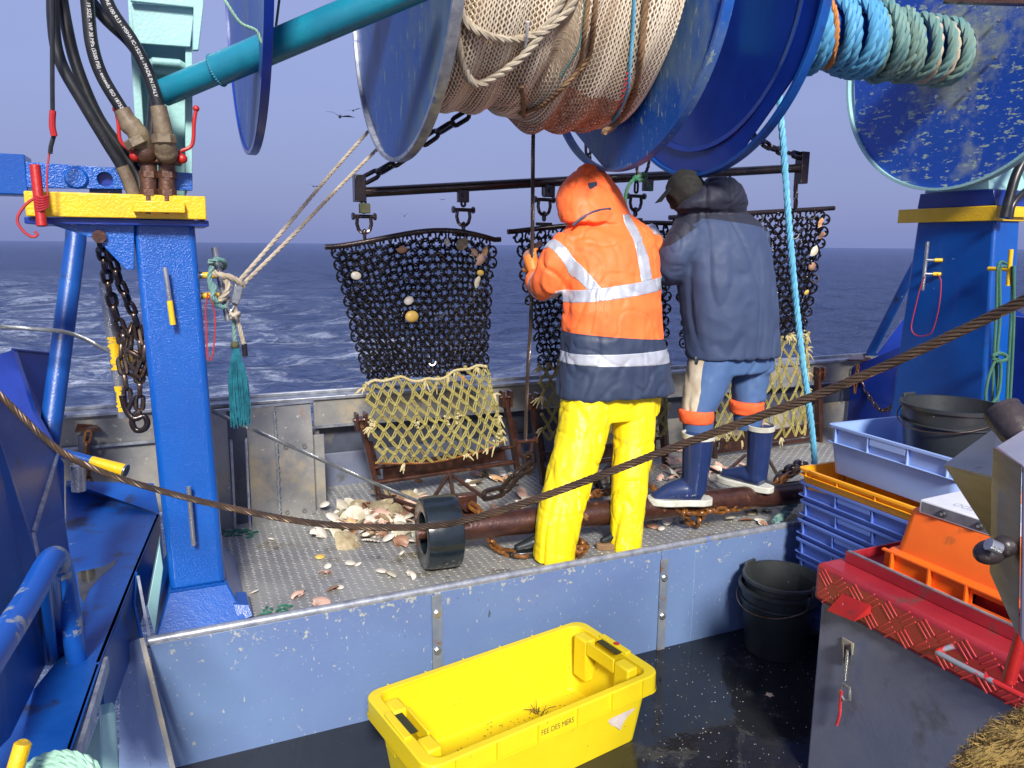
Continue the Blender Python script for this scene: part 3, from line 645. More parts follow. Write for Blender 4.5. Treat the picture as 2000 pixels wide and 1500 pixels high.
MB().bar(hit(270, 1128, z=.19), hit(292, 1245, v=2.86), .010, .03, (1, 0, 0)).build('edge_bar', worn_edge, LG)
PD = MB().add([L2(a, b)+V((0, 0, .0008)) for a, b in ((150, 1118), (178, 1112), (205, 1106), (232, 1090), (222, 1106), (196, 1128), (176, 1150), (163, 1180), (155, 1160))], [tuple(range(9))]).build('puddle', mat('dark_oily_puddle', (.015, .016, .014), .08, var=(.06, .05, .03), vs=25), LG)
# handrail
HR = thing('handrail', 'chipped blue tube handrail bent down onto the ledge at the far left', 'handrail', L2(150, 1290))
h0 = hit(-60, 1350, v=1.45); h1 = hit(50, 1180, v=1.85); h2 = hit(100, 1092, v=2.12); h3 = hit(118, 1105, v=2.28); h4 = hit(130, 1160, v=2.36); h5 = L2(150, 1288)
MB().tube(smooth_path([h0, h1, h2, h3, h4, h5], .02), .029, 22).build('rail', rail_worn, HR)
MB().tube([hit(85, 1120, v=2.1), L2(104, 1288)], .014, 14).build('brace', blue, HR)
MB().prism([hit(100, 1130, v=2.15), hit(118, 1130, v=2.25), L2(130, 1280), L2(110, 1282)], (0, .008, 0)).build('web', blue_dark, HR)
# mint plates under the ledge
MP = thing('mint_plates', 'pale mint painted steel plates showing under the blue ledge', 'frame', hit(215, 1500, z=-.3))
MB().prism([hit(198, 1396, v=2.35), hit(226, 1390, v=2.35), hit(234, 1520, v=2.3), hit(200, 1520, v=2.3)], (-.01, .06, 0)).build('post', mint, MP, bevel=.004)
MB().prism([hit(205, 1370, v=2.6), hit(150, 1520, v=2.3), hit(200, 1520, v=2.4)], (0, .02, 0)).build('plate', mint, MP)
MB().prism([hit(211, 1345, v=2.7), hit(219, 1380, v=2.7), hit(208, 1386, v=2.7)], (0, .02, 0)).build('wedge', mint, MP)
MB().prism([hit(312, 1060, v=3.02), hit(319, 1110, v=3.0), hit(302, 1240, v=2.9), hit(288, 1185, v=2.92)], (0, .1, 0)).build('side_wedge', mint, MP, bevel=.003)

# ------------------------------------------------------------------ right gallows post
RP = thing('gallows_post', 'broad blue post at the right with a yellow band under the big blue flange', 'post', (4.4, 3.15, 0))
taper_box(4.30, 4.56, 2.82, 3.50, -.02, 4.30, 4.52, 2.92, 3.42, 1.68).build('shaft', blue, RP, bevel=.02, seg=3)
RB = MB(); zt, zb = 1.692, 1.608
RB.bb(4.27, 4.288, 2.90, 3.54, zb, zt); RB.bb(4.289, 4.95, 2.90, 2.918, zb, zt); RB.build('yellow_band', yellow, RP, bevel=.004)
MB().bb(4.34, 4.52, 2.878, 2.898, 1.63, 1.67).build('hose_clamp', yellow, RP, bevel=.003)
taper_box(4.302, 4.8, 2.93, 3.43, 1.694, 4.302, 4.7, 2.95, 3.42, 1.785).build('cap', blue_dark, RP, bevel=.004)
for px, py0, py1 in ((1809, 472, 568),):
    A = hit(1812, 472, u=4.24); B = hit(1802, 567, u=4.24); MB().tube([A, B], .011, 14).build('belaying_pin', steel, RP)
    for py in (508, 535):
        P = hit(1810 if py < 520 else 1807, py, u=4.24); s_ = MB().tube([P, (4.3, P.y-.06, P.z)], .009, 10).build('stub', steel, RP)
        MB().tube([P.lerp(V((4.3, P.y-.06, P.z)), .5), (4.3, P.y-.06, P.z)], .012, 10).build('yellow_collar', yellow, s_)
A = hit(1975, 487, v=2.76); B = hit(1969, 558, v=2.76); MB().tube([A, B], .012, 14).build('belaying_pin', yellow, RP); P = A.lerp(B, .55); MB().tube([P, P+V((0, .12, 0))], .012, 10).build('stub', yellow, RP)
R2 = thing('drum_stand', 'mint green pedestal under the scuffed flange on the right post', 'bracket', (4.5, 3.2, 1.787))
taper_box(4.31, 4.66, 2.98, 3.40, 1.787, 4.36, 4.6, 3.05, 3.36, 2.0).build('pedestal', mint, R2, bevel=.006)
MB().prism([(4.64, 3.0, 1.79), (4.9, 3.0, 1.79), (4.62, 3.0, 2.12)], (0, .02, 0)).build('rib', mint, R2)
# right bulwark behind the post
RBW = thing('starboard_bulwark', 'dark blue angled plates and strut behind the right post', 'wall', (5.2, 4.3, 0))
MB().tube([hit(1700, 690, v=4.45), hit(1768, 556, v=4.1), hit(1830, 440, v=3.9)], .035, 16).build('strut', blue_worn, RBW)
MB().prism([hit(1712, 692, v=4.40), hit(1790, 590, v=4.40), hit(1790, 760, v=4.40), hit(1760, 745, v=4.40)], (.02, .02, 0)).build('plate', blue_dark, RBW)
MB().prism([hit(1975, 600, v=4.2), hit(2080, 660, v=4.1), hit(2080, 900, v=4.0), hit(1960, 900, v=4.2)], (0, .03, 0)).build('plate', blue_dark, RBW)
MB().tube([hit(1690, 735, v=4.38), hit(1765, 752, v=4.35)], .02, 12).build('pipe', stain, RBW)
MB().prism([hit(1690, 695, v=4.39), hit(1765, 700, v=4.35), hit(1765, 760, v=4.35), hit(1700, 740, v=4.38)], (0, .02, 0)).build('patch_plate', stain, RBW)
MB().prism([(4.98, 4.42, -.5), (4.98, 4.42, .50), (4.98, 3.4, 1.02), (4.98, 2.4, 1.02), (4.98, 2.4, -.5)], (.04, 0, 0)).build('side_plate', blue_dark, RBW)

# ------------------------------------------------------------------ drum flanges and net drum
AXV, AXZ = 3.16, 2.555
def ring_pts(u, r, n=72): return [V((u, AXV+r*math.cos(2*math.pi*i/n), AXZ+r*math.sin(2*math.pi*i/n))) for i in range(n)]
def flange(host, u, R, slots, m, th=.012, rimw=.045, hub=.3, edge=worn_edge):
    """steel disc with chord-shaped slots next to a welded rim ring; slots: (centre angle, half angle) in degrees"""
    n = 144; pr = []
    for i in range(n):
        a = 360*i/n; r = R-.012
        for c, h in slots:
            dlt = (a-c+180) % 360-180
            if abs(dlt) < h: r = min(r, (R-.012)*math.cos(rad(h))/math.cos(rad(dlt)))
        pr.append(r)
    mb = MB(); vs = []; fs = []
    for side in (-th/2, th/2):
        for f in (.0, .35, .7, 1):
            for i in range(n):
                a = 2*math.pi*i/n; vs.append((u+side, AXV+pr[i]*f*math.cos(a), AXZ+pr[i]*f*math.sin(a)))
    def id_(s_, k, i): return s_*4*n+k*n+i % n
    for i in range(n):
        for k in (1, 2):
            fs.append((id_(0, k, i), id_(0, k, i+1), id_(0, k+1, i+1), id_(0, k+1, i))); fs.append((id_(1, k, i), id_(1, k+1, i), id_(1, k+1, i+1), id_(1, k, i+1)))
        fs.append((id_(0, 3, i), id_(0, 3, i+1), id_(1, 3, i+1), id_(1, 3, i)))
        fs.append((id_(0, 0, 0), id_(0, 1, i), id_(0, 1, i+1))); fs.append((id_(1, 0, 0), id_(1, 1, i+1), id_(1, 1, i)))
    fl = mb.add(vs, fs).build('flange', m, host, smooth=30)
    rm = MB(); prof = [(R-.011, -rimw/2), (R+.006, -rimw/2), (R+.006, rimw/2), (R-.011, rimw/2), (R-.011, -rimw/2)]
    rm.lathe(prof, (u, AXV, AXZ), (1, 0, 0), 144).build('rim', edge, fl, bevel=.002)
    return fl
ND = thing('net_drum', 'big blue net drum packed with tan trawl netting overhead', 'net drum', (1.4, AXV, AXZ-.77))
rim_b = blue_fl
flange(ND, .90, .762, [(-50, 20), (60, 20)], blue_fls, rimw=.04, edge=worn_edge)
flange(ND, 1.95, .755, [(-56, 23), (38, 20), (-160, 22)], blue_fls, rimw=.045, edge=blue_fls)
MB().tube([(.9, AXV, AXZ), (1.95, AXV, AXZ)], .16, 32).build('core', blue, ND)
OD = thing('outer_drum', 'blue disc seen almost edge on beside the teal boom', 'drum', (.3, AXV, AXZ-.77))
flange(OD, .315, .765, [], blue_fls, rimw=.03, edge=blue_dark)
MB().tube([(.315, AXV, AXZ), (.86, AXV, AXZ)], .10, 24).build('core', blue, OD)
P = hit(785, 40, u=.88); MB().lathe([(0, -.03), (.03, -.03), (.055, 0)], (.885, AXV-.03, AXZ), (1, 0, 0), 24).build('bearing', coam, OD)

# netting bundle: radius around the drum axis as a function of place
def net_r(s, a):
    """s 0..1 along the drum, a angle (radians, 0 = aft, -90 deg = down)"""
    low_ = max(0, -math.sin(a))
    b = .50+.035*math.sin(s*3.1)
    sag = np.interp(s, [0, .12, .25, .36, .45, .58, .72, .85, .94, 1], [.55, .565, .555, .520, .535, .585, .615, .62, .60, .54])
    r = sag*.72+b*.28
    r += .010*math.sin(s*46+2*math.sin(a*2))+.012*math.sin(s*19+a*3)
    r += .016*noise.noise(V((s*5, a*1.5, 2.)))
    r += .02*math.exp(-((s-.60+.05*math.sin(a*2))/.035)**2)-.02*math.exp(-((s-.40+.12*math.sin(a+1.5))/.02)**2)
    return r
def net_p(s, a, extra=0):
    r = net_r(s, a)+extra; return V((.93+s*.985, AXV+r*math.cos(a), AXZ+r*math.sin(a)))
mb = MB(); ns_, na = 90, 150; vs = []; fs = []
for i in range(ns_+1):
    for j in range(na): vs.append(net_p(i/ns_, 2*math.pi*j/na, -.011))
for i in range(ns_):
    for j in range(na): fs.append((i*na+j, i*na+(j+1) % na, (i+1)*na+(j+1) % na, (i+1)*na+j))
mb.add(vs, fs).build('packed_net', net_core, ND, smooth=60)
def twine(s0, s1, a0, a1, nc, nr, r, m, name, skew=0., lift=.0):
    mb = MB(); rnd = random.Random(nc)
    def pt(i, j):
        s = s0+(s1-s0)*(i/nc); a = a0+(a1-a0)*(j/nr)
        s += .010*math.sin(a*3.1)+.006*noise.noise(V((s*9, a*2.5, 5.)))+skew*(a-a0)
        a += .030*noise.noise(V((s*5, a*3, 9.)))+.02*math.sin(s*9)
        s = min(max(s, 0.002), .998); return net_p(s, a, lift+.002)
    for i in range(nc):
        wv = []
        for j in range(nr+1):
            p = pt(i+(.5+.24*(((j+i) % 2)*2-1)), j); wv.append(p)
        fr = frames(wv); 
        mb.tube(wv, r, 3, cap=False)
    return mb.build(name, m, ND, smooth=60, kind='stuff')
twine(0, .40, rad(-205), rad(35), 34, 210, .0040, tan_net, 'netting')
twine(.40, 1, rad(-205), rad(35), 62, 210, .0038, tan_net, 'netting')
# reddish belly strip of netting
mb = MB()
for i in range(24):
    w_ = []
    for j in range(46):
        a = rad(-122+j*1.45); s = .56+.32*i/24+.006*((j % 2)*2-1)*.7+.04*math.sin(a*2)
        w_.append(net_p(s, a, .0035))
    mb.tube(w_, .0042, 3, cap=False)
mb.build('belly_netting', net_red, ND, smooth=60, kind='stuff')
def on_net(pts, lift=.012): return [net_p(s, rad(a), lift) for s, a in pts]
MB().rope(on_net([(-.0+.03, -160), (.06, -140), (.16, -122), (.26, -124), (.38, -140), (.50, -168)], .022), .017, 3).build('hauling_rope', beige, ND)
def netpx(px, py, lift=.02):
    """where the line of sight of a pixel meets the net bundle"""
    r = hit(px, py, d=1.0)-EYEP; t = 2.2
    while t < 5:
        p = EYEP+r*t; s = (p.x-.93)/.985; dy, dz = p.y-AXV, p.z-AXZ
        if 0 <= s <= 1 and math.hypot(dy, dz) < net_r(s, math.atan2(dz, dy))+lift: return p
        t += .004
    return EYEP+r*3.2
ring = [(888, -8), (905, 35), (935, 62), (975, 76), (1020, 76), (1060, 62), (1092, 38), (1118, 8), (1130, -30)]
MB().rope([netpx(a, b, .018) for a, b in ring], .017, 3).build('hauling_rope', beige, ND)
MB().tube([netpx(1031, 42, .045), netpx(1029, 70, .05), netpx(1024, 100, .02)], .006, 8).build('cable_tie', pcrate if False else white_pl, ND)
MB().rope([netpx(a, b, .012) for a, b in ((1150, -20), (1142, 60), (1130, 130), (1100, 170), (1060, 205), (1015, 222))], .011, 3).build('lacing_rope', brown_rope, ND)
MB().rope([netpx(1019, 168, .02), netpx(1021, 200, .025), netpx(1023, 228, .02)], .011, 3).build('rope_end', brown_rope, ND)
MB().rope([netpx(a, b, .012) for a, b in ((1166, -20), (1160, 40), (1150, 110), (1120, 150))], .012, 3).build('lacing_rope', brown_rope, ND)
MB().rope([netpx(a, b, .010) for a, b in ((1144, -20), (1138, 50), (1128, 95), (1095, 150))], .005, 3).build('marker_line', teal_rope, ND)
MB().rope([netpx(a, b, .014) for a, b in ((1262, -25), (1256, 60), (1250, 120), (1235, 190), (1205, 240), (1180, 258))], .015, 3).build('lacing_rope', brown_rope, ND)
MB().rope([netpx(a, b, .012) for a, b in ((1240, -25), (1236, 60), (1230, 130), (1222, 190), (1196, 240))], .008, 3).build('marker_line', sky_rope, ND)
mk = MB()
for i in range(9):
    t = i/8; P = netpx(1224-t*22, 145+t*90, .016); MB().tube([P, P+V((.012, -.006, .014))], .004, 5).build('red_stitch', red_cord, ND)

# warp drum with the blue rope
WD = thing('rope_drum', 'two large blue flanges with blue rope wound on the shaft between them', 'rope drum', (3.3, AXV, AXZ-.78))
flange(WD, 2.41, .76, [(-132, 20), (-10, 20)], blue_dark, rimw=.045, edge=blue_worn)
blue_fl5 = blue_fl.copy(); blue_fl5.name = 'scoured_flange_paint'
def scour(m, cy, cz, r0, r1, col):
    t = m.node_tree; ns = t.nodes; ln = t.links.new; b = [n for n in ns if n.type == 'BSDF_PRINCIPLED'][0]; src = b.inputs['Base Color'].links[0].from_socket
    co = ns.new('ShaderNodeTexCoord'); mp = ns.new('ShaderNodeVectorMath'); mp.operation = 'SUBTRACT'; mp.inputs[1].default_value = (0, cy, cz); ln(co.outputs['Object'], mp.inputs[0])
    mu = ns.new('ShaderNodeVectorMath'); mu.operation = 'MULTIPLY'; mu.inputs[1].default_value = (0, 1, 1); ln(mp.outputs[0], mu.inputs[0])
    le = ns.new('ShaderNodeVectorMath'); le.operation = 'LENGTH'; ln(mu.outputs[0], le.inputs[0])
    nz_ = ns.new('ShaderNodeTexNoise'); nz_.inputs['Scale'].default_value = 9; nz_.inputs['Detail'].default_value = 10; nz_.inputs['Roughness'].default_value = .7; ln(co.outputs['Object'], nz_.inputs['Vector'])
    ad = ns.new('ShaderNodeMath'); ad.operation = 'MULTIPLY_ADD'; ad.inputs[1].default_value = .9; ln(nz_.outputs['Fac'], ad.inputs[0]); ln(le.outputs['Value'], ad.inputs[2])
    r = ns.new('ShaderNodeMapRange'); r.inputs[1].default_value = r0+.45; r.inputs[2].default_value = r1+.45; r.inputs[3].default_value = 1; r.inputs[4].default_value = 0; ln(ad.outputs[0], r.inputs[0])
    x = ns.new('ShaderNodeMix'); x.data_type = 'RGBA'; ln(r.outputs[0], x.inputs[0]); ln(src, x.inputs[6]); x.inputs[7].default_value = (*col, 1); ln(x.outputs[2], b.inputs['Base Color'])
scour(blue_fl5, 0, .78, .12, .36, (.27, .31, .28))
f5 = flange(WD, 4.17, .765, [(-8, 17)], blue_fl5, rimw=.055, edge=mint)
MB().tube([(2.41, AXV, AXZ), (4.17, AXV, AXZ)], .10, 24).build('shaft', blue, WD)
MB().lathe([(.62, -.006), (.645, -.012), (.645, -.006)], (2.405, AXV, AXZ), (1, 0, 0), 60).build('inner_ring', blue_dark, WD)
MB().lathe([(.10, -.02), (.125, -.02), (.125, 0)], (4.163, AXV, AXZ), (1, 0, 0), 48).build('hub_collar', steel, WD)
for i in range(8):
    a = rad(i*45+20); MB().lathe([(0, -.02), (.012, -.02), (.012, 0)], (4.152, AXV+.25*math.cos(a), AXZ+.25*math.sin(a)), (1, 0, 0), 6).build('bolt', steel, WD, smooth=0)
rnd = random.Random(12)
cols = [sky_rope if False else blue_rope]*6+[orange_rope]+[blue_rope]*5+[teal_rope]*7
u_ = 2.50; i = 0; N_ = 27
cum = []
for i in range(N_):
    u_ = 2.66+(4.10-2.66)*i/(N_-1)
    m = blue_rope if i < 15 else teal_rope
    if i in (9,): m = orange_rope
    if i in (22, 24): m = beige
    R_ = .160+rnd.uniform(-.014, .016)+(.02 if 2 < i < 8 else 0)-(.0 if i < 20 else .01)
    tilt = rnd.uniform(-.035, .05)+.04; ph = rnd.uniform(0, 6)
    lp = []
    for k in range(30):
        a = 2*math.pi*k/29; lp.append((u_+tilt*math.cos(a+.4)+.004*math.sin(3*a+ph), AXV+R_*math.cos(a), AXZ-.02+R_*math.sin(a)*1.04))
    MB().rope(lp, .030 if m is not orange_rope else .018, 3, lay=6.0, step=.03).build('rope_turn', m, WD)
P = hit(1403, 20, u=2.2); MB().bb(2.08, 2.3, AXV-.12, AXV+.05, P.z-.09, 2.9).build('teal_bracket', teal, WD, bevel=.004)
# ------------------------------------------------------------------ chains
LINKS = {}
def link_mesh(L_, W_, r, m, sec=6, seg=5):
    k = (L_, W_, r, m.name)
    if k in LINKS: return LINKS[k]
    pts = []; h = (L_-W_)/2; R_ = W_/2-r
    for i in range(seg+1): a = -math.pi/2+math.pi*i/seg; pts.append((R_*math.sin(a+math.pi/2)*1.0, 0, 0))
    pts = []
    for i in range(seg+1): a = math.pi*i/seg; pts.append(V((R_*math.cos(a), 0, h+R_*math.sin(a))))
    for i in range(seg+1): a = math.pi+math.pi*i/seg; pts.append(V((R_*math.cos(a), 0, -h+R_*math.sin(a))))
    LINKS[k] = MB().tube(pts, r, sec, closed=True).mesh('link', [m], smooth=60); return LINKS[k]
def chain(name, label, pts, L_, W_, r, m, group=None, roll=0, cat='chain', host=None):
    """a chain whose links are single parts; L_ outer length"""
    pitch = L_-2*r*1.15; P = smooth_path(pts, pitch); fr = frames(P); me = link_mesh(L_, W_, r, m)
    T_ = host or thing(name, label, cat, P[-1], group)
    for i in range(len(P)-1):
        c = (P[i]+P[i+1])/2; t, N, B = fr[i]; t = (P[i+1]-P[i]).normalized()
        N = (N-t*N.dot(t)).normalized(); B = t.cross(N)
        a = roll+(math.pi/2 if i % 2 else 0)+random.uniform(-.2, .2)
        X = N*math.cos(a)+B*math.sin(a); Y = t.cross(X)
        q = Matrix(((X.x, Y.x, t.x), (X.y, Y.y, t.y), (X.z, Y.z, t.z))).to_quaternion()
        inst('link', me, T_, c, q, (1, 1, (P[i+1]-P[i]).length/pitch))
    return T_
def shackle(host, top, s=1.0, m=dark_iron, dirv=(0, 0, -1)):
    """bow shackle with pin and eye bolt ends, hanging from top"""
    top = V(top); w_, h_ = .030*s, .062*s; pts = [V((-w_, 0, 0)), V((-w_*1.1, 0, -h_*.55))]
    for i in range(7): a = math.pi+math.pi*i/6; pts.append(V((w_*math.cos(a), 0, -h_*.7+w_*math.sin(a))))
    pts += [V((w_*1.1, 0, -h_*.55)), V((w_, 0, 0))]
    b = MB().tube([top+p for p in pts], .0085*s, 8).build('shackle_bow', m, host)
    MB().tube([top+V((-w_*1.5, 0, 0)), top+V((w_*1.5, 0, 0))], .009*s, 10).lathe([(0, 0), (.016*s, 0), (.016*s, .012*s), (0, .012*s)], top+V((w_*1.45, 0, 0)), (1, 0, 0), 6).lathe([(0, 0), (.016*s, 0), (.016*s, .012*s), (0, .012*s)], top+V((-w_*1.45-.012*s, 0, 0)), (1, 0, 0), 6).build('shackle_pin', m, b)

# ------------------------------------------------------------------ spreader beam
BA = hit(702, 376, v=4.0); BB_ = hit(1566, 328, v=3.70)
bdir = (BB_-BA).normalized()
SB = thing('spreader_beam', 'long dark wet steel tube beam hanging level behind the two men', 'beam', (BA+BB_)/2)
MB().tube([BA, BB_], .026, 20).build('tube', dark_iron, SB)
def bplate(px, w0, z0, z1, name='lug_plate', th=.05):
    P = hit(px, 365, v=3.9)
    t = (P.x-BA.x)/(BB_.x-BA.x); C_ = BA.lerp(BB_, t)
    MB().box(C_+V((0, 0, (z0+z1)/2)), (w0, th, z1-z0)).build(name, dark_iron, SB, bevel=.004); return C_
MB().box(BA+V((0, 0, .02)), (.06, .06, .135)).build('end_plate', dark_iron, SB, bevel=.004)
MB().box(BB_+V((0, 0, .0)), (.06, .06, .19)).build('end_plate', dark_iron, SB, bevel=.004)
for px in (712,): 
    P = hit(px, 407, v=3.97); MB().box(P, (.055, .03, .05)).build('shell_crusted_plate', moss, SB, bevel=.004)
lugs_px = [(903, 402), (1062, 386), (1240, 378)]
for px, py in lugs_px:
    C_ = hit(px, py, v=3.93); t = (C_.x-BA.x)/(BB_.x-BA.x); C2 = BA.lerp(BB_, t)
    MB().box(C2+V((0, -.02, -.05)), (.062, .03, .065)).build('lug_plate', dark_iron, SB, bevel=.003)
    MB().lathe([(0, -.01), (.012, -.01), (.012, 0)], C2+V((0, -.035, -.045)), (0, 1, 0), 6).build('bolt', dark_iron, SB)

# ------------------------------------------------------------------ dredges
RING = MB().tube([V((.0265*math.cos(a), 0, .0265*math.sin(a))) for a in [2*math.pi*i/14 for i in range(14)]], .0058, 6, closed=True).mesh('ring', [ring_iron], smooth=60)
def shell_on(host_label_pos): pass
def dredge(label, tl, tr, bl_, br, bow, tops, nfr, vis=True, netside=1, fr_pts=None, seed=1, netrows=9):
    """chain-mesh dredge: rod, ring belly, twine back, iron frame. tl..br are corners of the ring belly"""
    rnd = random.Random(seed)
    foot = [hit(*p) if not isinstance(p, Vector) else p for p in fr_pts]
    D = thing('scallop_dredge', label, 'dredge', (foot[0]+foot[1])/2)
    # top rod, bowed in the middle
    rod = [tl+(tr-tl)*t+V((0, 0, bow(t))) for t in [i/16 for i in range(17)]]
    ext = (tr-tl).normalized()*.035
    MB().tube([rod[0]-ext]+rod+[rod[-1]+ext], .0145, 12).build('top_rod', dark_iron, D)
    NC, NR = 14, 22
    def P(s, t):
        a = tl.lerp(tr, s)+V((0, 0, bow(s)*(1-t))); b = bl_.lerp(br, s)
        p = a.lerp(b, t); b2 = math.sin(math.pi*s)
        p = p+V((0, -.03*b2*math.sin(math.pi*t)+.012*noise.noise(V((s*4, t*5, seed))), -.018*(1-t)))
        p = p+V((.02*noise.noise(V((s*3, t*4, seed+9)))*math.sin(math.pi*t), 0, .008*noise.noise(V((s*6, t*6, seed+4)))))
        return p
    q = MB(); cnt = 0
    for j in range(NR):
        t = (j+.4)/NR
        for i in range(NC):
            s = (i+.5+(.25 if j % 2 else -.25))/NC
            c = P(s, t)+V((rnd.gauss(0, .0035), rnd.gauss(0, .003), rnd.gauss(0, .0035)))
            if cnt < 300:
                yaw = rnd.uniform(-.6, .6); pit = rnd.uniform(-.5, .5)
                qq = (Matrix.Rotation(yaw, 3, 'Z') @ Matrix.Rotation(pit+.1, 3, 'X')).to_quaternion()
                wd_ = (P(s+.5/NC, t)-P(s-.5/NC, t)).length*NC/NC
                k = (wd_/.071)*1.06
                inst('ring', RING, D, c, qq, (k, 1, 1.12)); cnt += 1
            else:
                q.tube([c+V((.026*math.cos(a), 0, .026*math.sin(a))) for a in [6.283*z/12 for z in range(12)]], .0043, 4, closed=True)
    if q.v: q.build('far_rings', ring_iron, D, kind='stuff')
    q = MB()
    for j in range(NR):
        t = (j+.4)/NR
        for i in range(NC):
            s = (i+.5+(.25 if j % 2 else -.25))/NC; s2 = s+.25/NC
            for sg in (-1, 1):
                s3 = s+sg*.25/NC; t3 = t+.5/NR
                if 0 < s3 < 1:
                    c = P(s3, t3); dx = V((sg*.008, 0, -.008))
                    for o_ in (-.0045, .0045):
                        e_ = V((o_*sg, 0, o_)); q.tube([c-dx+e_+V((0, .006, 0)), c+e_+V((0, -.009, 0)), c+dx+e_+V((0, .006, 0))], .0056, 5)
            if j == 0: q.tube([P(s, 0)+V((0, 0, .02)), P(s, 0)+V((0, 0, -.012))], .007, 6)
            if i in (0, NC-1) and j % 2 == (0 if i == 0 else 1): q.ball(P(s-.25/NC if i == 0 else s+.25/NC, t), .011, 6)
    q.build('ring_clips', ring_iron, D, kind='stuff')
    for (px, py, vv) in tops:
        C_ = hit(px, py, v=vv)
        shackle(D, C_+V((0, 0, .006)), 1.15); 
        P2 = C_+V((0, 0, .055)); P3 = C_+V((0, 0, -.095))
        me = link_mesh(.075, .036, .0075, dark_iron); inst('link', me, D, P2, None); inst('link', me, D, C_+V((0, 0, -.085)), Matrix.Rotation(math.pi/2, 3, 'Z').to_quaternion(), (1, 1, .8))
        MB().box(C_+V((0, 0, -.128)), (.10, .012, .018)).build('clip_plate', dark_iron, D, bevel=.002)
    return D, P, foot
def twine_net(D, Q, nc, nr, r, m, name='netting', seed=1, sag=.0):
    """diamond netting with knots on a surface Q(s, t)"""
    mb = MB(); rnd = random.Random(seed)
    jit = {}
    def node(i, j):
        if (i, j) not in jit:
            s = (i+(.5 if j % 2 else 0))/nc; jit[(i, j)] = Q(min(max(s, 0), 1), j/nr)+V((rnd.gauss(0, .004), rnd.gauss(0, .004), rnd.gauss(0, .004)))
        return jit[(i, j)]
    for j in range(nr):
        for i in range(nc+1):
            a = node(i, j)
            nb = ((i, j+1), (i-1, j+1)) if j % 2 == 0 else ((i, j+1), (i+1, j+1))
            for b in nb:
                if b[0] < 0 or b[0] > nc: continue
                if rnd.random() < .03: continue
                B_ = node(*b); mid = (a+B_)/2+V((rnd.gauss(0, .003), 0, rnd.gauss(0, .003)-.003))
                for o_ in (-r*.55, r*.55): mb.tube([a+V((o_, 0, 0)), mid+V((o_*1.8, 0, 0)), B_+V((o_, 0, 0))], r*.62, 5)
            mb.ball(a, r*1.75, 6, sc=(1.1, 1, .9))
    mb.build(name, m, D, kind='stuff', smooth=60)
    # frayed ends along the edges
    fb = MB()
    for e_ in range(16):
        side = rnd.choice((0, 1, 2, 3)); t = rnd.random()
        p = Q(*((0, t), (1, t), (t, 0), (t, 1))[side])
        for k in range(rnd.randint(2, 6)):
            d_ = V((rnd.gauss(0, .02)+(-.02 if side == 0 else .02 if side == 1 else 0), rnd.gauss(-.012, .01), rnd.gauss(-.03, .018)))
            fb.tube([p, p+d_*.5+V((0, 0, .008)), p+d_], [r*.9, r*.8, r*.35], 5)
    for e_ in range(7):
        t = rnd.random(); p = Q(rnd.choice((.02, .97, t, t)), rnd.choice((0.02, .5, .95)))
        for k in range(12): fb.ball(p+V((rnd.gauss(0, .012), rnd.gauss(-.006, .006), rnd.gauss(0, .018))), rnd.uniform(.004, .010), 5)
    fb.build('frayed_ends', pale_fray, D, kind='stuff')
def frame_iron(D, A, B, A2, B2, arms):
    """tooth-bar frame: A,B hinge blocks; A2,B2 feet"""
    for h_, f_ in ((A, A2), (B, B2)):
        MB().bar(h_+V((0, .02, .04)), f_, .028, .05, (1, 0, 0)).build('side_bar', rust_iron, D, bevel=.003)
        blk = MB().bar(h_+V((-.025, 0, -.03)), h_+V((-.025, 0, .07)), .016, .06, (1, 0, 0)).bar(h_+V((.025, 0, -.03)), h_+V((.025, 0, .07)), .016, .06, (1, 0, 0)).build('hinge_block', rust_iron, D, bevel=.002)
        MB().tube([h_+V((-.045, -.005, .03)), h_+V((.045, -.005, .03))], .011, 8).build('hinge_pin', rust_iron, blk)
        sp = MB(); t_ = (f_-h_)
        for k in range(26): 
            p = h_+t_*(.25+.5*k/26)+V((.02, .02, 0)); sp.tube([p, p+V((.022, -.02, 0))], .0035, 4)
        sp.build('spring_teeth', rust_iron, D, kind='stuff')
    for f in (.62, .83):
        MB().tube([A.lerp(A2, f), B.lerp(B2, f)], .011 if f < .7 else .015, 10).build('cross_bar', rust_iron, D)
    MB().bar(A.lerp(A2, .70)+V((.06, .01, 0)), B.lerp(B2, .70)+V((-.06, .01, 0)), .09, .008, (0, 0, 1)).build('tooth_bar', rust_iron, D, bevel=.002)
    for a, b in arms: MB().tube([a, b], .0115, 10).build('tow_arm', rust_iron, D)

# dredge one (left)
tl, tr = hit(648, 482, v=4.0), hit(966, 468, v=3.93)
bl_, br = hit(712, 738, v=4.10), hit(950, 728, v=4.08)
bow1 = lambda t: .062*math.sin(math.pi*min(1, max(0, t))**1.45)
D1, Pd, ft = dredge('complete black ring-mesh dredge at the left with yellow twine back and one yellow shell', tl, tr, bl_, br, bow1,
                    [(711, 425, 4.0), (905, 412, 3.97)], 0, fr_pts=[hit(735, 960, v=4.22), hit(1005, 930, v=4.22)], seed=1)
def Q1(s, t):
    a = hit(712, 752, v=4.03).lerp(hit(950, 720, v=4.03), s); b = hit(738, 905, v=3.92).lerp(hit(985, 862, v=3.95), s)
    p = a.lerp(b, t); p += V((0, -.05*math.sin(math.pi*s)*math.sin(math.pi*t), -.05*math.sin(math.pi*s)*t+.02*math.sin(s*9)*(1-t)))
    return p+V((.02*noise.noise(V((s*3, t*3, 1))), .02*noise.noise(V((s*3, t*4, 7))), .0))
twine_net(D1, Q1, 12, 10, .0072, yel_net, seed=3)
MB().rope([Q1(i/14, 1) for i in range(15)], .006, 3).build('foot_rope', rust_orange, D1)
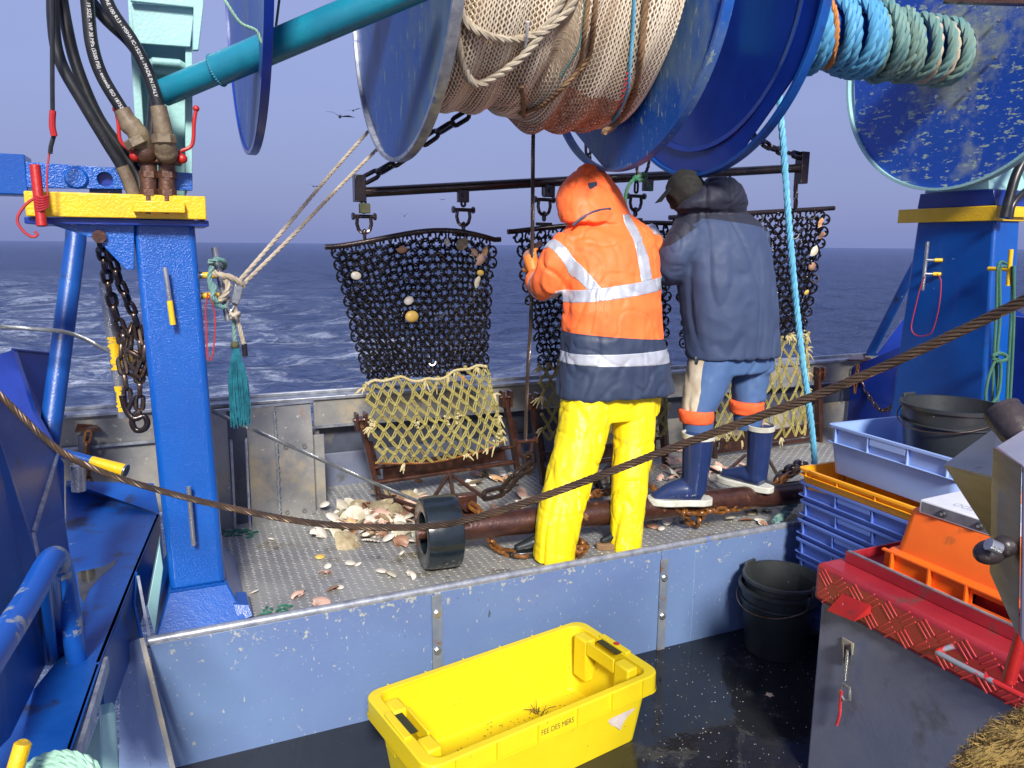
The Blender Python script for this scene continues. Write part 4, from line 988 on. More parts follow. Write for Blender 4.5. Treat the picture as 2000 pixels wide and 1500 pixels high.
MB().rope([Q1(i/14, 0)+V((0, -.01, .01*math.sin(i*2))) for i in range(15)], .009, 3).build('head_rope', pale_fray, D1)
A = hit(705, 830, v=4.05); B = hit(988, 785, v=4.10); A2 = hit(738, 965, v=4.08); B2 = hit(1012, 925, v=4.1)
W_ = hit(878, 925, v=3.85)
frame_iron(D1, A, B, A2, B2, [(W_, hit(845, 975, v=3.6)), (W_, hit(888, 985, v=3.5)), (W_, hit(945, 972, v=3.5)), (A2, hit(850, 1002, v=3.4))])
MB().tube([A2, A2+V((.03, -.05, -.03)), hit(780, 985, v=3.8)], .02, 8).build('shoe_bar', rust_iron, D1)
# dredge two (behind the man in orange)
tl, tr = hit(1003, 452, v=3.92), hit(1316, 436, v=3.86)
bl_, br = hit(1058, 720, v=4.05), hit(1300, 700, v=4.02)
D2, Pd2, ft = dredge('ring-mesh dredge half hidden behind the man in the orange hooded jacket', tl, tr, bl_, br, lambda t: .02*math.sin(math.pi*t),
                     [(1063, 392, 3.9), (1242, 385, 3.87)], 0, fr_pts=[hit(1062, 950, v=4.22), hit(1300, 915, v=4.2)], seed=2)
def Q2(s, t):
    a = hit(1052, 712, v=3.99).lerp(hit(1300, 700, v=4.0), s); b = hit(1062, 860, v=3.92).lerp(hit(1300, 850, v=3.9), s)
    return a.lerp(b, t)+V((.02*noise.noise(V((s*3, t*5, 11))), .03*noise.noise(V((s*3, t*4, 17))), -.04*math.sin(math.pi*s)*t))
twine_net(D2, Q2, 12, 9, .0072, yel_net, seed=4)
A = hit(1040, 790, v=4.0); B = hit(1290, 770, v=4.05); A2 = hit(1062, 945, v=4.0); B2 = hit(1300, 905, v=4.1); W_ = hit(1195, 905, v=3.8)
frame_iron(D2, A, B, A2, B2, [(W_, hit(1150, 950, v=3.5)), (W_, hit(1195, 960, v=3.4)), (W_, hit(1235, 950, v=3.4))])
# dredge three (right)
tl, tr = hit(1395, 420, v=3.75), hit(1620, 407, v=3.68)
bl_, br = hit(1400, 680, v=3.95), hit(1572, 655, v=3.95)
tl, bl_ = tr+(tl-tr)*1.32, br+(bl_-br)*1.35
D3, Pd3, ft = dredge('ring-mesh dredge at the right behind the man in slate blue, beside the blue rope', tl, tr, bl_, br, lambda t: .0,
                     [(1424, 375, 3.75)], 0, fr_pts=[hit(1400, 930, v=4.1), hit(1585, 880, v=4.1)], seed=3)
me = link_mesh(.085, .045, .0085, dark_iron)
for k, py in enumerate((368, 384, 400)): inst('link', me, D3, hit(1554, py-2, v=3.68), Matrix.Rotation(1.3*(k % 2)+.2, 3, 'Z').to_quaternion(), .8)
def Q3(s, t):
    a = hit(1400, 680, v=3.9).lerp(hit(1578, 650, v=3.9), s); b = hit(1395, 860, v=3.85).lerp(hit(1572, 848, v=3.85), s)
    return a.lerp(b, t)+V((.03*noise.noise(V((s*3, t*5, 21))), .03*noise.noise(V((s*3, t*4, 27))), -.02*math.sin(math.pi*s)*t))
twine_net(D3, Q3, 10, 9, .007, yel_net, seed=5)
A = hit(1392, 800, v=4.0); B = hit(1600, 735, v=4.12); A2 = hit(1395, 900, v=4.1); B2 = hit(1600, 880, v=4.15); W_ = hit(1476, 880, v=3.6)
frame_iron(D3, A, B, A2, B2, [(hit(1455, 890, v=3.7), hit(1410, 930, v=3.5)), (hit(1386, 915, v=3.7), hit(1460, 952, v=3.2)), (hit(1500, 895, v=3.7), hit(1525, 940, v=3.3))])
# bridle chains
chain('bridle_chain', 'black bridle chain from the left end of the beam up under the net drum', [BA+V((.02, 0, .06)), hit(765, 322, v=3.9), hit(850, 262, v=3.75), hit(915, 222, v=3.62)], .125, .062, .0125, dark_iron, 'bridle chains of the beam')
chain('bridle_chain', 'black bridle chain from the right end of the beam up behind the blue flange', [BB_+V((-.02, 0, .07)), hit(1510, 290, v=3.6), hit(1465, 262, v=3.5), hit(1420, 235, v=3.45)], .12, .055, .0115, dark_iron, 'bridle chains of the beam')
chain('drop_chain', 'short dark chain showing in the slot of the net drum flange', [hit(1146, 230, v=3.9), hit(1148, 270, v=3.9), hit(1150, 325, v=3.9)], .085, .045, .009, dark_iron)

# ------------------------------------------------------------------ roller bar on deck
RL0 = hit(892, 1032, z=.15); RL1 = hit(1590, 958, z=.14)
RO = thing('roller_bar', 'rusty brown steel roller tube lying on deck with a black wheel at its left end', 'roller', (RL0+RL1)/2-V((0, 0, .15)))
MB().tube([RL0, RL1], .062, 32).build('tube', rust_iron, RO)
rd = (RL1-RL0).normalized()
wc = hit(858, 1038, z=.165)
def wheel(c, ax):
    prof = [(.095, -.075), (.145, -.085), (.160, -.078), (.165, -.05), (.165, .05), (.160, .078), (.145, .085), (.095, .075)]
    t = MB().lathe(prof+[(.095, -.075)], c, ax, 48).build('wheel', tyre, RO)
    pr = MB().lathe([(.02, -.03), (.06, -.03), (.07, .03), (.02, .03)], c, ax, 24)
    N = ax.orthogonal().normalized(); B = ax.cross(N)
    for k in range(5):
        a = 2*math.pi*k/5+.3; d_ = N*math.cos(a)+B*math.sin(a)
        pr.bar(c+d_*.05, c+d_*.10, .035, .05, ax)
    pr.build('wheel_hub', tyre, t)
wheel(wc, rd)
MB().tube([wc-rd*.10, wc+rd*.14], .028, 14).build('axle', rust_iron, RO)
MB().box(hit(910, 985, v=3.30), (.10, .05, .11)).build('tow_lug', rust_iron, RO, bevel=.006)
P = hit(912, 990, v=3.25); MB().lathe([(0, -.02), (.020, -.018), (.024, 0)], P, (0, 1, 0), 14).build('lug_pin', rust_iron, RO)
G = 'rusty chains lying on the deck'
chain('deck_chain', 'bright orange rusted chain hanging over the roller bar beside the black wheel', [hit(918, 985, v=3.20), hit(938, 1000, v=3.15), hit(950, 1035, v=3.12), hit(965, 1068, z=.03), hit(1000, 1082, z=.02), hit(1030, 1085, z=.02)], .085, .048, .010, rust_orange, G)
chain('deck_chain', 'heap of rusted chain on the deck between the yellow trouser legs', [hit(1128, 1058, z=.03), hit(1145, 1066, z=.05), hit(1132, 1080, z=.03), hit(1118, 1086, z=.02), hit(1130, 1070, z=.07), hit(1140, 1078, z=.02)], .085, .05, .011, rust_orange, G)
chain('deck_chain', 'rusted chain loop hanging over the roller bar between the yellow trouser legs', [hit(1195, 958, v=3.3), hit(1150, 968, v=3.2), hit(1132, 975, v=3.1), hit(1138, 1000, v=3.1), hit(1150, 1010, v=3.1), hit(1148, 985, v=3.1)], .085, .05, .011, rust_orange, G)
chain('deck_chain', 'long rusted chain draped from the roller end down past the blue boots', [hit(1560, 918, z=.24), hit(1530, 935, z=.22), hit(1500, 962, v=2.99), hit(1460, 985, v=2.98), hit(1420, 996, v=2.96), hit(1380, 998, v=2.96), hit(1340, 1000, v=2.98), hit(1315, 985, v=3.0), hit(1290, 965, v=3.05), hit(1272, 948, v=3.12)], .085, .05, .0105, rust_orange, G)
chain('deck_chain', 'short rusted chain dangling below the boot of the man in blue', [hit(1335, 1000, v=2.97), hit(1345, 1020, z=.04), hit(1362, 1028, z=.02), hit(1370, 1000, v=2.96)], .085, .05, .0105, rust_orange, G)
chain('tow_chain', 'grey tow chain with long links left of the yellow trousers', [hit(945, 968, v=3.35), hit(985, 958, v=3.4), hit(1000, 935, v=3.45), hit(1020, 922, v=3.5), hit(1040, 905, v=3.5)], .15, .07, .014, chain_iron)
chain('tow_chain', 'dark tow chain with long links seen between the yellow trouser legs', [hit(1165, 940, v=3.5), hit(1178, 965, v=3.4), hit(1200, 952, v=3.4)], .11, .06, .012, chain_iron)
chain('tow_chain', 'dark tow chain with long links on the roller beside the stacked crates', [hit(1515, 940, z=.2), hit(1545, 915, z=.22), hit(1570, 905, z=.2)], .11, .07, .014, chain_iron)

# chains wrapped on the stainless bar behind the left post
SP = thing('stainless_bar', 'leaning stainless bar with flaking yellow paint behind the left post', 'bar', hit(240, 815, v=3.5))
a_, b_ = hit(204, 548, v=3.5), hit(242, 815, v=3.5)
MB().tube([a_, b_], .0235, 22).build('tube', steel, SP)
for f0, f1 in ((.40, .64), (.76, .95)):
    mb = MB(); n = 20; vs = []; rnd = random.Random(int(f0*100)); T_ = (b_-a_).normalized(); N = V((-1, 0, 0)); N = (N-T_*N.dot(T_)).normalized(); B = T_.cross(N)
    for k in range(n+1):
        f = f0+(f1-f0)*k/n; c = a_.lerp(b_, f); w0 = rnd.uniform(-.9, -.2); w1 = rnd.uniform(.7, 2.3) if f0 < .5 else rnd.uniform(.2, 1.6)
        for j in range(7):
            an = 1.35+w0+(w1-w0)*j/6; vs.append(c+(N*math.cos(an)+B*math.sin(an)*(1 if (B.y < 0) else -1))*.0243)
    mb.add(vs, [(k*7+j, k*7+j+1, k*7+8+j, k*7+7+j) for k in range(n) for j in range(6)]).build('yellow_paint', yellow, SP)
MB().tube([hit(240, 700, v=3.5), hit(292, 700, v=3.4)], .018, 12).build('cross_stub', yellow, SP)
P = hit(195, 462, v=3.0)
CH = thing('hanging_chain', 'tangle of brown chains hung from the gusset onto the stainless bar', 'chain', hit(270, 830, v=3.3))
MB().lathe([(0, -.03), (.022, -.03), (.024, 0), (0, 0)], P, (0, 1, 0), 12).build('hook_pin', rust_iron, CH)
kw = dict(host=CH)
chain('', '', [hit(195, 465, v=3.02), hit(205, 520, v=3.15), hit(222, 600, v=3.3), hit(245, 665, v=3.35), hit(268, 740, v=3.35)], .085, .045, .0095, chain_iron, **kw)
chain('', '', [hit(212, 480, v=3.05), hit(232, 545, v=3.15), hit(255, 600, v=3.25), hit(270, 640, v=3.3), hit(278, 720, v=3.3)], .08, .042, .009, chain_iron, **kw)
chain('', '', [hit(240, 640, v=3.38), hit(236, 700, v=3.36), hit(246, 745, v=3.34), hit(250, 790, v=3.33)], .08, .042, .009, chain_iron, **kw)
chain('', '', [hit(262, 632, v=3.36), hit(250, 680, v=3.32), hit(278, 700, v=3.3), hit(262, 722, v=3.3), hit(288, 726, v=3.3)], .08, .042, .009, chain_iron, **kw)
chain('', '', [hit(245, 720, v=3.38), hit(262, 730, v=3.34), hit(290, 730, v=3.3)], .08, .042, .009, chain_iron, **kw)
chain('', '', [hit(272, 720, v=3.3), hit(273, 760, v=3.3), hit(272, 800, v=3.3)], .085, .045, .0095, chain_iron, **kw)
chain('', '', [hit(278, 640, v=3.3), hit(285, 690, v=3.28), hit(270, 735, v=3.28)], .08, .042, .009, chain_iron, **kw)
MB().tube(smooth_path([hit(238, 772, v=3.3), hit(246, 800, v=3.3), hit(262, 818, v=3.29), hit(280, 812, v=3.29), hit(288, 825, v=3.29), hit(282, 838, v=3.29), hit(266, 840, v=3.3), hit(258, 826, v=3.3), hit(262, 812, v=3.3), hit(275, 802, v=3.3)], .012), .012, 10).build('grab_hook', dark_iron, CH)
MB().tube(smooth_path([hit(250, 800, v=3.3), hit(262, 775, v=3.3)], .012), .010, 8).build('hook_tip', dark_iron, CH)
# belaying bar with yellow end in the ledge corner
YB = thing('fairlead_bar', 'blue bar with a yellow end sticking out below the wire at the left', 'bar', hit(125, 890, v=3.4))
a_, b_ = hit(118, 884, v=3.3), hit(247, 920, v=3.2); mid = a_.lerp(b_, .47)
MB().tube([a_, mid], .020, 18).build('blue_end', blue_worn, YB); MB().tube([mid, b_], [.021, .0255], 18).build('yellow_end', yellow, YB); MB().tube([b_.lerp(a_, .03), b_], .0262, 18).build('end_ring', steel, YB)
PX = thing('upright_stub', 'short stainless upright with a yellow cap below the yellow ended bar', 'pin', hit(152, 958, v=3.75))
MB().tube([hit(152, 908, v=3.75), hit(154, 958, v=3.75)], .030, 20).build('tube', steel, PX); MB().bar(hit(142, 906, v=3.76), hit(146, 960, v=3.76), .012, .012).build('yellow_bracket', yellow, PX)
BR = thing('bracket', 'small rusty shelf bracket on the stern bulwark holding a chain', 'bracket', hit(170, 845, v=4.36))
MB().prism([hit(147, 845, v=4.36), hit(196, 842, v=4.36), hit(190, 834, v=4.42), hit(152, 832, v=4.42)], (0, 0, .012)).build('plate', rust_iron, BR)
MB().tube([hit(164, 850, v=4.36), hit(168, 905, v=4.36)], .03, 12).build('side_tube', panel_dark, BR)
chain('side_chain', 'grey chain hanging from the rusty bracket at the left of the stern', [hit(174, 842, v=4.30), hit(167, 880, v=4.30), hit(176, 905, v=4.30), hit(172, 935, v=4.30), hit(176, 955, v=4.28)], .075, .042, .008, rust_orange, 'small chains on the stern bulwark')
chain('side_chain', 'grey chain drooping from the stern bulwark to the right post', [hit(1678, 735, v=4.32), hit(1690, 760, v=4.28), hit(1704, 785, v=4.15), hit(1722, 802, v=4.0), hit(1740, 795, v=3.8), hit(1756, 775, v=3.6)], .065, .034, .0065, grey_chain, 'small chains on the stern bulwark')
chain('side_chain', 'short rusty end of chain hanging at the right of the stern bulwark', [hit(1676, 712, v=4.34), hit(1672, 740, v=4.33), hit(1669, 768, v=4.33)], .065, .034, .0065, rust_orange, 'small chains on the stern bulwark')
BR = thing('bracket', 'small rusty bracket under the rail at the right end of the stern bulwark', 'bracket', hit(1690, 706, v=4.35))
MB().prism([hit(1655, 705, v=4.34), hit(1702, 705, v=4.34), hit(1698, 698, v=4.41), hit(1660, 698, v=4.41)], (0, 0, .012)).build('plate', rust_iron, BR)

# ------------------------------------------------------------------ wires and ropes
def ropething(name, label, pts, R, m, strands=3, cat='rope', lay=7, group=None, step=None):
    o = MB().rope(pts, R, strands, lay=lay, step=step).build(name, m); return tag(o, label, cat, group)
ropething('wire_rope', 'thick bronze-brown steel wire sagging across the whole foreground', [hit(-60, 715, d=2.05), hit(0, 772, d=2.1), hit(110, 875, d=2.15), hit(200, 922, d=2.2), hit(320, 960, d=2.2), hit(450, 992, d=2.15), hit(600, 1020, d=2.1), hit(740, 1030, d=2.05), hit(870, 1024, d=1.98), hit(1000, 990, d=1.9), hit(1150, 937, d=1.82), hit(1300, 880, d=1.74), hit(1450, 825, d=1.64), hit(1600, 770, d=1.54), hit(1750, 705, d=1.44), hit(1900, 635, d=1.34), hit(2060, 558, d=1.24)], .0098, wire_gold, 6, 'wire', lay=10)
ropething('wire_rope', 'thin grey wire running from the far left down to the black wheel', [hit(-40, 636, v=3.6), hit(60, 642, v=3.6), hit(140, 652, v=3.6), hit(215, 688, v=3.6), hit(300, 738, v=3.58), hit(410, 800, v=3.5), hit(560, 868, v=3.5), hit(700, 930, v=3.5), hit(830, 985, v=3.5)], .0095, wire_grey, 6, 'wire', lay=9)
ropething('wire_rope', 'vertical greasy wire hanging left of the orange hood', [hit(1043, 180, v=3.5), hit(1041, 300, v=3.5), hit(1040, 450, v=3.5), hit(1037, 620, v=3.5), hit(1030, 740, v=3.5), hit(1026, 860, v=3.52)], .0105, wire_dark, 6, 'wire', lay=9)
ws = thing('wire_shackle', 'rusty shackle and long link at the foot of the vertical wire', 'shackle', hit(1028, 925, v=3.5))
shackle(ws, hit(1026, 862, v=3.52), 1.2, rust_iron); inst('link', link_mesh(.14, .07, .012, chain_iron), ws, hit(1032, 905, v=3.5))
ropething('blue_rope', 'pale blue laid rope hanging straight down beside the right-hand dredge', [hit(1518, 150, v=3.15), hit(1528, 260, v=3.1), hit(1538, 400, v=3.08), hit(1548, 520, v=3.06), hit(1562, 660, v=3.05), hit(1578, 780, v=3.04), hit(1588, 860, v=3.04), hit(1592, 930, v=3.04)], .0185, sky_rope, 3, lay=7)
ropething('teal_rope', 'faded teal rope bunched on deck behind the crate stack', [hit(1600, 940, z=.12), hit(1575, 965, z=.08), hit(1548, 985, z=.05), hit(1530, 1005, z=.04), hit(1515, 1018, z=.04)], .026, teal_rope, 3)
for k, pts in enumerate(([(468, 548, 3.06), (560, 442, 3.3), (650, 335, 3.6), (738, 236, 3.95)], [(478, 552, 3.06), (570, 462, 3.3), (660, 368, 3.6), (756, 272, 3.95)])):
    ropething('stay_line', ('beige braided line, upper of the two running from the pin up to the net drum', 'beige braided line, lower of the two running from the pin up to the net drum')[k], [hit(a, b, v=c) for a, b, c in pts], .0088, beige, 3, lay=12)
# lashing at the cleat
CL = thing('lashing', 'tangle of teal and beige rope tied round the steel pin beside the left post', 'lashing', hit(450, 620, v=3.05))
def lash(pts, R, m, name): MB().rope([hit(a, b, v=v) for a, b, v in pts], R, 3).build(name, m, CL)
lash([(412, 512, 3.02), (424, 506, 3.0), (438, 512, 3.02), (436, 524, 3.08), (418, 522, 3.1), (410, 510, 3.04)], .010, teal_rope, 'teal_turn')
lash([(414, 520, 3.0), (409, 545, 3.0), (416, 575, 3.0), (426, 596, 3.01), (440, 600, 3.02), (436, 588, 3.04)], .010, teal_rope, 'teal_turn')
lash([(410, 552, 3.0), (420, 562, 3.0), (414, 580, 2.99), (424, 590, 3.0)], .009, teal_rope, 'teal_turn')
lash([(414, 527, 3.02), (425, 536, 2.99), (450, 541, 2.99), (468, 552, 3.0), (474, 560, 3.02)], .012, beige, 'beige_turn')
lash([(440, 545, 3.0), (446, 560, 2.99), (438, 578, 3.0), (424, 590, 3.02), (418, 588, 3.06)], .012, beige, 'beige_turn')
lash([(450, 556, 3.0), (442, 575, 3.0), (430, 590, 3.02)], .009, beige, 'beige_turn')
lash([(458, 585, 3.03), (460, 610, 3.03), (468, 640, 3.03), (476, 672, 3.03)], .009, beige, 'beige_tail')
lash([(450, 612, 3.0), (458, 616, 2.98), (466, 612, 3.0), (462, 622, 3.04), (452, 620, 3.03)], .009, beige, 'beige_knot')
MB().tube([hit(477, 672, v=3.03), hit(479, 696, v=3.03)], .010, 10).build('tape_end', rubber, CL)
SPL = MB().prism([hit(460, 548, v=3.0), hit(476, 562, v=3.0), hit(467, 596, v=3.0), hit(450, 590, v=3.0)], (0, .025, 0)).build('snap_shackle', steel, CL, bevel=.004)
MB().tube(smooth_path([hit(450, 580, v=3.02), hit(444, 596, v=3.02), hit(450, 608, v=3.02), hit(458, 598, v=3.02)], .008), .006, 8).build('ring', steel, CL)
RC = MB().tube(smooth_path([hit(a, b, v=3.03) for a, b in ((406, 572), (402, 600), (403, 640), (405, 690), (409, 706), (416, 690), (420, 640), (418, 605), (408, 575))], .012), .0028, 6).build('red_cord_loop', red_cord); tag(RC, 'thin red cord loop hanging from the yellow stub beside the left post', 'cord')
TF = thing('teal_tassel', 'long frayed teal rope tassel hanging below the lashing', 'rope', hit(470, 830, v=3.05))
MB().rope([hit(458, 600, v=3.05), hit(457, 640, v=3.05), hit(459, 672, v=3.05)], .009, 3).build('rope_neck', teal_rope, TF)
MB().ball(hit(459, 674, v=3.05), .017, 10).build('knot', moss, TF)
fb = MB(); rnd = random.Random(8); c0 = hit(460, 680, v=3.05)
for k in range(330):
    a = rnd.uniform(0, 6.28); q = math.sqrt(rnd.random()); ex = hit(470+rnd.uniform(-1, 1), 800+rnd.uniform(-8, 34), v=3.05)
    off = V((math.cos(a)*q*.038, math.sin(a)*q*.032, 0)); off2 = V((math.cos(a)*q*.010, math.sin(a)*q*.010, 0))
    p1 = c0+off2; p3 = ex+off; p2 = p1.lerp(p3, .5)+V((rnd.gauss(0, .004), rnd.gauss(0, .004), 0))+off*.25
    fb.tube(smooth_path([p1, p2, p3], .035), .0021, 3, cap=False)
fb.build('frayed_strands', teal_fray, TF, kind='stuff')
# knotted rope on the beam
KR = thing('tied_rope', 'frayed green-grey rope end knotted round the beam beside the orange hood', 'rope', hit(1250, 350, v=3.8))
lp = [(1250, 300), (1244, 325), (1248, 345), (1262, 335), (1268, 312), (1266, 290)]
MB().rope([hit(a, b, v=3.72) for a, b in lp], .010, 3).build('loop', wire_dark, KR)
MB().rope([hit(a, b, v=3.70) for a, b in ((1238, 345), (1250, 352), (1262, 348), (1256, 340), (1240, 350))], .014, 3).build('knot', gm_rope, KR)
MB().rope([hit(a, b, v=3.70) for a, b in ((1240, 348), (1228, 362), (1222, 380), (1221, 398))], .011, 3).build('tail', gm_rope, KR)
MB().rope([hit(a, b, v=3.70) for a, b in ((1258, 350), (1266, 360), (1272, 372))], .011, 3).build('tail', gm_rope, KR)
# green line hung on the right post
GL = thing('green_line', 'green cord coiled and hung on the yellow pin of the right post', 'rope', hit(1950, 830, v=2.76))
for k, pts in enumerate(([(1966, 515), (1954, 512), (1948, 530), (1946, 600), (1941, 700), (1938, 790), (1936, 830)], [(1964, 520), (1953, 530), (1953, 620), (1947, 700), (1948, 790), (1940, 830)],
        [(1978, 520), (1976, 600), (1970, 700), (1966, 790), (1964, 850)], [(1980, 520), (1980, 620), (1976, 720), (1972, 800), (1975, 850)], [(1945, 700), (1930, 740), (1925, 780), (1936, 788), (1950, 770), (1955, 720), (1950, 700)])):
    MB().rope([hit(a, b, v=2.76-.01*k) for a, b in pts], .0095, 3, lay=5).build('strand', green_rope, GL)
MB().rope([hit(a, b, v=2.72) for a, b in ((1938, 696), (1952, 690), (1966, 696), (1962, 704), (1948, 706), (1940, 700))], .012, 3).build('knot', green_rope, GL)
PC = MB().tube(smooth_path([hit(a, b, u=4.23) for a, b in ((1830, 535), (1838, 550), (1834, 600), (1822, 645), (1810, 655), (1790, 655), (1780, 640), (1788, 600), (1798, 560), (1806, 540))], .012), .003, 6).build('pink_cord', red_cord); tag(PC, 'thin pink red cord loop hanging on the steel pin of the right post', 'cord')
MC = MB().rope([hit(430, -20, v=2.6), hit(445, 10, v=2.6), hit(470, 45, v=2.62), hit(500, 60, v=2.64), hit(512, 85, v=2.66), hit(530, 90, v=2.68)], .0055, 3).build('thin_line', mint_rope); tag(MC, 'thin pale green line hanging over the teal boom at the top left', 'line')
VL = MB().tube(smooth_path([hit(548, -20, v=3.4), hit(535, 80, v=3.4), hit(525, 125, v=3.4)], .03), .005, 6).build('thin_line', gm_rope); tag(VL, 'thin dark line hanging beside the disc seen edge on', 'line')

# red handle lanyard on the yellow band
RH = thing('red_toggle', 'red painted wooden toggle lashed with cord to the left yellow band', 'toggle', hit(82, 445, v=2.88))
MB().tube([hit(68, 322, v=2.88), hit(82, 442, v=2.86)], .0155, 12).build('handle', redp, RH, bevel=.002)
for k in range(6): MB().tube(smooth_path([hit(66+k*.5, 380+k*6, v=2.86), hit(80, 386+k*5, v=2.845), hit(95, 382+k*4, v=2.86)], .01), .0035, 6).build('cord_turn', red_cord, RH)
MB().tube(smooth_path([hit(a, b, v=2.86) for a, b in ((93, 385), (92, 340), (96, 300), (98, 285))], .015), .003, 6).build('cord', red_cord, RH)
MB().tube(smooth_path([hit(a, b, v=2.86) for a, b in ((70, 385), (50, 400), (34, 425), (40, 445), (60, 462), (74, 460), (68, 452))], .012), .0045, 6).build('cord_tail', rubber if False else red_cord, RH)
SL = thing('strap_line', 'black line with red tape running up from the red toggle', 'line', hit(98, 300, v=2.85))
MB().tube(smooth_path([hit(a, b, v=2.85) for a, b in ((98, 300), (100, 282), (106, 262), (103, 235), (102, 100), (103, -20))], .02), .0065, 8).build('line', rubber, SL)
MB().tube(smooth_path([hit(a, b, v=2.84) for a, b in ((106, 266), (102, 245), (103, 216))], .01), .0095, 8).build('red_tape', redp, SL)

# ------------------------------------------------------------------ hydraulic hoses
def hose_text(host, txt, path, R, s0, size, view):
    """raised print following a hose, facing the given side"""
    cu = bpy.data.curves.new('t', 'FONT'); cu.body = txt; cu.size = size; to = bpy.data.objects.new('t', cu); COL.objects.link(to)
    dg = bpy.context.evaluated_depsgraph_get(); me = bpy.data.meshes.new_from_object(to.evaluated_get(dg)); bpy.data.objects.remove(to)
    P = smooth_path(path, .004); ln = [0]
    for i in range(1, len(P)): ln.append(ln[-1]+(P[i]-P[i-1]).length)
    mb = MB(); vs = []
    for v in me.vertices:
        s = s0+v.co.x; i = min(len(P)-2, max(0, int(s/ln[-1]*(len(P)-1)))); p = P[i].lerp(P[i+1], max(0, min(1, (s-ln[i])/(ln[i+1]-ln[i]))))
        t = (P[i+1]-P[i]).normalized(); vw = (EYEP-p).normalized(); vw = (vw-t*vw.dot(t)).normalized(); up_ = vw.cross(t)
        a = (v.co.y-size*.35)/R+view
        vs.append(p+(vw*math.cos(a)+up_*math.sin(a))*(R+.0006))
    mb.add(vs, [tuple(p.vertices) for p in me.polygons]); return mb.build('printed_text', print_w, host, smooth=0)
def hose(label, pts, R, m=rubber, tape_f=None, elbow=None, text=None):
    H_ = thing('hydraulic_hose', label, 'hose', pts[-1], 'black hydraulic hoses on the left post')
    MB().tube(smooth_path(pts, .015), R, 20).build('hose', m, H_)
    if text:
        for tx, s0, sz, vw in text: hose_text(H_, tx, pts, R, s0, sz, vw)
    return H_
y = 2.93
p1 = [hit(165, -60, v=2.9), hit(172, 20, v=2.9), hit(180, 90, v=2.9), hit(200, 150, v=2.9), hit(243, 222, v=2.9)]
H1 = hose('black hose with long white printing ending in the left taped elbow fitting', p1, .0200, text=[('19 SIZE - WP 38 MPa (5500 PSI) - exceeds ISO 18752/CC', .10, .0150, .15)])
e1_ = [hit(238, 214, v=2.9), hit(252, 240, v=2.9), hit(270, 262, v=2.9), hit(283, 290, v=2.93)]
MB().tube(smooth_path(e1_, .01), [.026, .026, .027, .0275, .030, .034, .033, .031, .033, .034][:len(smooth_path(e1_, .01))]+[.034]*max(0, len(smooth_path(e1_, .01))-10), 16).build('taped_ferrule', tape, H1)
MB().ball(hit(284, 296, v=2.93), .040, 18, sc=(1, 1, 1.05)).build('elbow', brass, H1)
MB().lathe([(.034, 0), (.040, .004), (.040, .028), (.034, .032)], hit(262, 268, v=2.9), (hit(283, 290, v=2.9)-hit(252, 240, v=2.9)), 6).build('nut', tape, H1)
p2 = [hit(190, -70, v=2.86), hit(212, 10, v=2.86), hit(258, 80, v=2.86), hit(290, 145, v=2.86), hit(312, 215, v=2.86)]
H2 = hose('black hose reading MADE IN ITALY ending in the right taped elbow fitting', p2, .0200, text=[('SAE 100 R13 - MSHA IC-152/16 - MADE IN ITALY', .10, .0150, .1)])
e2_ = [hit(309, 208, v=2.86), hit(316, 240, v=2.86), hit(320, 270, v=2.87), hit(325, 298, v=2.9)]
sp_ = smooth_path(e2_, .01); MB().tube(sp_, [.0255+.010*min(1, i/len(sp_)*1.3)**2 for i in range(len(sp_))], 16).build('taped_ferrule', tape, H2)
MB().ball(hit(325, 298, v=2.9), .037, 18).build('elbow', tape, H2)
MB().lathe([(.033, 0), (.038, .004), (.038, .028), (.033, .032)], hit(319, 262, v=2.87), (0.05, .02, -1), 6).build('nut', tape, H2)
H3 = hose('black hose nearest the left edge, looping down behind the yellow clamp', [hit(104, -60, v=2.93), hit(104, 40, v=2.93), hit(118, 120, v=2.93), hit(165, 205, v=2.93), hit(210, 280, v=2.94), hit(240, 330, v=2.95), hit(262, 385, v=2.96)], .0185)
sp_ = smooth_path([hit(238, 325, v=2.945), hit(250, 350, v=2.95), hit(262, 382, v=2.955)], .01); MB().tube(sp_, .0215, 14).build('tape_sleeve', tape, H3)
H4 = hose('black hose crossing behind the leftmost loop to the clamp', [hit(112, -60, v=2.98), hit(128, 40, v=2.98), hit(150, 130, v=2.98), hit(190, 225, v=2.98), hit(235, 290, v=2.98), hit(270, 345, v=2.98), hit(278, 395, v=2.97)], .0185)
H5 = hose('black hose passing in front of the mint bracket behind the printed hoses', [hit(130, -60, v=3.0), hit(200, 30, v=3.0), hit(260, 90, v=3.0), hit(298, 160, v=3.0), hit(300, 220, v=3.0), hit(292, 300, v=3.0)], .0195)
VB = thing('valve_block', 'small rusty valve block with two red levers on top of the left post', 'valve', hit(305, 330, v=2.95))
MB().box(hit(307, 312, v=2.97), (.155, .10, .028)).build('block', brass, VB, bevel=.004)
for px in (290, 326):
    a_, b_ = hit(px, 318, v=2.95), hit(px, 418, v=2.95)
    MB().tube([a_, b_], .0265, 18).build('pipe', brass, VB)
    for f in (.15, .5): MB().lathe([(.027, 0), (.031, .003), (.031, .024), (.027, .027)], a_.lerp(b_, f), (0, 0, -1), 6).build('union_nut', brass, VB)
for pts in ([(355, 305), (352, 296), (375, 283), (379, 240), (383, 212)], [(262, 300), (236, 276), (231, 240), (226, 213)]):
    l_ = MB().tube(smooth_path([hit(a, b, v=2.92) for a, b in pts], .008), .0062, 8).build('lever', redp, VB)
    MB().ball(hit(*pts[-1], v=2.92), .011, 10).build('lever_knob', redp, l_)
    MB().ball(hit(pts[0][0]+1, pts[0][1]+5, v=2.92), .017, 10).build('lever_boss', redp, l_)
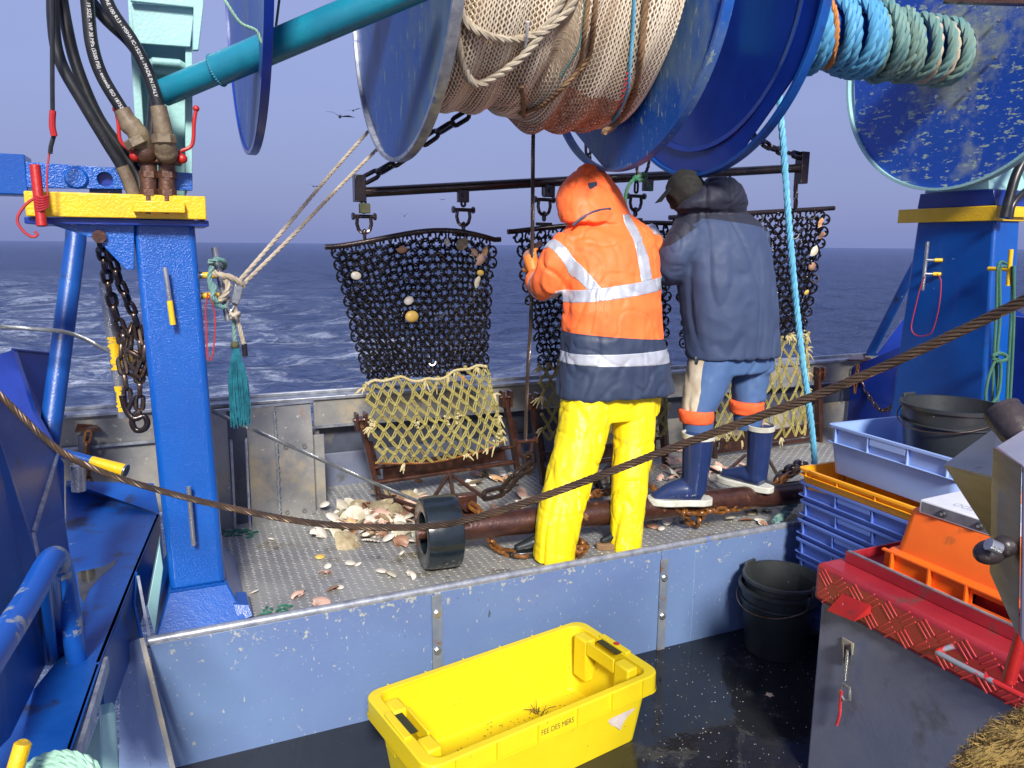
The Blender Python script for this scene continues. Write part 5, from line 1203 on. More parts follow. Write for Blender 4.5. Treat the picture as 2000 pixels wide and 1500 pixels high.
# hoses at the right edge
for k, (pts, lb) in enumerate((([(2030, 270), (1990, 330), (1972, 385), (1962, 425)], 'black hose at the right edge running down to the right yellow band'), ([(2040, 350), (2000, 375), (1978, 400), (1972, 428)], 'second black hose at the right edge below the first'), ([(1975, 285), (1985, 300), (2010, 330)], 'thin black hose crossing the sky at the right edge'))):
    MBo = MB().tube(smooth_path([hit(a, b, v=2.84) for a, b in pts], .02), .026 if k < 1 else .018 if k < 2 else .008, 14).build('hydraulic_hose', rubber); tag(MBo, lb, 'hose', 'black hydraulic hoses at the right edge')
SPB = MB().bar(hit(1845, -6, d=3.6), hit(2060, 0, d=3.4), .05, .05).build('steel_bar', rust_iron); tag(SPB, 'edge of a brown steel bar at the top right above the flange', 'bar')
# ------------------------------------------------------------------ people
def remesh(mb, vox, name, sm=4):
    o = mb.build('tmp', [navy_cloth]); md = o.modifiers.new('r', 'REMESH'); md.mode = 'VOXEL'; md.voxel_size = vox
    s = o.modifiers.new('s', 'SMOOTH'); s.factor = .6; s.iterations = sm
    dg = bpy.context.evaluated_depsgraph_get(); me = bpy.data.meshes.new_from_object(o.evaluated_get(dg)); loc = o.location.copy()
    me.transform(Matrix.Translation(loc)); bpy.data.objects.remove(o); me.name = name; me.materials.clear(); return me
def wrinkle(me, fn):
    me.update(); n = len(me.vertices)
    nr = [v.normal.copy() for v in me.vertices]
    for i, v in enumerate(me.vertices): v.co = v.co+nr[i]*fn(v.co)
    me.update()
def crease(p, sc, seed, st=(1, 1, 1), w=.16):
    """sharp narrow valley lines between flat facets"""
    q = V((p.x*sc*st[0]+seed, p.y*sc*st[1], p.z*sc*st[2])); wq = V((noise.noise(q*.7+V((3, 1, 8))), noise.noise(q*.7), noise.noise(q*.7+V((9, 2, 4)))))*1.3
    a = abs(noise.noise(q+wq)); return -max(0, 1-a/w)**1.2
def fold(p, sc, seed, st=(1, 1, 1)):
    q = V((p.x*sc*st[0]+seed, p.y*sc*st[1], p.z*sc*st[2])); wq = V((noise.noise(q*.6), noise.noise(q*.6+V((5, 5, 5))), 0))*.9
    return 1-abs(noise.noise(q+wq))*2.6
def split(me, host, name, base_mat, cuts, sides=None):
    """cuts: list of (part name, material, [planes (point, normal)], predicate, lift); clean seams by bisecting"""
    bm = bmesh.new(); bm.from_mesh(me)
    for nm, m, planes, pred, lift in cuts:
        for co, no in planes:
            bmesh.ops.bisect_plane(bm, geom=bm.verts[:]+bm.edges[:]+bm.faces[:], plane_co=co, plane_no=no, dist=1e-5)
    bm.faces.ensure_lookup_table(); left = set(bm.faces); outp = []
    for nm, m, planes, pred, lift in cuts:
        sel = [f for f in left if pred(f.calc_center_median())]; left -= set(sel); outp.append((nm, m, sel, lift))
    outp.append((name, base_mat, list(left), 0)); res = []
    bm.normal_update()
    for nm, m, fs, lift in outp:
        vm = {}; vs = []; F = []
        for f in fs:
            q = []
            for v in f.verts:
                if v not in vm: vm[v] = len(vs); vs.append(v.co+v.normal*lift)
                q.append(vm[v])
            F.append(tuple(q))
        if not F: continue
        me2 = bpy.data.meshes.new(nm); off = wloc(host); me2.from_pydata([tuple(v-off) for v in vs], [], F); me2.materials.append(m); me2.update()
        me2.polygons.foreach_set('use_smooth', [True]*len(me2.polygons))
        o = bpy.data.objects.new(nm, me2); COL.objects.link(o); o.parent = host; res.append(o)
        if lift: sl_ = o.modifiers.new('th', 'SOLIDIFY'); sl_.thickness = lift; sl_.offset = -1
    bm.free(); return res
def eloft(mb, rings, n=28, yaw=0):
    """rings of (centre, half width, half depth[, tilt vector])"""
    vs = []
    for c, a, b in rings:
        for j in range(n):
            t = 2*math.pi*j/n; x, y_ = math.cos(t), math.sin(t)
            x = math.copysign(abs(x)**.85, x); y_ = math.copysign(abs(y_)**.85, y_)
            vs.append(V(c)+V((a*x*math.cos(yaw)-b*y_*math.sin(yaw), a*x*math.sin(yaw)+b*y_*math.cos(yaw), 0)))
    k = len(rings); fs = [(i*n+j, i*n+(j+1) % n, (i+1)*n+(j+1) % n, (i+1)*n+j) for i in range(k-1) for j in range(n)]
    fs += [tuple(range(n))[::-1], tuple((k-1)*n+j for j in range(n))]
    return mb.add(vs, fs)
def limb(mb, pts, rs, n=16):
    P = smooth_path(pts, .02); k = len(P); xs = np.linspace(0, len(rs)-1, k)
    return mb.tube(P, [float(np.interp(x, range(len(rs)), rs)) for x in xs], n)
def ringpx(pl, pr, py, v, hd, k=.935):
    a, b = hit(pl, py, v=v), hit(pr, py, v=v); c = (a+b)/2
    return (c, (b.x-a.x)/2*k, hd)
def head(mb, c, r, face):
    """head with brow, nose, chin, ears; face = looking direction"""
    f = V(face).normalized(); s = f.cross(V((0, 0, 1))).normalized(); u_ = s.cross(f)
    mb.ball(c, r, 16, sc=(.80, .95, 1.1)); mb.ball(c+f*r*.35-u_*r*.55, r*.62, 12)
    mb.tube([c+f*r*.85+u_*r*.12, c+f*r*1.15-u_*r*.18], [r*.10, r*.17], 8)
    mb.tube([c+f*r*.82+u_*r*.28-s*r*.45, c+f*r*.95+u_*r*.28, c+f*r*.82+u_*r*.28+s*r*.45], r*.12, 8)
    mb.tube([c+f*r*.88-u_*r*.55-s*r*.2, c+f*r*.97-u_*r*.55, c+f*r*.88-u_*r*.55+s*r*.2], r*.07, 6)
    for k in (-1, 1): mb.ball(c+s*k*r*.80, r*.26, 8, sc=(.5, .8, 1.1))
def hand(mb, wrist, d, palm_n, s=1.0):
    d = V(d).normalized(); n = V(palm_n); n = (n-d*n.dot(d)).normalized(); sd = d.cross(n)
    c = wrist+d*.045*s
    limb(mb, [wrist-d*.02, wrist+d*.03*s, c+d*.035*s], [.024*s, .034*s, .036*s])
    mb.tube([c+sd*.03*s-d*.0, c-sd*.03*s], .022*s, 8)
    for k, L_ in enumerate((.075, .085, .08, .062)):
        b = c+d*.03*s+sd*(.030-.020*k)*s; m_ = b+d*L_*.5*s+n*.008*s; e = m_+d*L_*.22*s+n*L_*.42*s
        limb(mb, [b, m_, e], [.0105*s, .0095*s, .008*s], 8)
    b = wrist+d*.02*s+sd*.028*s; limb(mb, [b, b+sd*.03*s+d*.022*s+n*.01*s, b+sd*.036*s+d*.05*s+n*.028*s], [.014*s, .012*s, .009*s], 8)
def part_from(me, host, name, m, label=None):
    off = wloc(host); me.transform(Matrix.Translation(-off)); me.materials.append(m)
    me.polygons.foreach_set('use_smooth', [True]*len(me.polygons)); o = bpy.data.objects.new(name, me); COL.objects.link(o); o.parent = host
    if label: o['label'] = label
    return o
def boot(host, shaft, ank, toe, m, ms, r0, top_trim=None, heel=None):
    """shaft top, ankle, toe points; toe and ankle at sole height"""
    mb = MB(); d_ = (toe-ank); d_.z = 0; dn = d_.normalized()
    limb(mb, [shaft, shaft.lerp(ank, .5)+V((0, 0, .0)), ank+V((0, 0, .10)), ank+V((0, 0, .055))], [r0, r0*.93, r0*.86, r0*.80])
    limb(mb, [ank+V((0, 0, .062))-dn*.035, ank+V((0, 0, .068))+dn*.05, ank+dn*d_.length*.6+V((0, 0, .055)), toe+V((0, 0, .040))], [r0*.72, r0*.80, r0*.62, r0*.40])
    part_from(remesh(mb, .007, 'boot', 3), host, 'boot', m)
    sd = V((-dn.y, dn.x, 0)); L_ = d_.length; outl = []
    for t, w_ in ((-.11, .0), (-.10, .026), (-.05, .042), (.03, .040), (.10, .046), (.17, .048), (.22, .040), (.255, .022), (.262, 0)):
        outl.append((t*L_/.22, w_*r0/.058))
    ol = [ank+dn*t+sd*w_ for t, w_ in outl]+[ank+dn*t-sd*w_ for t, w_ in outl[::-1][1:-1]]
    MB().prism([V((p.x, p.y, ank.z-.002)) for p in ol], (0, 0, .034)).build('sole', ms, host, bevel=.005)
    if top_trim: MB().lathe([(r0*1.0, -.014), (r0*1.06, -.012), (r0*1.06, .012), (r0*1.0, .014)], shaft+V((0, 0, -.004)), (shaft-ank), 24).build('boot_trim', top_trim, host)

# ---- man in orange
M1 = thing('person', 'person in orange hi-vis hooded jacket and yellow oilskin trousers, seen from behind', 'person', (1.75, 3.05, 0))
bd = MB()
eloft(bd, [ringpx(1140, 1262, 745, 3.15, .11), ringpx(1135, 1245, 640, 3.15, .10), ringpx(1125, 1255, 540, 3.2, .10), ringpx(1120, 1260, 470, 3.24, .10), ringpx(1150, 1215, 430, 3.28, .06), ringpx(1160, 1195, 405, 3.33, .05)])
head(bd, hit(1152, 388, v=3.40), .095, (-.35, 1, -.6))
la = [hit(1115, 475, v=3.26), hit(1084, 545, v=3.26), hit(1052, 548, v=3.44), hit(1040, 527, v=3.50)]
limb(bd, la, [.06, .048, .036, .028]); hand(bd, la[-1], (-.05, .5, .75), (.6, .5, .2), .95)
ra = [hit(1255, 470, v=3.26), hit(1262, 560, v=3.42), hit(1250, 520, v=3.62)]
limb(bd, ra, [.06, .046, .03]); hand(bd, ra[-1], (-.3, .8, .3), (0, .2, -1), .95)
LL = [hit(1152, 752, v=3.15), hit(1136, 850, v=3.10), hit(1112, 935, v=3.05), hit(1092, 1015, v=3.0), hit(1078, 1078, v=2.98)]
RL_ = [hit(1236, 752, v=3.15), hit(1238, 850, v=3.09), hit(1232, 925, v=3.03), hit(1226, 1000, v=2.985), hit(1222, 1050, v=2.965)]
limb(bd, LL, [.08, .075, .06, .05, .045]); limb(bd, RL_, [.08, .075, .06, .05, .045])
part_from(remesh(bd, .011, 'body', 2), M1, 'body', skin)
MB().ball(hit(1152, 378, v=3.385), .10, 14, sc=(.85, .9, .95)).build('hair', hairm, M1)
jk = MB()
eloft(jk, [ringpx(1086, 1311, 768, 3.15, .185), ringpx(1094, 1300, 710, 3.15, .18), ringpx(1099, 1289, 655, 3.15, .17), ringpx(1101, 1285, 600, 3.16, .165), ringpx(1099, 1284, 550, 3.19, .165), ringpx(1094, 1283, 500, 3.22, .16), ringpx(1093, 1280, 468, 3.25, .145), ringpx(1104, 1268, 445, 3.28, .12), ringpx(1122, 1240, 425, 3.31, .10), ringpx(1135, 1220, 412, 3.33, .09)])
eloft(jk, [ringpx(1094, 1232, 436, 3.28, .12), ringpx(1086, 1229, 412, 3.31, .13), ringpx(1084, 1220, 390, 3.335, .13), ringpx(1092, 1207, 368, 3.35, .12), ringpx(1108, 1192, 348, 3.365, .095), ringpx(1124, 1178, 332, 3.375, .06), ringpx(1138, 1162, 320, 3.38, .02)], yaw=.15)
limb(jk, [hit(1112, 478, v=3.26), hit(1092, 510, v=3.24), hit(1074, 548, v=3.27), hit(1058, 558, v=3.36), hit(1046, 545, v=3.46)], [.085, .088, .082, .068, .056])
limb(jk, [hit(1262, 475, v=3.27), hit(1270, 520, v=3.33), hit(1262, 555, v=3.45), hit(1250, 525, v=3.6)], [.085, .08, .07, .055])
me = remesh(jk, .0085, 'jacket', 3)
ZH = hit(1200, 740, v=3.1).z
elb = hit(1074, 548, v=3.27)
def w1(p):
    d = .0
    arm = math.exp(-((p-elb).length/.13)**2)
    low_ = max(0, min(1, (1.25-p.z)/.35))
    d += (.006+.010*arm)*fold(p, 7.5, 1, (1, 1, .8))+(.0055+.004*low_)*fold(p, 5, 7, (1.5, 1.5, .55))+.003*fold(p, 16, 12)
    d = d*.55+(.006+.010*arm)*crease(p, 6.5, 3, (1, 1, .9))+.005*crease(p, 4.2, 14, (1.6, 1.6, .5))
    if p.z > 1.60: d = .010*crease(p, 5, 20, (1.5, 1.5, .30), .12)+.003*crease(p, 14, 22)
    return d
wrinkle(me, w1)
def zpx(py, px=1190): return hit(px, py, v=3.02).z
def band(x0y, x1y):
    a, b = hit(1098, x0y, v=3.02), hit(1290, x1y, v=3.02); sl_ = (b.z-a.z)/(b.x-a.x); return a, sl_
def below(p, a, s_): return p.z < a.z+s_*(p.x-a.x)
def pl(a, s_): return (V(a), V((-s_, 0, 1)).normalized())
u0, su0 = band(577, 545); u1, su1 = band(601, 570); n0, sn0 = band(652, 663); s0_, ss0 = band(697, 684); s1_, ss1 = band(717, 711)
bL = [hit(1093, 462, v=3.05), hit(1113, 455, v=3.05), hit(1148, 560, v=3.05), hit(1168, 556, v=3.05)]
bR = [hit(1241, 430, v=3.08), hit(1262, 437, v=3.08), hit(1249, 550, v=3.05), hit(1273, 550, v=3.05)]
def edge_pl(p, q): d = (q-p); n_ = V((d.z, 0, -d.x)).normalized(); return (V(p), n_)
def side_of(p, pn): return (p-pn[0]).dot(pn[1])
L0, L1_ = edge_pl(bL[0], bL[2]), edge_pl(bL[1], bL[3]); R0, R1_ = edge_pl(bR[0], bR[2]), edge_pl(bR[1], bR[3])
back = lambda p: p.y < 3.32
hemz = zpx(900)
torso = lambda p: p.x > hit(1094, 580, v=3.15).x-.004+0*(p.z)
cuts = [
    ('reflective_stripe', reflect, [pl(s0_, ss0), pl(s1_, ss1)], lambda p: below(p, s0_, ss0) and not below(p, s1_, ss1) and p.z < 1.1, .0015),
    ('hem_panel', navy_cloth, [pl(n0, sn0)], lambda p: below(p, n0, sn0) and p.z < 1.2, .0),
    ('reflective_stripe', reflect, [pl(u0, su0), pl(u1, su1)], lambda p: below(p, u0, su0) and not below(p, u1, su1) and torso(p), .0015),
    ('reflective_stripe', reflect, [L0, L1_], lambda p: side_of(p, L0)*side_of(p, L1_) < 0 and not below(p, u0, su0) and p.z < 1.56 and p.y < 3.35 and p.x < 2.0, .0015),
    ('reflective_stripe', reflect, [R0, R1_], lambda p: side_of(p, R0)*side_of(p, R1_) < 0 and not below(p, u0, su0) and p.z < 1.60 and p.y < 3.35 and p.x > 1.9, .0015),
]
# cuff tape on the left forearm
ca, cb = hit(1062, 552, v=3.36), hit(1050, 548, v=3.42); cd_ = (cb-ca).normalized()
split(me, M1, 'jacket', orange_cloth, cuts)
limb_t = MB(); ct0 = hit(1062, 556, v=3.345); 
MB().lathe([(.074, -.014), (.077, -.014), (.077, .014), (.074, .014)], ct0, (hit(1046, 545, v=3.46)-hit(1074, 552, v=3.27)), 26).build('cuff_stripe', reflect, M1)
for a, b, s_ in (((1158, 362), 3.235, .045), ((1187, 417), 3.20, .035)):
    P = hit(*a, v=b); MB().bar(P+V((-s_/2, 0, -.004)), P+V((s_/2, .0, .004)), .030, .006, (0, 0, 1)).build('hood_tab', navy_cloth, M1, bevel=.002)
mbz = MB(); mbz.tube(smooth_path([hit(1119, 440, v=3.20), hit(1140, 424, v=3.185), hit(1165, 412, v=3.18), hit(1192, 408, v=3.19)], .01), .0075, 8).build('collar_zip', navy_cloth, M1)
tr_ = MB()
eloft(tr_, [ringpx(1098, 1290, 815, 3.13, .115), ringpx(1094, 1292, 780, 3.14, .13), ringpx(1096, 1290, 735, 3.15, .13)])
limb(tr_, [hit(1156, 720, v=3.15), LL[1]+V((0, 0, 0)), LL[2], LL[3], hit(1078, 1120, v=2.97)], [.130, .128, .116, .108, .096])
limb(tr_, [hit(1232, 720, v=3.15), RL_[1], RL_[2], RL_[3], hit(1221, 1092, v=2.95)], [.118, .112, .098, .084, .074])
me = remesh(tr_, .0085, 'trousers', 3)
kn = [LL[2], RL_[2]]
def w2(p):
    k = sum(math.exp(-((p-q).length/.16)**2) for q in kn)
    return (.001+.003*k)*fold(p, 6, 3, (1, 1, 1.4))+(.003+.010*k)*crease(p, 5.2, 5, (.8, .8, 1.3), .10)+.009*crease(p, 3.0, 8, (1.8, 1.8, .28), .15)+.002*crease(p, 14, 18)
wrinkle(me, w2)
bmc = bmesh.new(); bmc.from_mesh(me); bmesh.ops.bisect_plane(bmc, geom=bmc.verts[:]+bmc.edges[:]+bmc.faces[:], plane_co=(1.55, 2.98, .014), plane_no=(.02, -.10, 1), clear_inner=True); bmc.to_mesh(me); bmc.free()
part_from(me, M1, 'trousers', oil_yel)
def floor_pt(px, py, z=.0): return hit(px, py, z=z)
A_ = hit(1066, 1090, z=.0); boot(M1, A_+V((.03, .05, .13)), A_+V((.02, .04, 0)), A_+V((-.13, .07, 0)), boot_black, boot_black, .046)
A_ = hit(1220, 1068, z=.0); boot(M1, V((A_.x, 2.965, .09)), V((A_.x-.01, 2.97, 0)), V((A_.x-.125, 3.0, 0)), boot_black, brown_rope, .034)

# ---- man in slate blue
M2 = thing('person', 'person in slate blue jacket with dark cap and navy rubber boots, leaning towards the dredge', 'person', (2.6, 3.05, .2))
bd = MB(); HB = hit(1337, 378, v=3.22)
eloft(bd, [ringpx(1370, 1485, 690, 3.1, .10), ringpx(1372, 1478, 580, 3.1, .10), ringpx(1355, 1465, 480, 3.16, .10), ringpx(1350, 1450, 430, 3.2, .09), ringpx(1345, 1390, 410, 3.22, .05), ringpx(1335, 1375, 390, 3.22, .05)])
head(bd, HB, .088, (-.45, .75, -.75))
la = [hit(1345, 445, v=3.14), hit(1303, 530, v=3.2), hit(1290, 478, v=3.36), hit(1283, 462, v=3.42)]
limb(bd, la, [.06, .046, .034, .027])
limb(bd, [hit(1470, 450, v=3.2), hit(1480, 540, v=3.4), hit(1440, 500, v=3.6)], [.06, .046, .03])
L2_ = [hit(1390, 700, v=3.1), hit(1364, 790, v=3.06), hit(1360, 860, v=3.04), hit(1358, 925, v=3.03)]
R2_ = [hit(1466, 700, v=3.12), hit(1464, 780, v=3.08), hit(1474, 850, v=3.05), hit(1480, 915, v=3.03)]
limb(bd, L2_, [.085, .07, .055, .045]); limb(bd, R2_, [.085, .07, .055, .045])
hand(bd, hit(1440, 500, v=3.6), (-.3, .8, .3), (0, .2, -1), .95)
part_from(remesh(bd, .011, 'body', 2), M2, 'body', skin)
hb = MB(); hand(hb, hit(1286, 470, v=3.42), (-.15, .6, .5), (.5, .3, -.5), 1.05); part_from(remesh(hb, .005, 'glove', 2), M2, 'glove', glove_w)
hb = MB(); hand(hb, hit(1042, 530, v=3.49), (.02, .5, .75), (.6, .5, .2), 1.05); part_from(remesh(hb, .005, 'glove', 2), M1, 'glove', glove_o)
cp = MB(); cp.ball(HB+V((0, -.005, .012)), .105, 18, sc=(.92, .95, 1.02)); limb(cp, [hit(1362, 400, v=3.2), hit(1352, 420, v=3.2)], [.09, .085])
me = remesh(cp, .009, 'cap', 3); wrinkle(me, lambda p: .004*fold(p, 14, 3)); part_from(me, M2, 'cap', beanie)
f_ = V((-.80, .35, -.62)).normalized(); s__ = f_.cross(V((0, 0, 1))).normalized()
vs = []; c0 = HB+V((-.075, .01, .035))
for k in range(9):
    t = -1+2*k/8; vs.append(c0+s__*.062*t+f_*.015+V((0, 0, -.012*t*t))); 
for k in range(9):
    t = 1-2*k/8; vs.append(c0+s__*.050*t+f_*(.095-.03*t*t)+V((0, 0, -.030-.012*t*t)))
MB().prism(vs, (0, 0, .004)).build('cap_visor', beanie, M2)
jk = MB()
eloft(jk, [ringpx(1344, 1514, 695, 3.1, .165), ringpx(1342, 1511, 650, 3.1, .172), ringpx(1337, 1507, 600, 3.1, .178), ringpx(1330, 1502, 550, 3.11, .182), ringpx(1322, 1496, 500, 3.13, .18), ringpx(1318, 1488, 465, 3.15, .172), ringpx(1320, 1478, 438, 3.17, .155), ringpx(1328, 1460, 418, 3.19, .125), ringpx(1335, 1430, 404, 3.2, .10)])
eloft(jk, [ringpx(1318, 1455, 412, 3.17, .12), ringpx(1330, 1455, 395, 3.15, .125), ringpx(1352, 1448, 378, 3.14, .115), ringpx(1368, 1440, 362, 3.14, .095), ringpx(1385, 1428, 350, 3.14, .06), ringpx(1398, 1414, 344, 3.14, .02)])
limb(jk, [hit(1350, 455, v=3.13), hit(1328, 490, v=3.13), hit(1310, 525, v=3.18), hit(1300, 520, v=3.26), hit(1290, 485, v=3.38)], [.098, .094, .084, .070, .058])
limb(jk, [hit(1468, 460, v=3.2), hit(1478, 520, v=3.3), hit(1465, 540, v=3.42), hit(1440, 505, v=3.58)], [.09, .08, .07, .055])
me = remesh(jk, .0085, 'jacket', 3)
def w3(p): return .003*fold(p, 4.2, 31, (1.7, 1.7, .5))+.009*crease(p, 3.6, 32, (1.7, 1.7, .42), .2)+.003*fold(p, 9, 33)+(.005*crease(p, 7, 35) if p.z > 1.6 or p.x < 2.30 else 0)
wrinkle(me, w3)
ya, yb, yc = hit(1322, 500, v=2.95), hit(1405, 425, v=2.95), hit(1478, 440, v=3.0)
pY1 = edge_pl(ya, yb); pY2 = edge_pl(yb, yc)
def yoke(p):
    zl = ya.z+(yb.z-ya.z)*(p.x-ya.x)/(yb.x-ya.x) if p.x < yb.x else yb.z+(yc.z-yb.z)*(p.x-yb.x)/(yc.x-yb.x)
    return p.z > zl
split(me, M2, 'jacket', slate_cloth, [('yoke', slate_dark, [pY1, pY2], yoke, 0)])
tr_ = MB()
eloft(tr_, [ringpx(1348, 1508, 725, 3.1, .13), ringpx(1352, 1506, 690, 3.1, .13), ringpx(1360, 1500, 650, 3.1, .12)])
limb(tr_, [hit(1392, 700, v=3.1), hit(1374, 765, v=3.07), L2_[1].lerp(L2_[2], .12), L2_[1].lerp(L2_[2], .25)], [.122, .115, .10, .082])
limb(tr_, [hit(1464, 700, v=3.12), hit(1463, 750, v=3.1), R2_[1], R2_[1].lerp(R2_[2], .1)], [.118, .105, .094, .082])
me = remesh(tr_, .0105, 'trousers', 3); wrinkle(me, lambda p: .003*fold(p, 6, 41, (1, 1, .7))+.009*crease(p, 5, 42, (1, 1, .8))+.002*fold(p, 14, 43))
xa, xb = hit(1349, 700, v=2.98), hit(1390, 700, v=2.98); xc, xd = hit(1322, 800, v=2.98), hit(1362, 812, v=2.98)
c0, c1 = edge_pl(xb, xd), edge_pl(xa, xc)
split(me, M2, 'trousers', jean, [('side_panel', cream, [c0], lambda p: side_of(p, c0) < 0 if side_of(xa, c0) < 0 else side_of(p, c0) > 0, 0)])
MB().ball(hit(1360, 704, v=2.985), .016, 10, sc=(.8, .4, 1.5)).build('side_buckle', black_pl, M2)
for (px, py, r_, v_) in ((1360, 812, .088, 3.05), (1458, 795, .088, 3.07)):
    mb = MB(); c_ = hit(px, py, v=v_); limb(mb, [c_+V((.0, 0, .032)), c_, c_+V((.0, 0, -.032))], [r_, r_*1.03, r_*.93], 24)
    me = remesh(mb, .008, 'c', 2); wrinkle(me, lambda p: .004*fold(p, 13, 51, (1, 1, 2))); part_from(me, M2, 'knit_cuff', orange_sock)
    c_ = hit(px+3, py+24, v=v_-.01); MB().tube([c_+V((0, 0, .03)), c_, c_+V((.003, 0, -.045))], [.078, .076, .070], 24).build('sock', jean, M2)
ZB = .205
ank = hit(1362, 968, z=ZB+.015); tp = hit(1362, 850, v=ank.y)
boot(M2, V((ank.x-.005, ank.y+.01, tp.z)), V((ank.x-.01, ank.y+.02, ZB-.03)), V((ank.x-.19, ank.y+.10, ZB-.05)), boot_blue, sole, .078, sole)
ank = hit(1482, 945, z=ZB+.015); tp = hit(1476, 835, v=ank.y)
boot(M2, V((ank.x-.005, ank.y+.01, tp.z)), V((ank.x, ank.y+.02, ZB-.02)), V((ank.x-.07, ank.y+.20, ZB-.02)), boot_blue, sole, .068, sole)
# ------------------------------------------------------------------ tubs, crates, buckets
def local(o, rz=0):
    c, s = math.cos(rz), math.sin(rz); o = V(o)
    return lambda x, y_, z: o+V((c*x-s*y_, s*x+c*y_, z))
def wallgrid(mb, f, x0, x1, z0, z1, th, holes=(), mi=0):
    """wall panel in local (x, z) with rectangular holes; f(x, t, z) maps to the world, t in 0..th"""
    xs = sorted({x0, x1, *[h[0] for h in holes], *[h[1] for h in holes]}); zs = sorted({z0, z1, *[h[2] for h in holes], *[h[3] for h in holes]})
    solid = lambda a, b: not any(h[0]-1e-6 <= a and b <= h[1]+1e-6 for h in holes)
    for i in range(len(xs)-1):
        for j in range(len(zs)-1):
            cx, cz = (xs[i]+xs[i+1])/2, (zs[j]+zs[j+1])/2
            if any(h[0] < cx < h[1] and h[2] < cz < h[3] for h in holes): continue
            vs = [f(x, t, z) for x in (xs[i], xs[i+1]) for t in (0, th) for z in (zs[j], zs[j+1])]
            mb.add(vs, [(0, 1, 3, 2), (4, 6, 7, 5), (0, 4, 5, 1), (2, 3, 7, 6), (0, 2, 6, 4), (1, 5, 7, 3)], mi)
def rrect(L_, W_, r, n=6):
    pts = []
    for cx, cy, a0 in ((L_/2-r, W_/2-r, 0), (-L_/2+r, W_/2-r, 90), (-L_/2+r, -W_/2+r, 180), (L_/2-r, -W_/2+r, 270)):
        for k in range(n+1): a = rad(a0+90*k/n); pts.append((cx+r*math.cos(a), cy+r*math.sin(a)))
    return pts
def shell_box(f, prof, r, n=6):
    """closed lofted tub: prof = list of (length, width, z), corners rounded by r"""
    mb = MB(); vs = []; k = 4*(n+1)
    for (L_, W_, z) in prof: vs += [f(x, y_, z) for x, y_ in rrect(L_, W_, r, n)]
    fs = [(i*k+j, i*k+(j+1) % k, (i+1)*k+(j+1) % k, (i+1)*k+j) for i in range(len(prof)-1) for j in range(k)]
    fs += [tuple(range(k))[::-1], tuple((len(prof)-1)*k+j for j in range(k))]
    return mb.add(vs, fs)
# ---- yellow fish tub
ZR = -.205
c1, c2, c3, c4 = hit(738, 1350, z=ZR), hit(1140, 1203, z=ZR), hit(1286, 1320, z=ZR), hit(800, 1510, z=ZR)
ctr = (c1+c2+c3+c4)/4; dx = ((c2-c1)+(c3-c4))/2; TL, TW = dx.length, (((c1-c4)+(c2-c3))/2).length; rz = math.atan2(dx.y, dx.x)
YT = thing('fish_tub', 'empty yellow plastic fish tub on the black wet deck', 'tub', (ctr.x, ctr.y, -.5))
f = local((ctr.x, ctr.y, -.5), rz); Hh = ZR+.5; wi = .035
tub = shell_box(f, [(TL-.13, TW-.10, .0), (TL-.075, TW-.05, Hh-.085), (TL-.073, TW-.048, Hh-.006), (TL-.085, TW-.06, Hh-.006), (TL-.10, TW-.075, Hh-.09), (TL-.16, TW-.12, .02), (TL-.17, TW-.13, .016)], .05)
tub.build('tub_body', ybin, YT, bevel=.002)
# rim with skirt; hand openings at both ends painted as dark patches
rim = MB(); hw = .085
pr_ = [(TL, TW, Hh-.075), (TL, TW, Hh-.004), (TL-.008, TW-.008, Hh), (TL-.084, TW-.06, Hh), (TL-.086, TW-.062, Hh-.008)]
n_ = 6; k = 28; vs = []
for (L_, W_, z) in pr_+[(TL-.085, TW-.06, Hh-.012), (TL-.012, TW-.012, Hh-.012), (TL-.010, TW-.010, Hh-.075)]: vs += [f(x, y_, z) for x, y_ in rrect(L_, W_, .055 if L_ > TL-.05 else .045, n_)]
m_ = len(pr_)+3
fs = []
for i in range(m_):
    i2 = (i+1) % m_
    for j in range(k): fs.append((i*k+j, i*k+(j+1) % k, i2*k+(j+1) % k, i2*k+j))
rim.add(vs, fs).build('rim', ybin, YT, bevel=.0015)
MB().add([f(x, y_, Hh-.078+.0) for x, y_ in rrect(TL+.006, TW+.006, .055)]+[f(x, y_, Hh-.066) for x, y_ in rrect(TL+.006, TW+.006, .055)]+[f(x, y_, Hh-.078) for x, y_ in rrect(TL-.06, TW-.04, .045)],
         [(j, (j+1) % k, k+(j+1) % k, k+j) for j in range(k)]+[(j, 2*k+j, 2*k+(j+1) % k, (j+1) % k) for j in range(k)]).build('rim_flange', ybin, YT, bevel=.001)
for s_, y_ in [(x, s) for s in (-1, 1) for x in (-.40, -.245, -.08, .09, .25, .40)]:
    P = f(s_*TL, y_*(TW/2+.0045), Hh-.037); MB().box(P, (.006, .012, .066), Matrix.Rotation(rz, 3, 'Z')).build('rib', ybin, YT)
for e_ in (-1, 1):
    for y_ in (-.13, .13):
        P = f(e_*(TL/2-.075), y_, Hh-.10); MB().box(P, (.055, .085, .19), Matrix.Rotation(rz, 3, 'Z')).build('corner_pillar', ybin, YT, bevel=.008)
    P = f(e_*(TL/2-.052), 0, Hh+.001); MB().box(P+V((0, 0, .0)), (.030, .125, .004), Matrix.Rotation(rz, 3, 'Z')).build('hole_shade_patch', mat('painted_hole_shade_'+('a' if e_ < 0 else 'b'), (.03, .03, .008), .6), YT)  # solid dark patch paints the shade of a hand opening
    P = f(e_*(TL/2-.098), 0, Hh-.03); MB().box(P, (.010, .17, .06), Matrix.Rotation(rz, 3, 'Z')).build('hand_grip', ybin, YT, bevel=.003)
    P = f(e_*(TL/2-.020), 0, Hh+.004); MB().box(P, (.030, .17, .012), Matrix.Rotation(rz, 3, 'Z')).build('grip_bar', ybin, YT, bevel=.004)
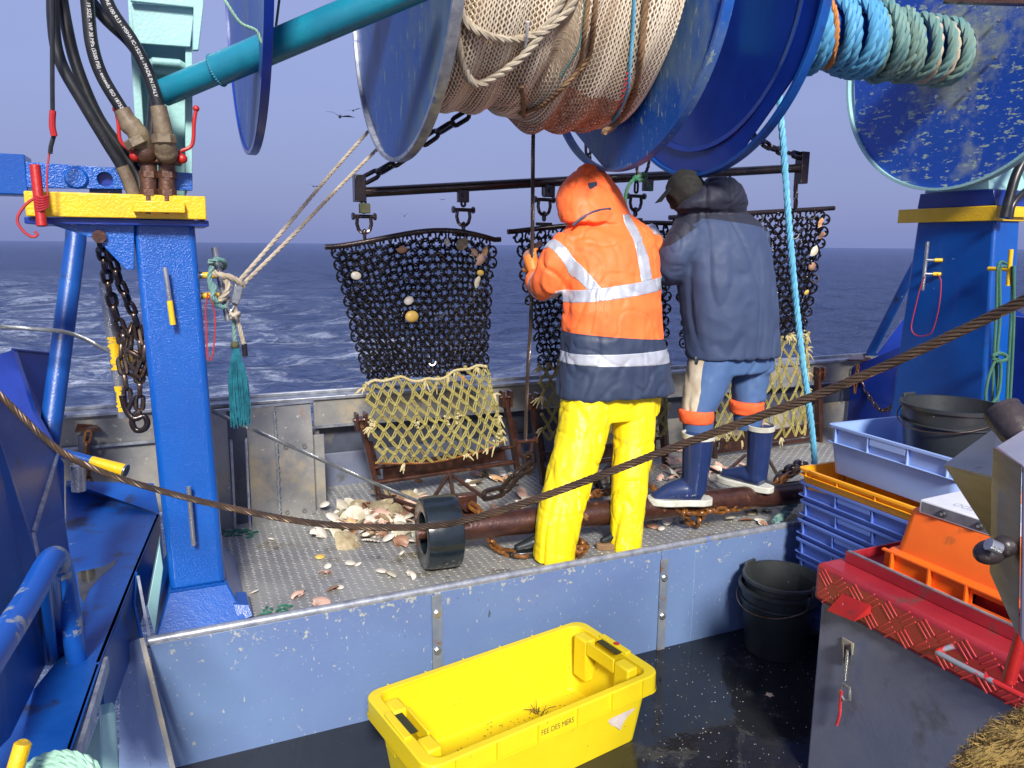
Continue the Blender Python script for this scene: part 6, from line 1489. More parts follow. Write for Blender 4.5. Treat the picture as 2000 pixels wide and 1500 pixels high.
P = f(TL/2-.02, -.01, Hh+.0115); MB().lathe([(0, .001), (.013, .001), (.013, 0)], P, (0, 0, 1), 20).build('red_dot', redp, YT)
def flat_text(host, txt, size, place, m, name='printed_text'):
    """print on a surface: place(x, y) -> world point"""
    cu = bpy.data.curves.new('t', 'FONT'); cu.body = txt; cu.size = size; cu.align_x = 'CENTER'; to = bpy.data.objects.new('t', cu); COL.objects.link(to)
    dg = bpy.context.evaluated_depsgraph_get(); me = bpy.data.meshes.new_from_object(to.evaluated_get(dg)); bpy.data.objects.remove(to)
    return MB().add([place(v.co.x, v.co.y) for v in me.vertices], [tuple(p.vertices) for p in me.polygons]).build(name, m, host, smooth=0)
flat_text(YT, 'FEE DES MERS', .0305, lambda x, y_: f(x*.80+.005*TL, -TW/2-.0012, Hh-.052+y_), ink)
P0 = (.325*TL, -.01)
lp_ = [(-.07, .02), (-.03, .035), (.02, .03), (.06, .045), (.07, .02), (.03, .0), (.01, -.02), (-.005, -.045), (-.03, -.02), (-.055, -.005)]
MB().add([f(.33*TL+x, -(TW-.0708)/2-.0045, .135+z) for x, z in lp_], [tuple(range(len(lp_)))]).build('torn_label', label_p, YT)
wd = MB(); rnd = random.Random(31); c0 = f(.18*TL, TW*.22, .022)
for q in range(16):
    a = rnd.uniform(0, 6.28); L_ = rnd.uniform(.02, .06); p = c0+V((rnd.uniform(-.03, .03), rnd.uniform(-.02, .02), 0)); d_ = V((math.cos(a)*L_, math.sin(a)*L_*.6, rnd.uniform(.0, .05)))
    wd.tube([p, p+d_*.5+V((0, 0, .006)), p+d_], .0016, 4)
for q in range(90): wd.ball(c0+V((rnd.gauss(-.06, .17), rnd.gauss(-.05, .06), .0)), rnd.uniform(.0012, .004), 5, sc=(1, 1, .5))
o = wd.build('weed_scraps', grime); tag(o, 'dry weed and grit lying in the yellow tub', 'seaweed', kind='stuff')

# ---- fish crates at the right
def crate(name, label, c, L_, W_, H_, m, rz=0, cat='crate', group=None, flipped=False, skirt=.05, holes=True):
    """stacking fish crate with a flanged rim, side ribs and long-side hand panels; c = centre of the bottom; long side along local y"""
    T_ = thing(name, label, cat, c, group); f0 = local(c, rz); f = (lambda x, y_, z: f0(x, y_, H_-z)) if flipped else f0
    tp = .035
    shell_box(f, [(W_-tp-.03, L_-tp-.03, 0), (W_-.03, L_-.03, H_-skirt), (W_-.028, L_-.028, H_-.004), (W_-.036, L_-.036, H_-.004), (W_-.042, L_-.042, H_-skirt), (W_-tp-.045, L_-tp-.045, .008)], .03, 4).build('crate_body', m, T_, bevel=.0015)
    vs = []; k = 20; prf = [(0, H_), (-.036, H_), (-.036, H_-.005), (-.006, H_-.005), (-.002, H_-.012), (.0, H_-.012)]
    for dd, z in prf: vs += [f(x, y_, z) for x, y_ in rrect(W_+dd, L_+dd, .032 if dd > -.03 else .028, 4)]
    n = len(prf)
    MB().add(vs, [(i*k+j, i*k+(j+1) % k, ((i+1) % n)*k+(j+1) % k, ((i+1) % n)*k+j) for i in range(n) for j in range(k)]).build('rim', m, T_, bevel=.0012)
    vs = []; prf = [(0, H_-skirt), (0, H_-skirt+.004), (-.028, H_-skirt+.004), (-.028, H_-skirt)]
    for dd, z in prf: vs += [f(x, y_, z) for x, y_ in rrect(W_+dd, L_+dd, .03, 4)]
    n = len(prf)
    MB().add(vs, [(i*k+j, i*k+(j+1) % k, ((i+1) % n)*k+(j+1) % k, ((i+1) % n)*k+j) for i in range(n) for j in range(k)]).build('flange', m, T_, bevel=.001)
    Rz = Matrix.Rotation(rz, 3, 'Z')
    for y_ in (-.42, -.15, .15, .42):
        for s_ in (-1, 1):
            MB().box(f(s_*(W_/2-.008), y_*L_, H_-skirt/2-.004), (.014, .005, skirt-.006), Rz).build('rib', m, T_)
    for x in (-.38, 0.38):
        for s_ in (-1, 1): MB().box(f(x*W_, s_*(L_/2-.008), H_-skirt/2-.004), (.005, .014, skirt-.006), Rz).build('rib', m, T_)
    for s_ in (-1, 1):
        MB().box(f(s_*(W_/2-.006), 0, H_-skirt*.32), (.008, L_*.27, skirt*.42), Rz).build('hand_panel', m, T_, bevel=.001)
    return T_, f
G = 'nested blue fish crates'
CX0 = 2.80; CL_, CW_ = .70, .44
ctr = V((CX0+CW_/2, 2.055+CL_/2, 0)); names_ = ['lowest', 'second from the bottom', 'third from the bottom', 'fourth from the bottom', 'fifth from the bottom', 'sixth from the bottom', 'topmost']
zt_ = .300; pitch = .098
for i in range(7):
    z = zt_-pitch*(6-i)
    nm_ = 'blue fish crate, %s of the nested stack beside the black bucket' % names_[i]
    crate('fish_crate', nm_, V((ctr.x+random.uniform(-.006, .006), ctr.y+random.uniform(-.008, .008), z-.15)), CL_, CW_, .15, bcrate, rad(random.uniform(-1, 1)), group=G, skirt=.072)
crate('fish_crate', 'amber yellow crate capping the nested blue stack', V((ctr.x, ctr.y+.0, .372-.165)), CL_+.01, CW_+.01, .165, amber, rad(.6), skirt=.036)
pc_, pf = crate('fish_crate', 'pale blue deep crate holding a black bucket, standing on the amber crate', V((3.05, 2.27, .385)), .70, .47, .235, pcrate, rad(-1.5), skirt=.085)
# ---- buckets
def bucket(label, c, r0, r1, h, rz=0, handle=True, m=black_pl):
    c = V(c); B_ = thing('bucket', label, 'bucket', c)
    MB().lathe([(0, 0), (r0, 0), (r0*1.02, .004), (r1, h), (r1-.005, h), (r0*.98, .012), (0, .010)], c, (0, 0, 1), 48).build('bucket_body', m, B_)
    MB().lathe([(r1-.005, h+.001), (r1+.009, h+.001), (r1+.009, h-.014), (r1+.006, h-.014), (r1+.005, h-.005)], c, (0, 0, 1), 48).build('rim', m, B_)
    MB().lathe([(r1*.955+.002, h*.80), (r1*.955+.008, h*.80), (r1*.955+.009, h*.78), (r1*.95+.001, h*.78)], c, (0, 0, 1), 48).build('hoop', m, B_)
    for s_ in (0, math.pi):
        a = rz+s_; P = c+V((math.cos(a)*(r1+.006), math.sin(a)*(r1+.006), h-.015)); MB().box(P, (.016, .085, .062), Matrix.Rotation(a, 3, 'Z')).build('handle_lug', m, B_, bevel=.004)
    if handle:
        pts = []
        for k in range(15):
            t = math.pi*k/14; a = rz; x = math.cos(t)*(r1+.014); d_ = math.sin(t)*(r1+.03)
            pts.append(c+V((math.cos(a)*x-math.sin(a)*d_*.92, math.sin(a)*x+math.cos(a)*d_*.92, h-.03-math.sin(t)*.07)))
        MB().tube(pts, .0032, 8).build('wire_handle', grey_chain, B_)
    return B_
bc = V((2.615, 2.625, -.5))
bucket('outer black bucket of the nested pair on the black deck beside the coaming', bc+V((-.012, .0, 0)), .138, .182, .335, rad(100))
bucket('inner black bucket of the nested pair, speckled with scales inside', bc+V((0, -.004, .045)), .134, .177, .335, rad(105), handle=False, m=inner_pl)
b2 = hit(1835, 905, z=.40); bb = V((3.15, 2.23, .393))
bucket('black bucket with a wire handle standing in the pale blue crate', bb, .155, .205, .375, rad(95))
# ---- grey box with red lid at the right
GX = 2.062; GY1 = 1.872; GY0 = .55; GXE = 3.2
GB = thing('deck_box', 'grimy grey steel box at the lower right with a red chequer plate lid and latch', 'box', ((GX+GXE)/2, (GY0+GY1)/2, -.5))
MB().bb(GX, GXE, GY0, GY1, -.5, .198).build('box_body', grey_box, GB, bevel=.008)
LD = MB().bb(GX-.022, GXE+.02, GY0-.02, GY1+.02, .20, .342).build('lid', red_lid, GB, bevel=.018, seg=3)
# chequer bars on the lid skirt, real relief in groups of three turned by 90 degrees
q = MB(); k = 0
for i in range(26):
    for j in range(2):
        cy = GY1-.03-i*.066; cz = .236+j*.066
        for b_ in (-1, 0, 1):
            a = rad(45 if (i+j) % 2 else -45); d_ = V((0, math.cos(a), math.sin(a))); s_ = V((0, -math.sin(a), math.cos(a)))
            if cy < GY0: continue
            c_ = V((GX-.0225, cy, cz))+s_*(b_*.016); q.bar(c_-d_*.026, c_+d_*.026, .004, .0055, (1, 0, 0))
for i in range(18):
    for j in range(2):
        pass
q.build('chequer_bars', red_bar, LD, kind='stuff', bevel=.0008)
MB().bb(GX+.075, GX+.083, GY0, GY1-.02, .3435, .385).bb(GX+.084, GXE, GY1-.03, GY1-.022, .3435, .38).build('lid_flange', red_lid, LD, bevel=.002)
MB().bar((GX+.079, GY0, .387), (GX+.079, GY1-.03, .387), .009, .005, (1, 0, 0)).build('bare_edge', worn_edge, LD)
# lid bracket and handle
P = hit(1632, 1188, u=GX-.03)
MB().prism([hit(1618, 1192, u=GX-.055), hit(1668, 1212, u=GX-.055), hit(1702, 1182, u=GX-.024), hit(1648, 1160, u=GX-.024)], (0, 0, -.004)).build('bracket', redp, LD, bevel=.001)
for a, b in (((1618, 1192), (1648, 1160)), ((1668, 1212), (1702, 1182))):
    A = hit(*a, u=GX-.055); B = hit(*b, u=GX-.024); MB().prism([A, B, B+V((0, 0, -.03)), A+V((0, 0, -.004))], (0, .004, 0)).build('bracket_cheek', redp, LD)
hp = [hit(1862, 1262, u=GX-.022), hit(1834, 1272, u=GX-.045), hit(1850, 1285, u=GX-.06), hit(2060, 1392, u=GX-.07)]
MB().tube(smooth_path(hp, .01), .0085, 12).build('lid_handle', mat('red_worn_handle', (.50, .02, .02), .4, layers=[((.42, .44, .48), 7, .50, .03, .4, 4, (1, 1, 1), .6)]), LD)
# latch
LT = thing('latch', 'steel toggle latch with a red cord on the grey box', 'latch', hit(1650, 1370, u=GX-.01))
A = hit(1655, 1262, u=GX-.005); MB().box(A+V((.001, 0, 0)), (.006, .050, .045)).build('latch_plate', stain, LT, bevel=.002)
for px in (1648, 1664): MB().prism([hit(px, 1258, u=GX-.004), hit(px, 1258, u=GX-.035), hit(px, 1282, u=GX-.035), hit(px, 1300, u=GX-.004)], (0, .005, 0)).build('keeper', stain, LT, bevel=.001)
MB().tube([hit(1656, 1270, u=GX-.03), hit(1650, 1328, u=GX-.03)], .006, 10).build('toggle_rod', steel, LT)
MB().tube([hit(1648, 1335, u=GX-.03), hit(1640, 1352, u=GX-.03), hit(1650, 1368, u=GX-.03), hit(1660, 1366, u=GX-.03), hit(1660, 1342, u=GX-.03)], .0055, 10, closed=True).build('toggle_ring', steel, LT)
MB().rope([hit(1643, 1350, u=GX-.035), hit(1641, 1375, u=GX-.03), hit(1640, 1395, u=GX-.03), hit(1634, 1416, u=GX-.03)], .006, 3).build('red_cord', red_cord, LT)
RPO = MB().tube([hit(2012, 1180, d=1.55), hit(1970, 1330, d=1.62)], [.011, .014], 12).build('red_pole', redp); tag(RPO, 'red pole leaning over the red lid at the right edge', 'pole')
# ---- upturned orange crate on the lid
f_o, OC = None, None
A = hit(1728, 1078, z=.44); 
OT = thing('upturned_crate', 'large orange crate lying upside down on the red lid', 'crate', (2.68, 1.45, .29))
OW, OL, OH = .62, .80, .235
A = hit(1726, 1073, z=.42); B = hit(2000, 1189, z=.42); ev = (A-B); ev.z = 0; ev.normalize(); eu = V((ev.y, -ev.x, 0)); c_ = A+eu*OW/2-ev*OL/2
fo = local((c_.x, c_.y, .345), math.atan2(eu.y, eu.x)); OT.location = (c_.x, c_.y, .345)
sk = .075
shell_box(fo, [(OW, OL, sk), (OW-.01, OL-.01, sk+.006), (OW-.045, OL-.045, sk+.008), (OW-.085, OL-.09, OH-.006), (OW-.095, OL-.10, OH)], .035, 5).build('crate_body', ocrate, OT, bevel=.003)
mb = MB()
for s_ in (-1, 1):
    wallgrid(mb, lambda y_, t, z, s_=s_: fo(s_*(OW/2-.006+0-t), y_, z), -OL/2, OL/2, 0, sk, .006, [(-.10, .08, .018, sk-.022)])
    wallgrid(mb, lambda x, t, z, s_=s_: fo(x, s_*(OL/2-.006-t), z), -OW/2+.012, OW/2-.012, 0, sk, .006)
mb.build('skirt', ocrate, OT, bevel=.0015)
for y_ in (-.34, -.22, -.112, .092, .22, .36):
    for s_ in (-1,): MB().box(fo(s_*(OW/2+.004), y_, sk/2), (.018, .006, sk)).build('rib', ocrate, OT)
MB().box(fo(-OW/2-.001, 0, .012), (.012, OL, .008)).build('lower_lip', ocrate, OT, bevel=.002)
MB().box(fo(-OW/2-.003, 0, sk+.001), (.016, OL+.01, .008)).build('upper_lip', ocrate, OT, bevel=.002)
MB().box(fo(-OW/2+.04, -.01, sk*.5), (.004, .20, .07)).build('inside_shade_plate', redp, OT)  # red plate stands in for the shaded inside behind the hole
# ---- measuring instrument on the crate
zt = .345+OH
w0, w1, w2, w3 = hit(1797, 975, z=zt+.046), hit(1912, 1012, z=zt+.046), hit(1925, 1030, z=zt+.0), hit(1860, 955, z=zt+.046)
ex = (w1-w0); ex.z = 0; ex = ex.normalized(); ey = V((-ex.y, ex.x, 0))
if ey.x < 0: ey = -ey
SCt = thing('instrument_box', 'small white instrument with two screw terminals and faint print on the orange crate', 'instrument', w0-V((0, 0, .046)))
def wf(x, y_, z): return w0-V((0, 0, .046))+ex*x+ey*y_+V((0, 0, z))
Lw = .285
MB().prism([wf(0, 0, 0), wf(Lw, 0, 0), wf(Lw, .26, 0), wf(0, .26, 0)], (0, 0, .046)).build('casing', white_pl, SCt, bevel=.004)
MB().prism([wf(.008, -.001, .006), wf(Lw-.008, -.001, .006), wf(Lw-.008, -.001, .040), wf(.008, -.001, .040)], ey*.0004).build('front_panel', dark_lbl, SCt)
for x in (.085, .205):
    MB().lathe([(0, -.010), (.009, -.010), (.013, -.003), (.013, 0)], wf(x, -.001, .023), ey, 16).build('terminal', black_pl, SCt)
    MB().lathe([(0, -.0125), (.005, -.0125), (.005, -.010)], wf(x, -.001, .023), ey, 12).build('terminal_screw', steel, SCt)
flat_text(SCt, 'DUALLEDO', .030, lambda x, y_: wf(.165-x*1.1, .075-y_*1.6, .0465), print_g)
# ---- stainless hopper and knobs, close to the camera
HP = thing('stainless_hopper', 'stained stainless steel hopper edge close at the right border', 'hopper', hit(1950, 1150, d=1.15))
def hp_(px, py, d): return hit(px, py, d=d)
a1 = hp_(1843, 908, 1.35); a2 = hp_(1948, 832, 1.50); a3 = hp_(2060, 760, 1.6); a4 = hp_(1937, 930, 1.2); a5 = hp_(1937, 1075, 1.2); a6 = hp_(1955, 1100, 1.2)
MB().add([a1, a2, a3, hp_(2060, 900, 1.3), a4, a1+V((.01, 0, -.006)), a2+V((0, 0, -.006)), a3+V((0, 0, -.006)), hp_(2060, 905, 1.3), a4+V((0, 0, -.006))], [(0, 1, 2, 3, 4), (5, 9, 8, 7, 6), (0, 4, 9, 5)]).build('top_plate', stainless, HP, smooth=0)
MB().add([a1, a4, hp_(1935, 1040, 1.2), hp_(1960, 1110, 1.22), hp_(2000, 1180, 1.25), hp_(2000, 1150, 1.35)], [(0, 1, 2, 3, 4, 5)]).build('slanted_plate', stainless, HP, smooth=0)
b1 = hp_(1948, 868, 1.10); b2_ = hp_(2060, 805, 1.22); b3 = hp_(2060, 935, .98); b4 = hp_(1940, 1190, 1.08); b5 = hp_(1998, 905, 1.0)
MB().prism([hp_(1944, 875, 1.10), hp_(1996, 908, 1.02), hp_(1990, 1240, .99), hp_(1937, 1120, 1.07)], (.002, .005, 0)).build('front_plate', stainless, HP, bevel=.001)
MB().prism([hp_(1945, 872, 1.10), hp_(2060, 800, 1.24), hp_(2060, 920, .99), hp_(1997, 907, 1.02)], (0, 0, -.006)).build('cover_plate', mat('bright_stainless', (.62, .60, .66), .30, .6, var=(.45, .44, .52), vs=6), HP, bevel=.002)
MB().prism([hp_(1998, 910, 1.02), hp_(2060, 930, .98), hp_(2060, 1400, .95), hp_(1993, 1245, .98)], (.004, .004, 0)).build('side_plate', mat('violet_grey_steel', (.30, .28, .36), .34, .6, var=(.22, .20, .22), vs=4), HP, bevel=.002)
KB = thing('clamp_knob', 'black rubber clamp knob with a steel stud on the hopper edge', 'knob', hp_(1935, 1095, 1.0))
kc = hp_(1934, 1078, 1.02); kd = V((-.3, .1, .2)).normalized()
MB().ball(kc, .021, 16, sc=(1.3, .8, .8)).ball(kc+V((.012, -.01, .010)), .015, 12).build('knob', knobm, KB)
MB().tube([hp_(1930, 1062, .99), hp_(1952, 1072, .99)], .0085, 14).build('stud', steel, KB)
K2 = thing('hose_end', 'black knurled rubber hose end at the right border above the hopper', 'hose', hp_(1975, 830, 1.2))
kp = [hp_(1945, 795, 1.24), hp_(1985, 832, 1.2)]
MB().lathe([(.016, -.012), (.027, -.012), (.030, 0), (.028, .03), (.024, .05), (.0, .052)], hp_(1965, 812, 1.22), hp_(2000, 850, 1.2)-hp_(1955, 790, 1.24), 24).lathe([(.022, -.013), (.029, -.013), (.029, -.006), (.022, -.006)], hp_(1965, 812, 1.22), hp_(2000, 850, 1.2)-hp_(1955, 790, 1.24), 24).build('knurled_cap', knobm, K2)
# ---- coir fender bottom right
CF = thing('coir_fender', 'shaggy brown rope fender in the bottom right corner', 'fender', hit(1990, 1480, d=1.3))
cp_ = [hit(1880, 1540, d=1.32), hit(1930, 1460, d=1.3), hit(1990, 1425, d=1.28), hit(2070, 1395, d=1.25)]
P = smooth_path(cp_, .02)
for dy, m_ in ((0, coir), (60, coir)):
    pp = [hit(1880+dy*.7, 1550+dy, d=1.27), hit(1935+dy*.5, 1475+dy*.7, d=1.25), hit(1995+dy*.3, 1436+dy, d=1.23), hit(2080, 1405+dy, d=1.2)]
    MB().rope(pp, .034, 3, lay=5, step=.02).build('rope_strand', coir, CF)
    fb = MB(); rnd = random.Random(5+dy); PP = smooth_path(pp, .004); fr = frames(PP)
    for k in range(1500):
        i = rnd.randrange(len(PP)); T_, N, B = fr[i]; a = rnd.uniform(0, 6.28); d_ = N*math.cos(a)+B*math.sin(a); p = PP[i]+d_*.026; L_ = rnd.uniform(.006, .016)
        fb.tube([p, p+d_*L_*.6+T_*rnd.uniform(-.4, .4)*L_, p+d_*L_+T_*rnd.uniform(-.9, .9)*L_], [.0011, .0008, .0003], 3, cap=False)
    fb.build('loose_fibres', coir, CF, kind='stuff')
# ---- bottom left: yellow tube and mint rope
YP = MB().tube([hit(22, 1530, d=1.6), hit(45, 1452, d=1.62), hit(46, 1449, d=1.62)], [.0175, .0175, .012], 18).build('yellow_pin', yellow, smooth=50); tag(YP, 'yellow painted pin sticking up at the bottom left corner', 'pin')
MR = thing('mint_rope_coil', 'coil of pale mint laid rope at the bottom left edge', 'rope', hit(120, 1510, d=1.7))
for k, (dy, dd) in enumerate(((0, 0), (11, -.01), (24, -.02), (38, -.03))):
    MB().rope([hit(30+dy*.4, 1530+dy, d=1.72+dd), hit(62, 1492+dy, d=1.72+dd), hit(105, 1474+dy, d=1.72+dd), hit(150, 1476+dy, d=1.72+dd), hit(185, 1496+dy, d=1.72+dd), hit(200, 1530+dy, d=1.72+dd)], .0105, 3).build('turn', mint_rope, MR)

# ------------------------------------------------------------------ catch lying about
def scallop_mesh(name, m, ribs=9, R=.05, h=.014, rib=.0022, flat=False):
    vs = []; n, k = 27, 6
    for i in range(n+1):
        t = -1.25+2.5*i/n; rr = R*(1+.06*math.cos(t*ribs*2.6) if not flat else 1)
        for j in range(k+1):
            s = j/k; r = rr*s; x = r*math.sin(t); y_ = r*math.cos(t)*1.06-R*.5
            z = h*math.sin(math.pi*min(1, s*1.0))**.7*(1-.3*abs(t)/1.25)+(rib*math.cos(t*ribs*2.6)*s if not flat else 0)+.002
            vs.append((x, y_, z))
    fs = [(i*(k+1)+j, i*(k+1)+j+1, (i+1)*(k+1)+j+1, (i+1)*(k+1)+j) for i in range(n) for j in range(k)]
    mb = MB().add(vs, fs)
    if not flat: mb.add([(-R*.42, -R*.5, .003), (R*.42, -R*.5, .003), (R*.30, -R*.25, .006), (-R*.30, -R*.25, .006)], [(0, 1, 2, 3)])
    return mb.mesh(name, [m], smooth=50)
def clam_mesh(name, m, R=.03, h=.010):
    vs = []; n, k = 18, 5
    for j in range(k+1):
        s = j/k; z = h*math.cos(s*math.pi/2)
        for i in range(n): a = 6.283*i/n; vs.append((R*math.sin(s*math.pi/2)*math.cos(a)*1.12, R*math.sin(s*math.pi/2)*math.sin(a)*.9, z+.001))
    return MB().add(vs, [(j*n+i, j*n+(i+1) % n, (j+1)*n+(i+1) % n, (j+1)*n+i) for j in range(k) for i in range(n)]).mesh(name, [m], smooth=60)
def oyster_mesh(name, m, seed, R=.055, cup=True):
    vs = []; n, k = 30, 6; rnd = random.Random(seed)
    for j in range(k+1):
        s = j/k
        for i in range(n):
            a = 6.283*i/n; r = R*s*(1+.16*noise.noise(V((math.cos(a)*1.5, math.sin(a)*1.5, seed)))+.07*noise.noise(V((math.cos(a)*6, math.sin(a)*6, seed*2))))
            z = (.012*s**2 if cup else .014*(1-s**2))+.004*noise.noise(V((r*math.cos(a)*60, r*math.sin(a)*60, seed)))*s+.004
            vs.append((r*math.cos(a)*1.15, r*math.sin(a)*.85, z))
    return MB().add(vs, [(j*n+i, j*n+(i+1) % n, (j+1)*n+(i+1) % n, (j+1)*n+i) for j in range(k) for i in range(n)]).mesh(name, [m], smooth=50)
SM = {'white': [clam_mesh('shell', shellw, .026), clam_mesh('shell', shellw, .019, .008)], 'pink': [scallop_mesh('shell', shellp, R=.055), scallop_mesh('shell', shellp, R=.042)],
      'orange': [scallop_mesh('shell', shello, R=.055), scallop_mesh('shell', shello, R=.04)], 'brown': [clam_mesh('shell', shellb, .03, .014), scallop_mesh('shell', shellb, R=.045)],
      'yellow': [clam_mesh('shell', shelly, .024, .012)], 'oyster': [oyster_mesh('shell', oyster, 1, .047), oyster_mesh('shell', oyster, 2, .042, False), oyster_mesh('shell', oyster_in, 3, .042)],
      'cream': [scallop_mesh('shell', shellw, R=.05, h=.01), scallop_mesh('shell', oyster_in, R=.055, h=.012, flat=True)]}
rnd = random.Random(77); SHELL_N = 0
def shell(kind, P, label, group, tilt=.35, sc=1.0):
    global SHELL_N
    o = bpy.data.objects.new('shell', rnd.choice(SM[kind])); COL.objects.link(o); o.location = P
    o.rotation_euler = (rnd.gauss(0, tilt), rnd.gauss(0, tilt), rnd.uniform(0, 6.28)); s = sc*rnd.uniform(.8, 1.15); o.scale = (s, s, s)
    if label: tag(o, label, 'shell', group)
    SHELL_N += 1; return o
LBL = {'white': 'small glossy white shell', 'pink': 'pinkish ribbed scallop shell', 'orange': 'orange ribbed scallop shell', 'brown': 'dark brown shell', 'yellow': 'small yellow shell', 'oyster': 'rough pale oyster shell', 'cream': 'cream fan-shaped shell'}
def pile(n, cx, cy, sx_, sy_, kinds, where, group, lay=0.0, sc=1.0, tilt=.4):
    for i in range(n):
        px, py = rnd.gauss(cx, sx_), rnd.gauss(cy, sy_); kd = rnd.choice(kinds); P = hit(px, py, z=0.001)
        if P.y > 4.40: P.y = 4.36-rnd.random()*.05
        if P.y < 2.93: P.y = 2.95
        if P.x > -.1 and P.x < .3 and P.y < 3.1: continue
        zx = (px-cx)/sx_; zy = (py-cy)/sy_
        side = 'far left' if zx < -1.1 else 'left' if zx < -.35 else 'middle' if zx < .35 else 'right' if zx < 1.1 else 'far right'
        row = 'front' if zy > .35 else 'back' if zy < -.35 else 'centre row'
        big = rnd.choice((('large', 1.22), ('mid-size', 1.0), ('tiny', .8)))
        shell(kd, P+V((0, 0, lay*rnd.random()+.003)), '%s %s, %s, %s %s' % (big[0], LBL[kd].replace('small ', '').replace('pinkish ribbed', 'pinkish').replace('fan-shaped ', ''), where.replace('on the plates ', ''), side, row), group+', '+kd, tilt, sc*big[1])
ALL = ['white', 'pink', 'orange', 'brown', 'oyster', 'cream', 'cream', 'white', 'oyster', 'brown']
pile(56, 705, 1022, 42, 16, ALL, 'in the heap beside the black wheel', 'shells heaped left of the black wheel', .04, 1.28, .5)
pile(30, 745, 1048, 45, 14, ['oyster', 'cream', 'white', 'brown', 'pink', 'cream'], 'in the heap beside the black wheel', 'shells heaped left of the black wheel', .02, 1.25, .4)
pile(30, 785, 1000, 30, 16, ['brown', 'brown', 'oyster', 'pink', 'white'], 'in the heap beside the black wheel', 'shells heaped left of the black wheel', .05, 1.2, .6)
for kd, px, py, lb in (('white', 530, 1053, 'on bare plates below the sagging wire'), ('white', 497, 1157, 'on the plates nearest the left post'), ('brown', 450, 1140, 'touching the foot of the left post'), ('yellow', 625, 1088, 'left of a white pair on the plates'), ('white', 640, 1106, 'below the small yellow shell'), ('pink', 636, 1120, 'below the yellow shell on the plates'),
                       ('white', 684, 1100, 'left one of a touching pair'), ('white', 700, 1102, 'right one of a touching pair'), ('white', 745, 1116, 'half way between heap and coaming rail'), ('cream', 765, 1122, 'just right of a lone white shell'), ('cream', 803, 1123, 'below left of the black wheel'), ('brown', 650, 1152, 'tucked against a white sliver near the rail'), ('white', 664, 1147, 'tilted beside a brown shell near the rail'), ('pink', 627, 1178, 'at the rail in the lower left of the deck'), ('pink', 583, 1162, 'alone in the lower left of the tread plates'), ('white', 785, 1080, 'just left of the black wheel foot')):
    o = shell(kd, hit(px, py, z=.004), '%s %s' % (LBL[kd], lb), None, .25)
pile(16, 960, 940, 30, 10, ['cream', 'pink', 'orange', 'oyster', 'white'], 'on the plates under the left dredge', 'shells under the left dredge', .02, 1.15)
pile(14, 1010, 985, 26, 10, ['pink', 'cream', 'pink', 'white'], 'between the dredge and the yellow trousers', 'shells left of the yellow trousers', .02, 1.2)
pile(18, 1160, 950, 40, 16, ['pink', 'cream', 'oyster', 'white', 'brown'], 'on the plates between the yellow trouser legs', 'shells between the yellow trousers', .02, 1.1)
pile(16, 1300, 920, 30, 12, ['pink', 'orange', 'cream', 'pink'], 'in front of the navy boots', 'shells by the navy boots', .03, 1.25)
pile(22, 1410, 925, 40, 14, ['cream', 'pink', 'oyster', 'white'], 'on the plates between the navy boots', 'shells behind the navy boots', .02, 1.1)
pile(10, 1470, 1010, 30, 10, ['oyster', 'white', 'brown', 'cream'], 'below the roller near the crates', 'shells below the roller', .01, 1.0, .25)
pile(12, 1310, 1022, 25, 10, ['white', 'brown', 'white', 'cream'], 'below the roller right of the yellow trousers', 'shells below the roller by the trousers', .01, .9, .25)
# shells caught in the dredges (they ride with the dredge but are not part of it)
for D_, fn, lst, lb in ((D1, Pd, (('orange', .40, .07), ('white', .68, .05), ('oyster', .78, .06), ('pink', .86, .10), ('pink', .90, .14), ('orange', .93, .08), ('cream', .88, .30), ('yellow', .90, .24), ('white', .10, .20), ('white', .40, .42)), 'caught in the rings of the left dredge'),
                        (D2, Pd2, (('brown', .06, .12), ('pink', .12, .08), ('cream', .16, .16), ('brown', .10, .2), ('pink', .20, .1), ('cream', .14, .24), ('brown', .2, .2)), 'caught in the corner of the middle dredge'),
                        (D3, Pd3, (('orange', .93, .08), ('brown', .95, .18), ('brown', .93, .42), ('yellow', .9, .62), ('cream', .92, .30)), 'caught in the rings of the right dredge')):
    for kd, s, t in lst:
        o = shell(kd, fn(s, t)+V((0, -.022, 0)), '%s %s' % (LBL[kd], lb), lb+', '+kd, .3, .85); o.rotation_euler = (math.pi/2+rnd.gauss(0, .3), rnd.uniform(0, 6), 0)
o = bpy.data.objects.new('shell', clam_mesh('shell', shelly, .036, .02)); COL.objects.link(o); o.location = Pd(.405, .535)+V((0, -.025, 0)); o.rotation_euler = (math.pi/2, 0, .2); tag(o, 'bright yellow shell hanging in the middle of the left dredge', 'shell')
def starfish(c, R, label, m):
    mb = MB(); n = 10; top = [(0, 0, .008)]; rim_ = []
    for i in range(n):
        a = 6.283*i/n+.3; r = R if i % 2 == 0 else R*.28; rim_.append((r*math.cos(a), r*math.sin(a), .001 if i % 2 == 0 else .003))
    mb.add(top+rim_+[(0, 0, 0)], [(0, 1+i, 1+(i+1) % n) for i in range(n)]+[(11, 1+(i+1) % n, 1+i) for i in range(n)])
    o = mb.build('starfish', m, subd=1); o.location = V(c); tag(o, label, 'starfish')
starfish(hit(1502, 1357, z=-.498), .038, 'pale starfish lying on the black wet deck', starm)
starfish(hit(612, 1042, z=.004), .035, 'pale starfish at the left edge of the shell heap', oyster_in)
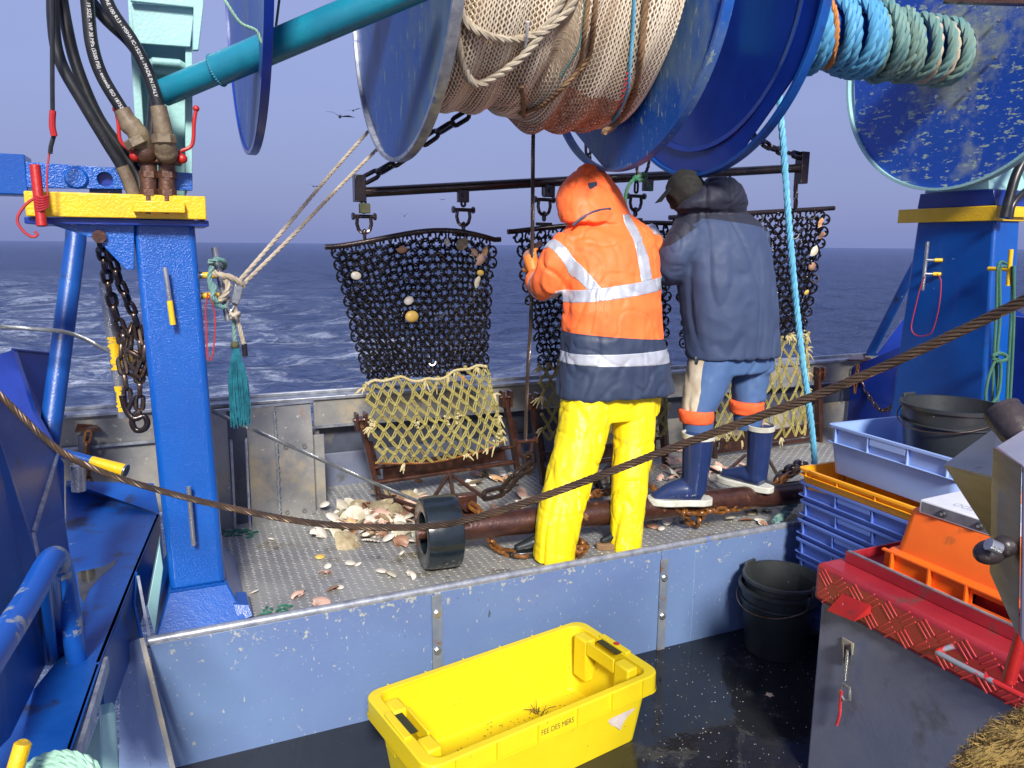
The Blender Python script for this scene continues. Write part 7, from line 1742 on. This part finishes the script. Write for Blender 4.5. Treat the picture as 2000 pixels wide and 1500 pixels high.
# grit, scales and weed
mb = MB(); rnd2 = random.Random(9)
for i in range(900):
    px = rnd2.uniform(480, 1560); py = rnd2.uniform(940, 1200); P = hit(px, py, z=.003)
    if not (2.9 < P.y < 4.38 and P.x > .2): continue
    dn = .35+.9*math.exp(-((px-1280)/260)**2)
    if rnd2.random() > dn: continue
    r = rnd2.uniform(.0015, .006); a = rnd2.uniform(0, 6.28)
    mb.add([P+V((r*math.cos(a+k*1.57)*(1 if k % 2 else .5), r*math.sin(a+k*1.57), .001*k % .002)) for k in range(4)]+[P+V((0, 0, .003))], [(0, 1, 4), (1, 2, 4), (2, 3, 4), (3, 0, 4)])
o = mb.build('shell_grit', shellw, smooth=0); tag(o, 'crushed pale shell grit sprinkled over the tread plates', 'shell grit', kind='stuff')
mb = MB()
for i in range(230):
    px = rnd2.uniform(1230, 1600); py = rnd2.uniform(1230, 1500); P = hit(px, py, z=-.4995); r = rnd2.uniform(.0008, .0028); a = rnd2.uniform(0, 6.28)
    mb.add([P+V((r*math.cos(a+k*1.57), r*math.sin(a+k*1.57), 0)) for k in range(4)]+[P+V((0, 0, .0015))], [(0, 1, 4), (1, 2, 4), (2, 3, 4), (3, 0, 4)])
o = mb.build('scale_specks', shellw, smooth=0); tag(o, 'white fish scale specks on the black wet deck', 'fish scales', kind='stuff')
mb = MB(); 
for i in range(34):
    P = hit(rnd2.uniform(430, 500), rnd2.uniform(1035, 1050), z=.003); a = rnd2.uniform(0, 3); d_ = V((math.cos(a)*.04, math.sin(a)*.02, 0)); mb.tube([P, P+d_*.5+V((0, 0, .004)), P+d_], .004, 4)
for i in range(14):
    P = hit(rnd2.uniform(508, 560), rnd2.uniform(1185, 1200), z=.003); a = rnd2.uniform(0, 3); d_ = V((math.cos(a)*.03, math.sin(a)*.012, 0)); mb.tube([P, P+d_*.5+V((0, 0, .004)), P+d_], .005, 4)
o = mb.build('green_weed', weed); tag(o, 'wet green weed along the deck edges left of the heap', 'seaweed', kind='stuff')

# ------------------------------------------------------------------ gulls
def gull(px, py, d, span, bank, label, flap=.35):
    c = hit(px, py, d=d); G_ = thing('gull', label, 'bird', c)
    R_ = Matrix.Rotation(-rad(YAW)+.3, 3, 'Z') @ Matrix.Rotation(bank, 3, 'Y')
    MB().tube([c+R_ @ V((0, -.20*span, 0)), c+R_ @ V((0, -.10*span, .01)), c, c+R_ @ V((0, .12*span, 0)), c+R_ @ V((0, .22*span, -.01))], [.006*span, .04*span, .055*span, .035*span, .012*span], 8).build('body', gullm, G_)
    for s_ in (-1, 1):
        a = [V((0, .03, 0)), V((s_*.24, .05, flap*.5)), V((s_*.5, -.05, flap*.35)), V((s_*.26, -.03, flap*.48)), V((0, -.07, 0))]
        p = [c+R_ @ (q*span) for q in a]; MB().prism(p, (0, 0, .006*span)).build('wing', gullm, G_)
gull(664, 228, 16, .62, .15, 'dark gull gliding in the sky right of the teal boom, the largest', .2)
gull(690, 216, 22, .5, -.2, 'smaller dark gull just right of the largest gull', .15)
gull(612, 364, 24, .42, .2, 'small gull behind the two beige lines', .2)
gull(790, 422, 26, .42, .0, 'small gull between the beam and the left dredge', .5)
gull(862, 390, 34, .38, .1, 'tiny gull just below the beam', .2)
